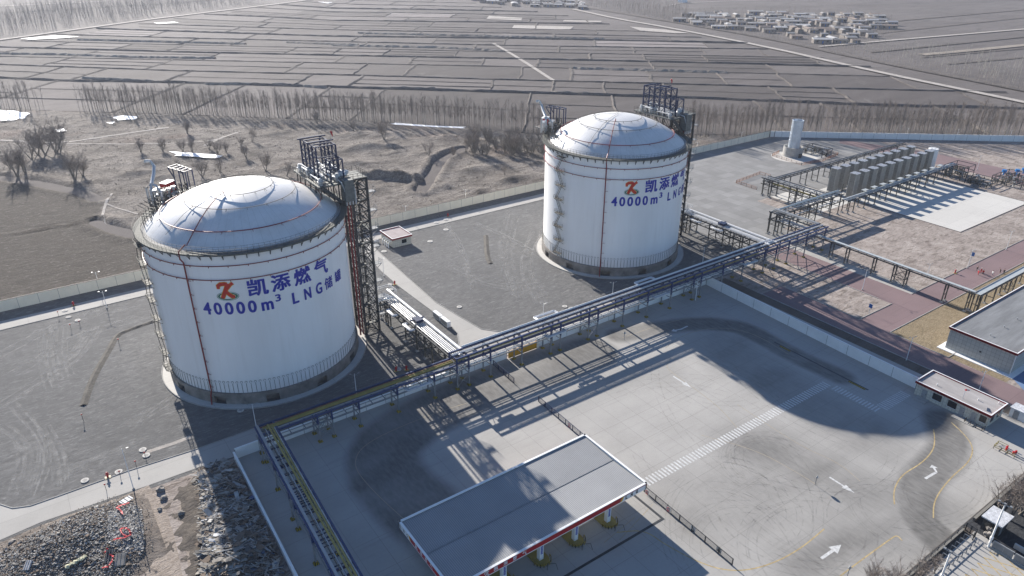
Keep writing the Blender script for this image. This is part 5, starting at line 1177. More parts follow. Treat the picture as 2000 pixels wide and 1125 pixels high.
for i, X_ in enumerate((28.2, 36.1, 44.0, 51.9)):
    for Y_ in (-58.6, -45.8):
        b = MB(); b.box(X_-.42, X_+.42, Y_-.42, Y_+.42, .2, ct-1.3); p_ = b.build('pillar', M['white'], t)
        b = MB()
        for k in range(7): b.box(X_-.22, X_+.22, Y_-.45, Y_-.425, 1.6+.32*k, 1.8+.32*k)
        b.build('pillar_notice', M['blueglyph'], p_)
    o_ = empty('pump_island', (X_, -52.2, 0), ['yellow rimmed pump island under the left end of the canopy', 'yellow rimmed pump island, second from the left under the canopy', 'yellow rimmed pump island, third from the left under the canopy', 'yellow rimmed pump island at the right end of the canopy'][i], 'pump island', 'pump islands under the canopy')
    pts = arc(X_, -58.9, 1.5, 180, 360, 12)+arc(X_, -45.5, 1.5, 0, 180, 12)
    b = MB(); b.prism(pts, 0.02, .2); b.build('kerb', M['yellow'], o_)
    for Y_ in (-55.4, -49.4):
        b = MB(); b.box(X_-.5, X_+.5, Y_-.9, Y_+.9, .2, 2.1); d_ = b.build('dispenser', M['white'], o_); b = MB(); b.box(X_-.52, X_-.5, Y_-.5, Y_+.5, 1.2, 1.9); b.build('display', M['glass'], d_)
    b = MB()
    for k in range(9): a_ = R(185+k*21); b.bar((X_+1.7*math.cos(a_), -59+1.7*math.sin(a_), 0), (X_+1.7*math.cos(a_), -59+1.7*math.sin(a_), .75), .1)
    for k in range(12): a0_, a1_ = R(185+k*14), R(199+k*14); b.bar((X_+1.7*math.cos(a0_), -59+1.7*math.sin(a0_), .72), (X_+1.7*math.cos(a1_), -59+1.7*math.sin(a1_), .72), .09)
    b.build('crash_rail', M['hazard'], o_)
    b = MB(); b.bar((X_-.5, -61.3, 0), (X_-.5, -61.3, 1.6), .07); b.bar((X_-.5, -61.3, 1.5), (X_+.9, -61.9, 1.3), .06); b.bar((X_+.9, -61.9, 1.3), (X_+1.0, -62.4, .2), .06); b.build('hose_arm', M['darksteel'], o_)
t = empty('drain_channel', (60, -63, 0), 'dark drain grating bent around the canopy end', 'drain'); b = MB(); b.box(15, 61.2, -64.4, -63.9, .021, .05); b.box(60.7, 61.2, -63.9, -41, .021, .05); b.build('grating', M['darksteel'], t)
t = empty('drain_channel', (12, -50, 0), 'dark drain grating left of the canopy', 'drain'); b = MB(); b.box(8, 16.5, -50.3, -49.9, .021, .05); b.box(8, 16.5, -56.3, -55.9, .021, .05); b.box(9, 9.4, -55.9, -50.3, .021, .05); b.build('grating', M['darksteel'], t)

# ---- yard fences with warning plates
def plate_text(par, x, y, z, txt, tri=False):
    b = MB(); b.box(x-.05, x-.03, y-.55, y+.55, z, z+1.15); pl_ = b.build('warning_plate', M['sign'], par)
    b = MB()
    if tri:
        for p, q in (((-.35, .35), (.35, .35)), ((.35, .35), (0, .95)), ((0, .95), (-.35, .35))): b.bar((x-.06, y+p[0], z+p[1]), (x-.06, y+q[0], z+q[1]), .12, .02)
    else: b.tube([(x-.06, y+.33*math.cos(k*.63), z+.68+.33*math.sin(k*.63)) for k in range(10)], .05, 4, closed=True); b.bar((x-.06, y-.2, z+.85), (x-.06, y+.2, z+.45), .07)
    b.bar((x-.06, y-.42, z+.15), (x-.06, y+.42, z+.15), .1); b.build('symbol', M['black'] if tri else M['red'], pl_)
f1 = rail_fence('mesh_fence', [(64.6, -1.4), (64.2, -11)], 'short blue grey mesh fence under the pipe rack', 'navy', 1.5, 2.6, 'mesh fence', 'mesh fences dividing the yard', True, .09)
f2 = rail_fence('mesh_fence', [(64.5, -20.6), (63.8, -41.5)], 'blue grey mesh fence meeting the back corner of the canopy', 'navy', 1.5, 2.7, 'mesh fence', 'mesh fences dividing the yard', True, .09)
plate_text(f2, 64.1, -32.5, .2, '', False)
f3 = rail_fence('mesh_fence', [(63.3, -56.8), (62.8, -79)], 'dark mesh fence with warning plates running from the canopy corner across the yard', 'darksteel', 1.5, 3.15, 'mesh fence', 'mesh fences dividing the yard', True, .09)
for y, tr in ((-57.8, False), (-63.5, False), (-69.7, True), (-75.8, True)): plate_text(f3, 63.05, y, .2, '', tr)

# ================================================================== ROAD MARKINGS
def marks(name, b, m_='mark'): return struct(b.build(name, M[m_]))
ZM = 0.026
b = MB(); n = 68
for i in range(n): X_ = 65.4+i*(127.4-65.4)/n; b.add([(X_, -56.2, ZM), (X_+.42, -56.2, ZM), (X_+.42, -53.9, ZM), (X_, -53.9, ZM)], [(0, 1, 2, 3)])
marks('crosswalk', b); b = MB()
for i in range(15): Y_ = -57-i*.78; b.add([(125.8, Y_-.36, ZM), (128.2, Y_-.36, ZM), (128.2, Y_, ZM), (125.8, Y_, ZM)], [(0, 1, 2, 3)])
marks('crosswalk', b); b = MB()
for i in range(13): X_ = 128.6+i*.82; b.add([(X_, -69.6, ZM), (X_+.4, -69.6, ZM), (X_+.4, -67.0, ZM), (X_, -67.0, ZM)], [(0, 1, 2, 3)])
marks('crosswalk', b)
def arrow(p, q, w_=.42, bend=None):
    p = Vector((p.x, p.y, 0)); q = Vector((q.x, q.y, 0)); d = (q-p).normalized(); n_ = Vector((-d.y, d.x, 0)); hd = min(2.4, (q-p).length*.42); m_ = q-d*hd; b = MB()
    pts = [p-n_*w_/2, m_-n_*w_/2, m_-n_*w_*1.7, q, m_+n_*w_*1.7, m_+n_*w_/2, p+n_*w_/2]
    if bend:
        b.add([(v.x, v.y, ZM) for v in (pts[1], pts[2], pts[3], pts[4], pts[5])], [(0, 1, 2, 3, 4)]); g = Vector((bend.x, bend.y, 0)); e = (p-g).normalized(); en = Vector((-e.y, e.x, 0))
        b.strip([g, p, m_], w_, ZM+.001)
    else: b.add([(v.x, v.y, ZM) for v in pts], [tuple(range(7))])
    return marks('direction_arrow', b)
arrow(G(1315, 735), G(1350, 757)); arrow(G(1620, 932), G(1669, 963)); arrow(G(1604, 1091), G(1643, 1064), .55)
arrow(G(1829, 922), G(1820, 908), .5, G(1807, 935)); arrow(G(1330, 643), G(1311, 647), .5, G(1343, 637))
b = MB()
for l in ([(1823, 838), (1826, 858), (1823, 880), (1800, 905), (1765, 925), (1750, 945), (1745, 965), (1747, 985)], [(1858, 825), (1883, 848), (1898, 868), (1900, 885), (1890, 905), (1860, 930), (1835, 960), (1823, 985), (1823, 1012)],
          [(1205, 1040), (1260, 1035), (1300, 1065), (1380, 1106), (1440, 1117), (1500, 1105), (1560, 1075), (1610, 1033)], [(1550, 1200), (1640, 1125), (1740, 1052), (1752, 1045), (1762, 1056)]):
    b.strip(smooth_path(PX(l), 3), .24, ZM)
marks('yellow_line', b, 'ymark'); b = MB()
for l in ([(930, 782), (870, 800), (800, 826), (735, 855), (700, 880), (692, 908), (705, 932), (740, 970), (790, 1015)], [(1215, 660), (1290, 634), (1350, 619), (1400, 616), (1450, 624), (1500, 650), (1540, 672)], [(1300, 680), (1330, 656), (1380, 641), (1430, 641), (1480, 655), (1540, 692)],
          [(1310, 700), (1300, 715), (1312, 728), (1400, 790), (1440, 836)], [(1440, 790), (1560, 870), (1640, 905), (1680, 940)], [(1370, 850), (1480, 880), (1560, 925), (1592, 945)], [(1240, 1010), (1180, 1060)], [(1275, 985), (1210, 1055)]):
    b.strip(smooth_path(PX(l), 3), .13, ZM-.002)
k_ = soil('faded_yellow', (0.40, 0.33, 0.22), (0.40, 0.35, 0.27), (0.39, 0.37, 0.33), 0.6); struct(b.build('faded_line', k_))
for l in ([(1512, 668), (1696, 762)],):
    p_ = PX(l); b = MB(); b.strip(p_, .5, ZM+.002); struct(b.build('drain', M['darksteel'])); 
    for u0, u1, nm in ((0.08, .2, 'a'), (.82, .98, 'b')): b = MB(); a = p_[0].lerp(p_[1], u0); c_ = p_[0].lerp(p_[1], u1); b.bar(a+Vector((-.5, 0, .08)), c_+Vector((-.5, 0, .08)), .5, .1); tag(b.build('speed_hump', M['hazard']), 'yellow and black kerb hump at the %s end of the long drain' % ('upper' if nm == 'a' else 'lower'), 'speed hump', 'striped humps')
# tyre marks
b = MB(); rnd = random.Random(8)
def tyres(c0, r, a0, a1, w=1.9):
    for q in (0, w): b.strip([Vector((c0[0]+(r+q)*math.cos(R(a0+(a1-a0)*i/24)), c0[1]+(r+q)*math.sin(R(a0+(a1-a0)*i/24)), 0)) for i in range(25)], rnd.uniform(.16, .3), ZM+.0005*len(b.f) % .004+.001)
for g, r_, a0, a1 in ((G(1500, 890), 5, -20, 200), (G(1520, 905), 7, 0, 170), (G(1490, 905), 6.5, 30, 230), (G(1440, 985), 9, -60, 40), (G(1430, 960), 7, -50, 60), (G(1540, 1000), 12, 150, 290), (G(1600, 980), 15, 160, 280), (G(1420, 1040), 9, -30, 60), (G(1390, 1060), 14, -40, 30),
                      (G(1690, 1010), 16, 170, 280), (G(1640, 1100), 14, 60, 190), (G(1780, 1000), 9, 120, 260), (G(1800, 880), 7, 200, 350), (G(1760, 1040), 11, 10, 120), (G(1860, 985), 8, 120, 240), (G(1350, 870), 22, 20, 90), (G(1280, 830), 30, -20, 30), (G(1560, 840), 18, 200, 300),
                      (G(1400, 730), 12, 160, 260), (G(1560, 1060), 22, 100, 170), (G(1480, 1080), 10, 20, 150), (G(1700, 880), 20, 230, 320)):
    tyres(g, r_, a0, a1); tyres(g, r_+rnd.uniform(.5, 3), a0+rnd.uniform(-20, 20), a1+rnd.uniform(-20, 20))
for _ in range(16):
    g = G(rnd.uniform(1150, 1850), rnd.uniform(760, 1100)); tyres((g.x+rnd.uniform(-30, 30), g.y+rnd.uniform(-30, 30)), rnd.uniform(14, 60), (s_ := rnd.uniform(0, 360)), s_+rnd.uniform(15, 50))
b.v = [v for v in b.v]
o = b.build('tyre_marks', M['tyre']); struct(o)

# ================================================================== POSTS, LAMPS, SIGNS, COVERS
def lamp(g, h, label, kind='double'):
    t = empty('lamp_post', (g.x, g.y, 0), label, 'lamp post', 'lamp posts'); b = MB(); b.tube([(g.x, g.y, 0), (g.x, g.y, h)], [.1, .06], 7); b.build('pole', M['white'], t)
    b = MB(); b.cyl(g.x, g.y, 0, .25, .25, 8); b.build('base', M['concrete'], t)
    for s_ in ((-1, 1) if kind != 'single' else (1,)):
        b = MB(); b.bar((g.x, g.y, h-.5), (g.x+.9*s_, g.y-.3*s_, h), .06); b.box(g.x+.9*s_-.2, g.x+.9*s_+.2, g.y-.3*s_-.1, g.y-.3*s_+.1, h-.02, h+.08); b.build('lamp_head', M['galv'], t)
for px, py, h, lab in ((501, 836, 6.5, 'white lamp post in the shadow at the foot of the nearer tank'), (697, 775, 6.5, 'white lamp post in the shadow right of the nearer tank'), (1196, 580, 5, 'forked white lamp post in the shadow of the farther tank'), (1061, 622, 5, 'white lamp post on sunlit gravel behind the main rack'),
                       (1292, 588, 5.5, 'white lamp post behind the rack, right of the farther tank'), (1358, 588, 7, 'white lamp post standing in front of the rack near the yard corner'), (1372, 515, 6, 'white post with small sign beside the red road patch'), (1684, 566, 7, 'white lamp post at the left edge of the pale soil island'),
                       (1810, 540, 4.5, 'white lamp post half behind the white topped cable rack'), (1889, 524, 6.5, 'white lamp post where the people stand by the red road'), (1965, 488, 7, 'white lamp post at the far right edge of the red road'), (1770, 704, 7, 'white lamp post on the grass strip behind the yard wall'),
                       (1912, 762, 5.5, 'white lamp post behind the gatehouse roof'), (1908, 332, 7, 'white lamp post on the soil right of the low rack'), (261, 955, 10, 'tall white lamp post at the concrete path in the lower left'), (195, 563, 5.5, 'white lamp post at the long cream wall, far left'), (209, 602, 5.5, 'thin post on the gravel left of the nearer tank'),
                       (793, 428, 5.5, 'white lamp post at the cream wall behind the hut'), (910, 395, 5.5, 'white lamp post at the cream wall right of the hut'), (750, 540, 6.5, 'white lamp post on the path in front of the hut'), (1360, 297, 5, 'white lamp post at the wall right of the farther tank'), (1447, 276, 5, 'white lamp post at the wall left of the flare stack'),
                       (1770, 268, 5, 'white lamp post by the far wall, middle of the three behind the vaporizers'), (1868, 270, 5, 'white lamp post by the far wall, above the blue fans'), (1971, 273, 5, 'white lamp post by the far wall at the right edge')):
    lamp(G(px, py), h, lab, 'double' if h < 7.5 else 'single')
def sign_post(g, h, label, m_, w_=.8, hh_=.8, rnd_=False):
    t = empty('sign_post', (g.x, g.y, 0), label, 'sign'); b = MB(); b.bar((g.x, g.y, 0), (g.x, g.y, h), .08); b.build('pole', M['white'] if m_ != 'round' else M['grey'], t); b = MB()
    if m_ == 'round':
        b.tube([(g.x-.03, g.y+.05, h), (g.x+.03, g.y-.05, h)], .42, 16); p_ = b.build('disc', M['grey'], t); b = MB(); b.tube([(g.x-.05, g.y-.05, h+.0), (g.x-.07, g.y-.08, h)], .3, 14); b.build('ring', M['sign'], p_)
    else: b.box(g.x-.05, g.x+.05, g.y-w_/2, g.y+w_/2, h-hh_-.2, h-.2); b.build('panel', M[m_], t)
sign_post(G(1592, 947), 2.0, 'round sign on a thin post in the middle of the sunlit yard', 'round'); sign_post(G(1219, 664), 2.2, 'round sign on a thin post in front of the pipe rack', 'round'); sign_post(G(1655, 1125), 2.0, 'round sign on a thin post at the bottom edge of the yard', 'round')
M['bright'] = mat('bright_blue_panel', (0.02, 0.12, 0.36), 0.4)
sign_post(G(1697, 612), 3.2, 'blue panel on a white post on the pale soil island', 'bright', 1.0, 1.2); sign_post(G(1893, 520), 5.2, 'blue panel on a white post near the people', 'bright', 1.0, 1.3)
for px, py, lab in ((727, 495, 'pale manhole disc left of the hut'), (750, 491.5, 'pale manhole disc just below the hut'), (840, 472, 'pale manhole disc right of the hut shadow'), (852, 435, 'pale manhole disc beside the red hydrant at the back path'), (871, 429, 'second pale disc beside the red hydrant at the back path'),
                    (871, 449, 'pale manhole disc with a dark post, in the open gravel'), (897, 600, 'pale manhole disc on gravel above the path bend'), (1103, 599, 'pale manhole disc by the edge of the farther tank shadow'), (1115, 603, 'grey manhole disc closest to the main rack'), (166, 939, 'large white manhole disc in the lower left gravel'),
                    (232, 922, 'white disc at the kerb near the tall lamp post'), (279, 879, 'white disc at the start of the pale gravel streak'), (286, 890, 'white disc below the pale gravel streak'), (134, 620, 'small grey disc in the upper left gravel'), (152, 626, 'white disc beside a dark peg in the upper left gravel'), (127, 607, 'white disc near the red box in the upper left gravel'),
                    (762, 556, 'pale disc at the left kerb of the path'), (764, 566, 'pale disc beside the hydrant at the path kerb'), (778, 722, 'pale disc near the red hydrant behind the rack'), (470, 802, 'faint disc in the shadow under the nearer tank')):
    g = G(px, py); t = empty('manhole_cover', (g.x, g.y, 0), lab, 'manhole cover', 'pale manhole discs on the gravel'); r_ = 0.75 if py > 500 else 0.95
    b = MB(); b.cyl(g.x, g.y, 0, .18, r_, 18); b.build('rim', M['path'] if 'grey' in lab else M['pad'], t); b = MB(); b.cyl(g.x, g.y, .18, .2, r_*.6, 14); b.build('lid', M['path'], t)
def hydrant(g, label):
    t = empty('fire_hydrant', (g.x, g.y, 0), label, 'fire hydrant', 'red fire hydrants'); b = MB(); b.box(g.x-.55, g.x+.55, g.y-.45, g.y+.45, 0, .12); b.build('yellow_base', M['yellow'], t)
    b = MB(); b.cyl(g.x, g.y, .12, 1.2, .2, 10); b.cyl(g.x, g.y, 1.2, 1.4, .26, 10, .1); b.build('barrel', M['red'], t, True)
    for s_ in (-1, 1): b = MB(); b.tube([(g.x, g.y, .85), (g.x+.4*s_, g.y, .85)], .11, 8); b.build('outlet', M['red'], t)
for px, py, lab in ((211, 933, 'red hydrant on a yellow base beside the path, lower left'), (144, 597, 'red hydrant box at the back path, far left'), (875, 423, 'red hydrant by the back path right of the hut'), (771, 556, 'red hydrant at the left kerb of the sloping path'), (794, 723, 'red hydrant box in the shadow behind the blue rack'), (774, 725, 'slim red hydrant in the shadow behind the blue rack'), (1865, 534, 'red hydrant at the roadside left of the people')): hydrant(G(px, py), lab)
for px, py, h, lab in ((163, 822, 1.6, 'dark marker post at the lower end of the gravel bank'), (233, 672, 1.4, 'dark marker post at the bend of the gravel bank'), (115, 618, 1.4, 'dark marker post in the upper left gravel'), (139, 643, 1.4, 'dark marker post below the white disc, upper left gravel'), (156, 634, 1, 'short dark peg beside the white disc'),
                       (208, 958, 1.4, 'dark marker post on the path beside the hydrant'), (235, 929, 1.0, 'dark marker peg at the disc by the kerb'), (267, 913, 1.5, 'dark marker post left of the pale streak'), (284, 892, 1.0, 'dark peg on the disc by the pale streak')):
    g = G(px, py); t = empty('marker_post', (g.x, g.y, 0), lab, 'marker post', 'dark marker posts on the gravel'); b = MB(); b.bar((g.x, g.y, 0), (g.x, g.y, h), .09); b.build('post', M['darksteel'], t); b = MB(); b.box(g.x-.18, g.x+.18, g.y-.03, g.y+.03, h, h+.3); b.build('plate', M['red'], t)
def track(): 
    k = NB('gravel_track', .95); f = k.noise(.5, 5); mx = k.n.new('ShaderNodeMixShader'); tr = k.n.new('ShaderNodeBsdfTransparent'); k.b.inputs['Base Color'].default_value = (.31, .305, .295, 1)
    k.l.new(k.ramp(f, [(.35, 0.0), (.7, .7)]), mx.inputs[0]); k.l.new(tr.outputs[0], mx.inputs[1]); k.l.new(k.b.outputs[0], mx.inputs[2]); k.l.new(mx.outputs[0], k.n['Material Output'].inputs[0]); return k.m
b = MB(); rg = random.Random(44)
for l in ([(0, 700), (60, 668), (120, 640), (190, 620)], [(20, 730), (90, 690), (160, 650), (260, 625)], [(0, 800), (80, 750), (150, 700), (180, 650)], [(30, 960), (50, 900), (40, 860), (10, 840)], [(60, 965), (85, 900), (70, 850), (20, 800)], [(110, 950), (110, 900), (80, 840)], [(90, 640), (80, 700), (95, 760)], [(110, 640), (105, 700), (120, 740)],
          [(270, 870), (200, 900), (120, 930)], [(120, 720), (150, 690), (170, 655)], [(240, 830), (300, 800), (350, 760)], [(860, 430), (900, 480), (920, 560)], [(1000, 420), (980, 500), (1010, 580)], [(1050, 450), (1020, 520), (1060, 590)], [(880, 520), (960, 560), (1050, 560)], [(930, 440), (1000, 470), (1050, 500)], [(60, 620), (140, 610), (250, 600)]):
    for q in range(4):
        o_ = (rg.uniform(-14, 14), rg.uniform(-9, 9)); pts = smooth_path(PX([(a+o_[0], c+o_[1]) for a, c in l]), 2); b.strip(pts, .35, .009+.0004*q); b.strip([p+Vector((1.4, 1.0, 0)) for p in pts], .35, .0092+.0004*q)
struct(b.build('wheel_tracks', track()))
# low gravel banks, pale streak
b = MB(); b.berm([p for p in smooth_path(PX([(163, 792), (180, 740), (215, 680), (228, 655), (250, 645), (300, 628)]), 2)], 1.8, .35, .01); b.berm(smooth_path(PX([(949, 460), (951, 500), (958, 515)]), 2), 1.8, .3, .01); b.berm(smooth_path(PX([(720, 640), (715, 600)]), 1), 1, .2, .01)
struct(b.build('gravel_bank', soil('bank_gravel', (0.12, 0.112, 0.10), (0.19, 0.175, 0.155), (0.10, 0.095, 0.085), .5)))
b = MB(); b.strip(smooth_path(PX([(282, 884), (320, 872), (350, 862), (372, 853)]), 2), [1.2]*10+[1.8]*30, .012) if False else b.strip(smooth_path(PX([(284, 884), (320, 872), (350, 862), (372, 853)]), 1), 1.1, .012); struct(b.build('chalk_streak', M['trackdirt']))
# yellow-railed valve group near the lower right gate
t = empty('valve_station', (134.8, -90.5, 0), 'yellow railed valve station with red valves on the pale concrete', 'valve station'); g0, g1 = Vector((134.8, -90.5, 0)), Vector((135.2, -95.5, 0))
b = MB(); handrail(b, [(134.2, -90.2, 0), (134.4, -94.2, 0)], 1.0, 1.3, .05); handrail(b, [(134.2, -90.2, 0), (136.4, -90.1, 0), (136.5, -92, 0)], 1.0, 1.3, .05); b.build('yellow_rail', M['yellow'], t)
b = MB(); b.tube([(135.3, -90.8, .5), (135.3, -95.2, .5)], .1, 7); b.tube([(136.1, -90.8, .5), (136.1, -95.0, .5)], .1, 7); b.build('pipe', M['alu'], t)
for q in ((135.3, -92.2), (136.1, -92.0), (135.3, -93.6), (136.0, -93.8)): b = MB(); b.cyl(q[0], q[1], .3, .95, .22, 9); b.build('red_valve', M['red'], t)

# ================================================================== TREES
def bare_tree(b_tr, b_br, x, y, z, h, rnd, kind='poplar', twigs=1.0, lean=0.03, n0=3):
    lx, ly = rnd.gauss(0, lean)*h, rnd.gauss(0, lean)*h
    ax = lambda u: Vector((x+lx*u*u, y+ly*u*u, z+h*u))
    if kind == 'poplar':
        b_tr.tube([ax(0), ax(.35), ax(.7), ax(1)], [.17*h/14, .13*h/14, .07*h/14, .015], 5, False)
        for i in range(int(60*twigs)):
            u = rnd.uniform(.3, .98); a = rnd.uniform(0, 6.283); L = h*rnd.uniform(.13, .30)*(1.12-u*.6); el = rnd.uniform(1.0, 1.35)
            p = ax(u); q = p+Vector((math.cos(a)*math.cos(el), math.sin(a)*math.cos(el), math.sin(el)))*L; b_br.tube([p, q], [.032, .010], n0, False)
            for _ in range(int(4*twigs)+1):
                s = p.lerp(q, rnd.uniform(.3, .95)); a2 = a+rnd.gauss(0, .9); e2 = rnd.uniform(.7, 1.4); l2 = L*rnd.uniform(.3, .6)
                b_br.tube([s, s+Vector((math.cos(a2)*math.cos(e2), math.sin(a2)*math.cos(e2), math.sin(e2)))*l2], [.02, .007], n0, False)
    else:
        nst = rnd.randint(2, 4)
        for k in range(nst):
            a = rnd.uniform(0, 6.283); el = rnd.uniform(1.05, 1.4); base = Vector((x+rnd.gauss(0, .15), y+rnd.gauss(0, .15), z-.1)); top = base+Vector((math.cos(a)*math.cos(el), math.sin(a)*math.cos(el), math.sin(el)))*h*.72
            mid = base.lerp(top, .5)+Vector((rnd.gauss(0, .03)*h, rnd.gauss(0, .03)*h, 0)); b_tr.tube([base, mid, top], [.022*h, .014*h, .005*h], 5, False)
            for i in range(int(13*twigs)):
                u = rnd.uniform(.3, 1); p = base.lerp(mid, u*2) if u < .5 else mid.lerp(top, u*2-1); a1 = rnd.uniform(0, 6.283); e1 = rnd.uniform(.25, 1.2); L = h*rnd.uniform(.2, .38); d1 = Vector((math.cos(a1)*math.cos(e1), math.sin(a1)*math.cos(e1), math.sin(e1)))
                m_ = p+d1*L*.5; q = m_+(d1+Vector((0, 0, .35))).normalized()*L*.5; b_br.tube([p, m_, q], [.0065*h, .004*h, .0016*h], n0, False)
                for _ in range(9):
                    s = (p.lerp(m_, rnd.random()) if rnd.random() < .4 else m_.lerp(q, rnd.random())); a2 = a1+rnd.gauss(0, 1.1); e2 = rnd.uniform(.1, 1.4); l2 = h*rnd.uniform(.07, .17)
                    e = s+Vector((math.cos(a2)*math.cos(e2), math.sin(a2)*math.cos(e2), math.sin(e2)))*l2; b_br.tube([s, e], [.0026*h, .0009*h], n0, False)
                    f = s.lerp(e, .5); a3 = a2+rnd.gauss(0, 1); b_br.tube([f, f+Vector((math.cos(a3)*.7, math.sin(a3)*.7, .6))*l2*.6], [.002*h, .0008*h], n0, False)
def tree_proto(kind, h, seed, name, trm='bark', twm='twig', twigs=1.0):
    rnd = random.Random(seed); a, b = MB(), MB(); bare_tree(a, b, 0, 0, 0, h, rnd, kind, twigs)
    t = empty(name, (0, 0, 0), 'x', 'tree'); a.build('trunk', M[trm], t); b.build('branches', M[twm], t); return t
def place(protos, used, x, y, z, s, label, group, rnd):
    i = rnd.randrange(len(protos)); p = protos[i]
    t = p if i not in used else copy_tree(p)
    used.add(i); t.location = (x, y, z); t.rotation_euler = (0, 0, rnd.uniform(0, 6.283)); t.scale = (s, s, s*rnd.uniform(.92, 1.08)); t['label'] = label
    if group: t['group'] = group
    return t
rt = random.Random(21)
pops = [tree_proto('poplar', 14, 100+i, 'poplar_tree', 'bark' if i % 2 else 'palebark', twigs=1.1) for i in range(6)]; used = set(); cnt = 0
linesP = [([(175, 217), (330, 221), (600, 232), (900, 246), (1062, 261)], 2.75, 0), ([(300, 222), (600, 234), (900, 249)], 5.5, 2.5), ([(1345, 262), (1550, 262), (1700, 262), (1990, 265)], 2.6, -6), ([(1345, 262), (1550, 262), (1700, 262), (1990, 265)], 3.6, -1.5), ([(0, 209), (40, 213), (70, 214)], 4, 0)]
for l, stp, off in linesP:
    pts = PX(l)
    for a, c_ in zip(pts, pts[1:]):
        L = (c_-a).length; s_ = 0; d = (c_-a).normalized(); n_ = Vector((-d.y, d.x, 0))
        while s_ < L and cnt < 298:
            if rt.random() > .1:
                p = a+d*s_+n_*(off+rt.uniform(-.6, .6)); side = 'left' if off == 0 and p.x < 230 else 'right'
                hs = rt.uniform(.72, 1.18)*(1.0 if p.x < 230 else 1.1)
                place(pops, used, p.x, p.y, -.2, hs, 'slender bare poplar in the long row between the fields and the rough ground' if p.x < 230 else 'slender bare poplar in the double row behind the pale wall', 'poplars of the left row' if p.x < 230 else 'poplars of the right row', rt); cnt += 1
            s_ += stp*rt.uniform(.7, 1.35)
bush = [tree_proto('bush', 8, 200+i, 'bare_tree', twigs=1.5) for i in range(5)]; used = set()
specs = [(75, 303, 9.5), (90, 303, 11), (108, 298, 11), (62, 312, 8), (118, 305, 8), (36, 345, 9.5), (50, 342, 8), (148, 352, 9), (162, 345, 6.5), (20, 330, 6), (275, 297, 5), (318, 297, 5), (367, 262, 5), (357, 297, 5), (376, 297, 5), (425, 300, 5), (441, 297, 4), (480, 307, 5), (493, 277, 5), (470, 285, 3.5), (408, 292, 3.5),
         (430, 335, 6), (520, 335, 6), (395, 345, 6), (560, 345, 5), (345, 330, 4), (620, 240, 5), (750, 273, 7), (690, 255, 4), (838, 305, 5), (928, 300, 9), (938, 296, 10), (910, 300, 6), (885, 300, 4), (985, 340, 4), (1000, 302, 8)]
n_lab = ['in the clump at the far left', 'on the dark field edge, left', 'on the pale slope behind the nearer tank', 'near the snow strip behind the nearer tank', 'beside the winding trench', 'in front of the dark thicket']
def region(px, py):
    return n_lab[0] if px < 125 and py < 320 else n_lab[1] if px < 200 else n_lab[2] if px < 400 else n_lab[3] if px < 600 else n_lab[4] if px < 880 else n_lab[5]
for i, (px, py, h) in enumerate(specs):
    g = G(px, py); size = 'tall' if h >= 8 else 'medium' if h >= 5.5 else 'small'
    place(bush, used, g.x, g.y, hz(g.x, g.y), h/8*1.5, '%s bare bushy tree %s' % (size, region(px, py)), 'bare trees on the rough ground', rt)
ta, tb = MB(), MB(); rb = random.Random(77)
for i in range(60):
    g = G(rb.uniform(930, 1068), 0) if 0 else G(rb.uniform(915, 1068), rb.uniform(268, 306)); bare_tree(ta, tb, g.x, g.y, hz(g.x, g.y), rb.uniform(5, 8), rb, 'bush', .9)
tb.v += []; nfa = len(ta.f); ta.add(tb.v, tb.f); stuff(ta.build('thicket', M['bark']), 'dense dark thicket of bare bushes left of the farther tank', 'thicket')
# poplars past 300 and the far woods: one mass each
def mass(name, label, cat, pts, m_, hr, seed, tw=10):
    rnd = random.Random(seed); b = MB()
    for x, y in pts:
        h = rnd.uniform(*hr); lx, ly = rnd.gauss(0, .03)*h, rnd.gauss(0, .03)*h
        b.tube([(x, y, -.4), (x+lx, y+ly, h)], [.12, .025], 3, False)
        for _ in range(tw):
            u = rnd.uniform(.2, .9); a = rnd.uniform(0, 6.28); L = h*rnd.uniform(.12, .3); p = Vector((x+lx*u, y+ly*u, h*u)); b.tube([p, p+Vector((math.cos(a)*.5*L, math.sin(a)*.5*L, L*.85))], [.045, .012], 3, False)
    return stuff(b.build(name, m_), label, cat)
def in_poly(n, poly, seed):
    rnd = random.Random(seed); P_ = PX(poly); xs = [p.x for p in P_]; ys = [p.y for p in P_]; out = []
    while len(out) < n:
        x, y = rnd.uniform(min(xs), max(xs)), rnd.uniform(min(ys), max(ys)); ins = False; j = len(P_)-1
        for i in range(len(P_)):
            if ((P_[i].y > y) != (P_[j].y > y)) and x < (P_[j].x-P_[i].x)*(y-P_[i].y)/(P_[j].y-P_[i].y)+P_[i].x: ins = not ins
            j = i
        if ins: out.append((x, y))
    return out
def along(l, step, seed, offs):
    rnd = random.Random(seed); P_ = PX(l); out = []
    for a, c_ in zip(P_, P_[1:]):
        L = (c_-a).length; d = (c_-a).normalized(); s_ = 0
        while s_ < L:
            for o_ in offs: p = a+d*s_+Vector((-d.y, d.x, 0))*(o_+rnd.uniform(-1, 1)); out.append((p.x, p.y))
            s_ += step*rnd.uniform(.6, 1.5)
    return out
mass('woodland', 'hazy bare woodland beyond the pale road at the upper left', 'woodland', in_poly(2300, [(-250, 100), (0, 72), (300, 32), (540, 4), (400, 0), (150, 8), (0, 24), (-250, 60)], 1), M['twig'], (10, 17), 2, 8)
mass('canal_trees', 'double line of bare trees along the canal in the upper right', 'tree line', along([(1140, 6), (1300, 38), (1500, 72), (1700, 116), (2000, 174), (2200, 212)], 6, 3, (-7, 7, 11)), M['twig'], (5, 9), 4, 8)
mass('woodland', 'dark strip of bare wood left of the village', 'woodland', in_poly(500, [(1130, 2), (1230, 0), (1345, 22), (1345, 46), (1250, 30), (1150, 12)], 5), M['twig'], (9, 15), 6, 9)
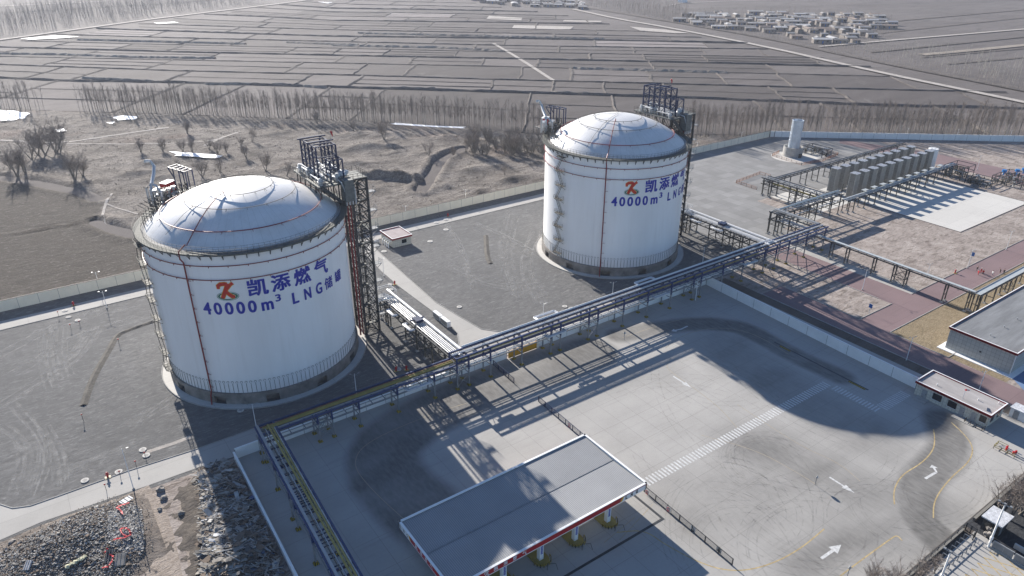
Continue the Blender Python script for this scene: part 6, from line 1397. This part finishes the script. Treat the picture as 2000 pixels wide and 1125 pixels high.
mass('tree_line', 'scattered bare trees and scrub right of the canal', 'tree line', in_poly(230, [(1640, 92), (1800, 95), (2050, 125), (2050, 178), (1850, 140), (1700, 108)], 7)+along([(1600, 92), (1750, 80)], 10, 8, (0,))+in_poly(120, [(1330, 30), (1740, 30), (1740, 80), (1500, 78), (1340, 50)], 9), M['palebark'], (6, 12), 8, 9)
mass('tree_line', 'thin row of bare trees under the top edge of the picture, centre', 'tree line', in_poly(160, [(930, 2), (1140, 8), (1140, 18), (960, 12)], 10), M['twig'], (7, 12), 11, 8)
# trees by the lower gate
used2 = set(); bt2 = [tree_proto('bush', 9, 300+i, 'bare_tree', 'bark', 'twig', 1.3) for i in range(3)]
for px, py, h, lab in ((1700, 1150, 6.5, 'bare tree at the bottom edge, leftmost of the group outside the yard fence'), (1742, 1160, 7.5, 'bare tree at the bottom edge, tallest of the group outside the yard fence'), (1790, 1142, 7, 'bare tree at the bottom edge beside the yard fence corner'), (1825, 1120, 5, 'smaller bare tree close against the yard fence, bottom right'),
                       (1950, 1003, 8, 'bare tree behind the gate booth roof'), (1972, 1015, 9, 'bare tree right of the tall floodlight pole'), (1992, 1005, 9, 'bare tree at the right edge behind the fence, the higher one'), (2010, 1035, 10, 'dense bare tree at the right edge near the silver fence'), (1978, 985, 8, 'bare tree hanging over the fence above the booth'), (2030, 990, 9, 'bare tree cut by the right edge of the photo')):
    g = G(px, py); place(bt2, used2, g.x, g.y, 0, h/9, lab, 'bare trees by the lower gate', rt)

pp_ = along([(150, 216), (330, 221), (600, 231), (900, 245), (1062, 259)], 2.4, 51, (3, 6, 9)) + along([(1345, 259), (1550, 258), (1700, 258), (2050, 262)], 2.6, 52, (3, 6, 9)) + along([(-60, 205), (70, 212)], 5, 53, (2, 7))
mass('poplar_belt', 'hazy rear ranks of the bare poplar belt along the fields', 'tree belt', pp_, M['twig'], (11, 16), 54, 22)
def scrub():
    rnd = random.Random(91); b = MB()
    for x, y in in_poly(2200, [(-60, 232), (180, 224), (600, 238), (1062, 266), (1062, 360), (715, 425), (560, 400), (300, 440), (190, 380), (0, 340), (-60, 335)], 92):
        if y < 107: continue
        z = hz(x, y); s = rnd.uniform(.2, .6)
        for _ in range(4):
            a = rnd.uniform(0, 6.28); p = Vector((x+rnd.gauss(0, .5), y+rnd.gauss(0, .5), z)); q = p+Vector((math.cos(a)*.5, math.sin(a)*.5, 1))*s; w_ = Vector((-math.sin(a), math.cos(a), 0))*s*.25
            b.add([p-w_, p+w_, q], [(0, 1, 2)])
    return stuff(b.build('dry_scrub', M['scrub']), 'tufts of dry scrub scattered over the rough ground', 'scrub')
M['scrub'] = soil('scrub', (0.15, 0.125, 0.10), (0.24, 0.205, 0.165), (0.08, 0.07, 0.055), .3)
scrub()

# ================================================================== VILLAGES
def village_house():
    t = empty('village_house', (0, 0, 0), 'x', 'house'); b = MB(); b.box(-6, 6, -3.2, 3.2, 0, 3.1); b.build('wall', M['village'], t)
    b = MB(); b.add([(-6.3, -3.6, 3.1), (6.3, -3.6, 3.1), (6.3, 3.6, 3.3), (-6.3, 3.6, 3.3), (-6.3, 0.6, 4.1), (6.3, .6, 4.1)], [(0, 1, 5, 4), (4, 5, 2, 3), (1, 2, 5), (0, 4, 3)]); b.build('roof', M['villroof'], t)
    for X_ in (-3.6, 3.4): b = MB(); b.box(X_-.8, X_+.8, -3.26, -3.2, 1, 2.3); b.build('window', M['glass'], t)
    b = MB(); b.box(-.5, .5, -3.27, -3.2, 0, 2.1); b.build('door', M['bright'], t)
    return t
VR = [mat('village_roof_%s' % n_, c_, .9) for n_, c_ in (('dark', (.16, .15, .145)), ('brown', (.24, .19, .16)), ('pale', (.45, .44, .43)), ('mid', (.3, .29, .28)))]
vh = village_house(); first = True; rv = random.Random(4)
yw = MB()
def village(poly, n, lab, grp, sp=(16, 15)):
    global first
    P_ = PX(poly); cx = sum(p.x for p in P_)/len(P_); cy = sum(p.y for p in P_)/len(P_); az = R(-38); e1 = Vector((math.cos(az), math.sin(az))); e2 = Vector((-e1.y, e1.x)); c = 0; cand = []
    for i in range(-30, 31):
        for j in range(-30, 31):
            x, y = cx+e1.x*i*sp[0]+e2.x*j*sp[1]+rv.uniform(-2, 2), cy+e1.y*i*sp[0]+e2.y*j*sp[1]+rv.uniform(-2, 2); ins = False; k = len(P_)-1
            for q in range(len(P_)):
                if ((P_[q].y > y) != (P_[k].y > y)) and x < (P_[k].x-P_[q].x)*(y-P_[q].y)/(P_[k].y-P_[q].y)+P_[q].x: ins = not ins
                k = q
            if ins: cand.append((x, y))
    rv.shuffle(cand)
    for x, y in cand[:n]:
        t = vh if first else copy_tree(vh)
        if first is False and rv.random() < .6: [setattr(c_.material_slots[0], 'link', 'OBJECT') or setattr(c_.material_slots[0], 'material', rv.choice(VR)) for c_ in t.children if c_.name.startswith('roof')]
        first = False; s = rv.uniform(.75, 1.35); t.location = (x, y, -.3); t.rotation_euler = (0, 0, az+rv.choice([0, 0, 0, math.pi/2])+rv.gauss(0, .05)); t.scale = (s*rv.uniform(.7, 1.2), s, rv.uniform(.9, 1.25)); t['label'] = lab; t['group'] = grp
village_trees = in_poly(260, [(1312, 44), (1345, 27), (1560, 26), (1720, 28), (1760, 55), (1715, 84), (1650, 95), (1590, 88), (1450, 66)], 61)
mass('village_trees', 'bare trees between the houses of the upper right village', 'trees', village_trees, M['twig'], (6, 11), 62, 12)
village([(1312, 40), (1345, 27), (1430, 27), (1560, 27), (1705, 28), (1745, 50), (1715, 72), (1650, 90), (1590, 84), (1540, 72), (1450, 62), (1360, 50)], 135, 'small pale roofed village house in the cluster at the upper right', 'houses of the near village')
village([(905, 1), (960, 8), (1060, 14), (1145, 18), (1140, 8), (1090, 0), (1000, -4), (930, -4)], 60, 'tiny house in the hazy village at the top edge', 'houses of the far village')
g = G(1333, 4); t = empty('farm_building', (g.x, g.y, -.4), 'lone white block standing in the fields above the village', 'building'); b = MB(); b.box(g.x-6, g.x+6, g.y-4, g.y+4, -.4, 5); b.build('wall', M['white'], t); b = MB(); b.box(g.x-6.3, g.x+6.3, g.y-4.3, g.y+4.3, 5, 5.4); b.build('roof', M['villroof'], t)

# ================================================================== RUBBLE, LOOSE THINGS
def mat2(n, c): return mat(n, c, 0.9, var=.15)
rubm = [M['rubble'], mat2('rubble_dark', (0.12, 0.115, 0.11)), mat2('rubble_pale', (0.40, 0.39, 0.37)), mat2('rubble_brown', (0.17, 0.13, 0.10)), mat2('rubble_blue', (0.10, 0.14, 0.2))]
def scatter(name, label, cat, poly, n, size, mats_, seed, zf, long_=False, weights=(5, 4, 3, 2, .4)):
    rnd = random.Random(seed); b = MB()
    for x, y in in_poly(n, poly, seed):
        if x > -1.6+y*.02: continue
        b.k = rnd.choices(range(len(mats_)), weights[:len(mats_)])[0]; z = zf(x, y); s = rnd.uniform(*size)*(1.8 if rnd.random() < .04 else 1)
        if long_ and rnd.random() < .8:
            a = rnd.gauss(-.6, .9); L = rnd.uniform(.8, 3.6); d = Vector((math.cos(a), math.sin(a), rnd.gauss(0, .18)))*L/2; p = Vector((x, y, z+rnd.uniform(.1, .9))); b.bar(p-d, p+d, rnd.uniform(.06, .22) if rnd.random() < .85 else rnd.uniform(.5, 1.1), .06)
        else:
            d = Vector((rnd.gauss(0, 1), rnd.gauss(0, 1), rnd.gauss(0, .5))).normalized()*s*.6; p = Vector((x, y, z+s*.2)); b.bar(p-d, p+d, s*rnd.uniform(.5, 1.1), s*rnd.uniform(.25, .8))
    return stuff(b.build(name, mats_), label, cat)
def bumpz(px, py, r, h):
    g = G(px, py); return lambda x, y: h*math.exp(-((x-g.x)**2+(y-g.y)**2)/r**2)
hs = [bumpz(120, 1060, 7, 1.5), bumpz(200, 1030, 6, 1.6), bumpz(60, 1110, 7, 1.3), bumpz(250, 1060, 5, 1.2), bumpz(215, 1110, 4, .8)]
zf1 = lambda x, y: sum(f(x, y) for f in hs)*.8
wd = [bumpz(430, 960, 5, 1.2), bumpz(435, 1030, 5, 1.3), bumpz(480, 1080, 5, 1.2), bumpz(450, 1100, 4, .9)]
zf2 = lambda x, y: sum(f(x, y) for f in wd)
def mound(name, poly, zf, m_):
    P_ = PX(poly); x0, x1 = min(p.x for p in P_)-3, max(p.x for p in P_)+3; y0, y1 = min(p.y for p in P_)-3, max(p.y for p in P_)+3; st = .7; nx, ny = int((x1-x0)/st), int((y1-y0)/st); b = MB(); vs = []
    for j in range(ny):
        for i in range(nx): x, y = x0+i*st, y0+j*st; vs.append((min(x, -.75+y*.02), min(y, .4), zf(x, y)*max(0, min(1, (-1-x)/1.5))+noise.fractal((x*.5, y*.5, 0), 1, 2, 4)*.22-.1))
    b.add(vs, [(j*nx+i, j*nx+i+1, (j+1)*nx+i+1, (j+1)*nx+i) for j in range(ny-1) for i in range(nx-1)]); return struct(b.build(name, m_, smooth=True))
rp = [(-60, 1110), (0, 1085), (80, 1045), (160, 1008), (225, 985), (262, 985), (278, 1000), (286, 1060), (278, 1090), (240, 1140), (200, 1180), (-60, 1180)]
mound('rubble_ground', rp, zf1, soil('rubble_soil', (0.16, 0.135, 0.115), (0.27, 0.235, 0.205), (0.08, 0.07, 0.06), .4))
scatter('rubble_pile', 'heap of grey, black and white rubble beside the concrete path, lower left', 'rubble', rp, 11000, (.07, .27), rubm, 31, zf1, weights=(7, 1.6, 2.4, 4, .2))
scatter('rubble_pile', 'loose fringe of small stones and litter round the rubble heap', 'rubble', [(-60, 1090), (0, 1070), (80, 1030), (160, 995), (225, 968), (275, 975), (298, 1010), (300, 1070), (295, 1110), (250, 1180), (-60, 1200)], 2600, (.05, .16), rubm, 35, zf1, weights=(5, 1, 2, 6, .2))
scatter('rubble_pile', 'pale broken tiles on the right flank of the rubble heap', 'rubble', [(215, 1010), (262, 990), (280, 1010), (284, 1075), (250, 1090), (215, 1060)], 3600, (.07, .24), [rubm[2], rubm[0], rubm[1]], 32, zf1, weights=(5, 2, 1))
wp = [(385, 922), (415, 912), (452, 905), (462, 925), (505, 1010), (556, 1125), (580, 1180), (400, 1180), (395, 1090), (402, 1000)]
mound('rubble_ground', wp, zf2, soil('timber_soil', (0.10, 0.088, 0.078), (0.18, 0.155, 0.13), (0.07, 0.06, 0.055), .4))
scatter('timber_pile', 'jumble of old planks and sticks along the thin white wall', 'scrap timber', wp, 3200, (.1, .35), [M['wood'], rubm[1], rubm[2], rubm[3], rubm[4]], 33, zf2, True, (7, 2, 2.2, 4, .4))
scatter('timber_pile', 'stack of pale broken boards on the sunny side of the timber heap', 'scrap timber', [(390, 930), (415, 925), (425, 960), (440, 1090), (400, 1095), (398, 1010), (405, 970)], 500, (.2, .5), [rubm[2], M['wood'], M['fintop']], 34, zf2, True, (4, 5, 2))
b = MB()
for l, w_ in (([(262, 960), (285, 1000), (310, 1060), (330, 1180)], 5.5), ([(355, 985), (370, 1060), (380, 1160)], 1.2), ([(300, 960), (330, 1020), (350, 1120)], .8)): b.strip(smooth_path(PX(l), 2), w_, .01+.004*len(b.f) % .01)
struct(b.build('dirt_track', soil('sandy_track', (0.30, 0.25, 0.205), (0.42, 0.36, 0.31), (0.2, 0.165, 0.135), .5)))
def slab(px, py, w_, d_, th, rz, tilt, m_, label, name='loose_panel', cat='panel', z=.3, grp='loose panels on the rubble'):
    g = G(px, py); t = empty(name, (g.x, g.y, (zf1 if px < 300 else zf2)(g.x, g.y)+z), label, cat, grp); b = MB(); b.box(-w_/2+g.x, w_/2+g.x, -d_/2+g.y, d_/2+g.y, t.location.z-th, t.location.z); b.build('board', M[m_], t)
    b = MB(); 
    for q in (-.35, .0, .35): b.box(g.x+q*w_-.05, g.x+q*w_+.05, g.y-d_/2, g.y+d_/2, t.location.z, t.location.z+.05)
    b.build('batten', M['wood'], t); t.rotation_euler = (tilt, tilt*.6, rz); return t
slab(238, 1102, 1.7, 2.4, .1, -.3, .25, 'wood', 'big tan board leaning at the bottom edge of the rubble'); slab(217, 1098, 1.2, 2.6, .12, -.3, .3, 'darksteel', 'long dark board beside the tan board in the rubble')
slab(248, 982, 2.2, 1.2, .08, .5, .15, 'white', 'white sheet at the top end of the rubble heap'); slab(190, 1100, 1.3, .9, .1, .6, .2, 'darksteel', 'dark framed sheet left of the long dark board'); slab(60, 1118, 1.0, 1.9, .1, -.4, .2, 'fintop', 'pale sheet at the lower left corner of the rubble')
slab(402, 1020, 1.9, 1.5, .1, .2, .1, 'tray', 'pale green framed pallet on the timber heap'); slab(440, 1014, 2.4, 1.2, .1, .3, .15, 'galv', 'grey blue sheet right of the pale green pallet'); slab(427, 1060, 1.6, 2.6, .1, .2, .2, 'wood', 'large ribbed board on the lower timber heap'); slab(442, 1035, 1.2, .9, .3, .5, .1, 'fintop', 'white box like board in the middle of the timber heap')
slab(485, 970, 2.2, 1.2, .6, .3, .1, 'tankbase', 'brown crate at the foot of the thin white wall', 'wooden_crate', 'crate'); slab(493, 975, 1.0, .9, .3, .5, .1, 'bright', 'small blue board against the thin white wall')
for px, py, r_, lab in ((313, 958, 1.1, 'large pale boulder on the dark soil beside the sandy track'), (320, 974, .9, 'dark boulder just below the large pale one'), (354, 1003, .9, 'lone dark boulder in the middle of the soil yard'), (312, 996, .6, 'small stone beside the sandy track'), (24, 1062, 1.0, 'pale concrete lump left of the rubble heap'), (63, 1051, .7, 'small pale concrete lump on the soil ridge'), (165, 1005, .9, 'round pale stone at the upper edge of the rubble')):
    g = G(px, py); b = MB(); b.blob((g.x, g.y, r_*.2), r_*.75, int(px), 2, .65, .3); tag(b.build('boulder', M['tankbase'] if r_ > .8 else M['rubble']), lab, 'boulder', 'boulders and lumps on the soil')
M['rednet'] = mat('red_netting', (0.62, 0.015, 0.03), .6)
for pts, lab in (([(255, 990), (245, 995), (236, 1000), (232, 1004), (240, 1010), (244, 1018)], 'upper scrap of bright red netting on the rubble'), ([(257, 1050), (260, 1058), (252, 1063), (243, 1058), (240, 1050), (248, 1046), (257, 1050)], 'looped scrap of bright red netting on the rubble'), ([(227, 1070), (238, 1067), (250, 1065), (249, 1060)], 'middle scrap of bright red netting on the rubble'), ([(203, 1120), (215, 1118), (223, 1108), (226, 1100), (218, 1096)], 'lower scrap of bright red netting beside the long dark board'), ([(208, 1094), (216, 1088), (213, 1086)], 'short scrap of red netting above the boards')):
    b = MB(); p_ = PX(pts); rr = random.Random(len(lab))
    for a, c_ in zip(p_, p_[1:]):
        for k in range(4): u, v = k/4, (k+1)/4; q = a.lerp(c_, u); e = a.lerp(c_, v); q.z = zf1(q.x, q.y)+.45+rr.uniform(0, .2); e.z = zf1(e.x, e.y)+.45+rr.uniform(0, .2); b.bar(q, e, rr.uniform(.12, .34), .05)
    tag(b.build('red_netting', M['rednet']), lab, 'netting', 'red netting scraps')
M['paleyellow'] = mat('pale_yellow_sack', (0.50, 0.48, 0.33), .8)
for px, py, lab in ((150, 1108, 'pale yellow sacks near the bottom of the rubble'), (162, 1102, 'pale yellow sack right of the other yellow sacks'), (420, 1002, 'pale yellow sack on top of the timber heap'), (135, 1116, 'pale yellow sack at the bottom edge')):
    g = G(px, py); b = MB(); b.blob((g.x, g.y, (zf1 if px < 300 else zf2)(g.x, g.y)+.35), .45, px, 2, .5, .3); b.blob((g.x+.6, g.y+.3, (zf1 if px < 300 else zf2)(g.x, g.y)+.3), .35, px+1, 2, .5, .3); tag(b.build('plastic_sack', M['paleyellow']), lab, 'sack', 'pale yellow sacks')

# ================================================================== LOWER GATE
def fence_run(name, label, pts, h, m_, post=2.4):
    return rail_fence(name, pts, label, m_, h, post, 'fence', None, False, .1)
t = empty('low_wall', (150, -98, 0), 'dark topped low wall with rail along the lower right edge of the yard', 'wall')
b = MB(); b.box(108.5, 150, -98.4, -98.0, 0, .7); b.box(62, 104.5, -98.4, -98.0, 0, .5); b.build('wall_panels', M['coping'], t)
b = MB(); b.box(108.5, 150, -98.45, -97.95, .7, .8); b.box(62, 104.5, -98.45, -97.95, .5, .58); b.build('coping', M['gap'], t)
b = MB(); handrail(b, [(62, -98.2, .55), (104.5, -98.2, .55)], 1.0, 2.4, .06); b.build('rail', M['darksteel'], t)
p_ = [G(1920, 999, 3), G(1945.6, 1014, 3), G(1922, 1032.6, 3), G(1896.5, 1017, 3)]; bx0, bx1, by0, by1 = 107.2, 111.9, -103.0, -99.4
t = empty('gate_booth', (bx0, by0, 0), 'small gate booth with flat pale roof beside the tall floodlight pole', 'gate booth')
b = MB(); b.box(bx0, bx1, by0, by1, 2.8, 3.05); b.build('roof', M['fintop'], t); b = MB(); b.box(bx0+.4, bx1-.4, by0+.4, by1-.4, 0, 2.8); b.build('wall', M['darksteel'], t)
b = MB(); b.box(bx0+.33, bx0+.4, by0+.8, by1-.8, 1, 2.2); b.build('window', M['glass'], t); b = MB(); b.box(bx0+1, bx0+1.9, by0+.33, by0+.4, .1, 2.1); b.build('door', M['grey'], t)
t = empty('stone_ornament', (106.5, -101.5, 0), 'lumpy grey stone ornament in front of the gate booth', 'ornament'); b = MB()
for q in ((106.6, -101.5, .5, .6), (106.2, -101.9, 1.2, .45), (106.8, -101.2, 1.6, .4), (106.0, -101.3, .8, .4), (106.5, -101.8, 2.0, .3)): b.blob(q[:3], q[3], int(q[2]*10), 2, .9, .3)
b.build('stone', M['tankbase'], t)
rail_fence('sliding_gate', [(104.8, -98.4), (104.6, -100.2), (103.4, -100.4)], 'half open dark gate leaf beside the low wall', 'darksteel', 1.8, 1.0, 'gate', None, True, .1)
for i in range(8):
    X_ = 102.4-1.55*i; o_ = empty('barrier_post', (X_, -101.2, 0), 'low barrier frame across the entrance lane, number %d from the gate booth' % (i+1), 'barrier', 'row of barrier frames across the entrance')
    b = MB(); b.bar((X_, -101.2, 0), (X_, -101.2, 1.2), .12); b.bar((X_, -101.2, 1.15), (X_, -99.2, 1.15), .1); b.bar((X_, -99.2, 0), (X_, -99.2, 1.2), .1); b.build('frame', M['grey'], o_); b = MB(); b.box(X_-.25, X_+.25, -101.5, -100.9, 0, .1); b.build('foot', M['concrete'], o_)
def floodlight(g, h, label):
    t = empty('floodlight_pole', (g.x, g.y, 0), label, 'floodlight', 'floodlight poles'); b = MB(); b.tube([(g.x, g.y, 0), (g.x, g.y, h)], [.2, .11], 12); b.build('pole', M['white'], t, True)
    b = MB(); b.bar((g.x-.1, g.y-1.1, h), (g.x+.1, g.y+1.1, h), .12); b.build('crossarm', M['galv'], t); b = MB(); b.cyl(g.x, g.y, 1.9, 2.4, .28, 10); b.build('junction_box', M['white'], t)
    for s_ in (-1, 0, 1): b = MB(); b.box(g.x-.25, g.x+.15, g.y+s_*.95-.2, g.y+s_*.95+.2, h+.05, h+.3); b.build('lamp_head', M['grey'], t)
floodlight(G(1930, 1068), 10, 'tall white floodlight pole beside the gate booth'); floodlight(G(1833, 1142), 7.5, 'shorter white floodlight pole at the bottom edge beside the entrance lane')
t = empty('panel_fence', (104, -103.5, 0), 'silver framed panel fence on a pale kerb outside the gate', 'fence'); b = MB(); b.box(104.0, 104.5, -125, -103.2, 0, .3); b.build('kerb', M['pad'], t)
for k in range(6):
    y1_ = -103.4-3.6*k; b = MB(); b.box(104.15, 104.3, y1_-3.2, y1_, .35, 1.7); b.build('panel', M['grey'], t)
    b = MB(); b.bar((104.22, y1_-3.3, 1.8), (104.22, y1_+.1, 1.8), .2, .16); b.bar((104.22, y1_+.1, 0.3), (104.22, y1_+.1, 1.8), .16); b.bar((104.22, y1_-1.6, 0.35), (104.22, y1_-1.6, 1.7), .18, .06); b.build('frame', M['galv'], t)
b = MB(); b.box(107.5, 107.9, -125, -105.5, 0, 1.0); struct(b.build('kerb', M['pad']))

# ================================================================== PEOPLE
def skinned(name, joints, edges, radii, m_, parent, root=0):
    me = bpy.data.meshes.new(name); me.from_pydata(joints, edges, []); o = bpy.data.objects.new(name, me); C.objects.link(o)
    md = o.modifiers.new('s', 'SKIN'); md.use_smooth_shade = True; sv = me.skin_vertices[0].data
    for i, r_ in enumerate(radii): sv[i].radius = r_ if isinstance(r_, tuple) else (r_, r_)
    sv[root].use_root = True; o.modifiers.new('u', 'SUBSURF').levels = 1
    dg = bpy.context.evaluated_depsgraph_get(); n_ = bpy.data.meshes.new_from_object(o.evaluated_get(dg)); n_.name = name; bpy.data.objects.remove(o)
    n_.materials.clear(); n_.materials.append(m_); o = bpy.data.objects.new(name, n_); C.objects.link(o); o.parent = parent; return o
mcl = {}
def cloth(c):
    if c not in mcl: mcl[c] = mat('cloth_%d' % len(mcl), c, .85, var=.08)
    return mcl[c]
def person(g, rz, top, legs, hat, label, bend=0.0, stride=.12):
    t = empty('person', (g.x, g.y, .02), label, 'person', 'people on the red road'); t.rotation_euler = (0, 0, rz); f = lambda x, y, z: (x+bend*max(0, z-.95)*.9, y, z-(bend*.25*max(0, z-.95)))
    J = [f(0, 0, .95), f(0, 0, 1.2), f(0, 0, 1.42), f(0, 0, 1.52), f(.02, 0, 1.66), (0, .1, .9), (stride, .11, .5), (stride*.6, .11, .08), (stride*.6+.14, .12, .04), (0, -.1, .9), (-stride*.4, -.11, .5), (-stride, -.11, .08), (-stride+.14, -.12, .04),
         f(0, .19, 1.4), f(.04, .25, 1.13), f(.18, .24, .92), f(.24, .23, .86), f(0, -.19, 1.4), f(.02, -.26, 1.13), f(.14, -.27, .9), f(.19, -.27, .83)]
    E_ = [(0, 1), (1, 2), (2, 3), (3, 4), (0, 5), (5, 6), (6, 7), (7, 8), (0, 9), (9, 10), (10, 11), (11, 12), (2, 13), (13, 14), (14, 15), (15, 16), (2, 17), (17, 18), (18, 19), (19, 20)]
    skinned('body', J, E_, [.13, .13, .12, .055, .1, .085, .06, .045, .04, .085, .06, .045, .04, .05, .042, .034, .03, .05, .042, .034, .03], M['skin'], t)
    skinned('coat', [J[i] for i in (0, 1, 2, 13, 14, 15, 17, 18, 19)]+[f(0, 0, .8)], [(0, 1), (1, 2), (2, 3), (3, 4), (4, 5), (2, 6), (6, 7), (7, 8), (0, 9)], [.17, .165, .15, .085, .07, .055, .085, .07, .055, .18], cloth(top), t)
    skinned('trousers', [J[i] for i in (0, 5, 6, 7, 9, 10, 11)], [(0, 1), (1, 2), (2, 3), (0, 4), (4, 5), (5, 6)], [.15, .11, .085, .07, .11, .085, .07], cloth(legs), t)
    h = f(.02, 0, 1.7); b = MB(); b.blob((h[0]+t.location.x, h[1]+t.location.y, h[2]+.04+t.location.z), .125, 3, 2, .85, .02); b.build('hair', cloth(hat), t, True)
    return t
RED = (0.55, 0.02, 0.03); DK = (0.03, 0.03, 0.035)
person(G(1910, 537), 2.5, RED, (0.4, .02, .03), DK, 'person in red work clothes nearest the camera in the red group', .1)
person(G(1915, 533), -1.6, RED, RED, (0.7, .7, .68), 'person in red work clothes with a white helmet in the middle of the group'); person(G(1919, 536), -2.8, RED, DK, DK, 'person in red jacket and dark trousers at the right of the group', .2)
person(G(1907, 529), -.5, DK, DK, DK, 'person all in black behind the red group', .3); person(G(1938, 538), 2.8, (.75, .75, .73), (.12, .14, .2), DK, 'person in a white top standing apart to the right', .1)
person(G(1953, 533), 2.0, (.08, .07, .07), DK, DK, 'person in dark clothes bending by the grass edge', .6); person(G(1960, 535), 1.0, (.05, .05, .06), DK, (.1, .08, .07), 'person in dark clothes standing at the far right of the people', .15)

# ================================================================== HAZE
b = MB(); b.box(-3600, 4600, -800, 4600, -1.6, 101.5); hz_o = b.build('haze', bpy.data.materials.new('haze')); hm = hz_o.data.materials[0]; hm.use_nodes = True
n_ = hm.node_tree.nodes; n_.remove(n_['Principled BSDF']); pv = n_.new('ShaderNodeVolumePrincipled'); pv.inputs['Color'].default_value = (0.84, 0.88, 1.0, 1); pv.inputs['Density'].default_value = 0.00008; pv.inputs['Anisotropy'].default_value = 0.35
hm.node_tree.links.new(pv.outputs[0], n_['Material Output'].inputs['Volume']); hz_o['kind'] = 'stuff'; hz_o['label'] = 'thin bluish winter haze over the plain'; hz_o['category'] = 'haze'
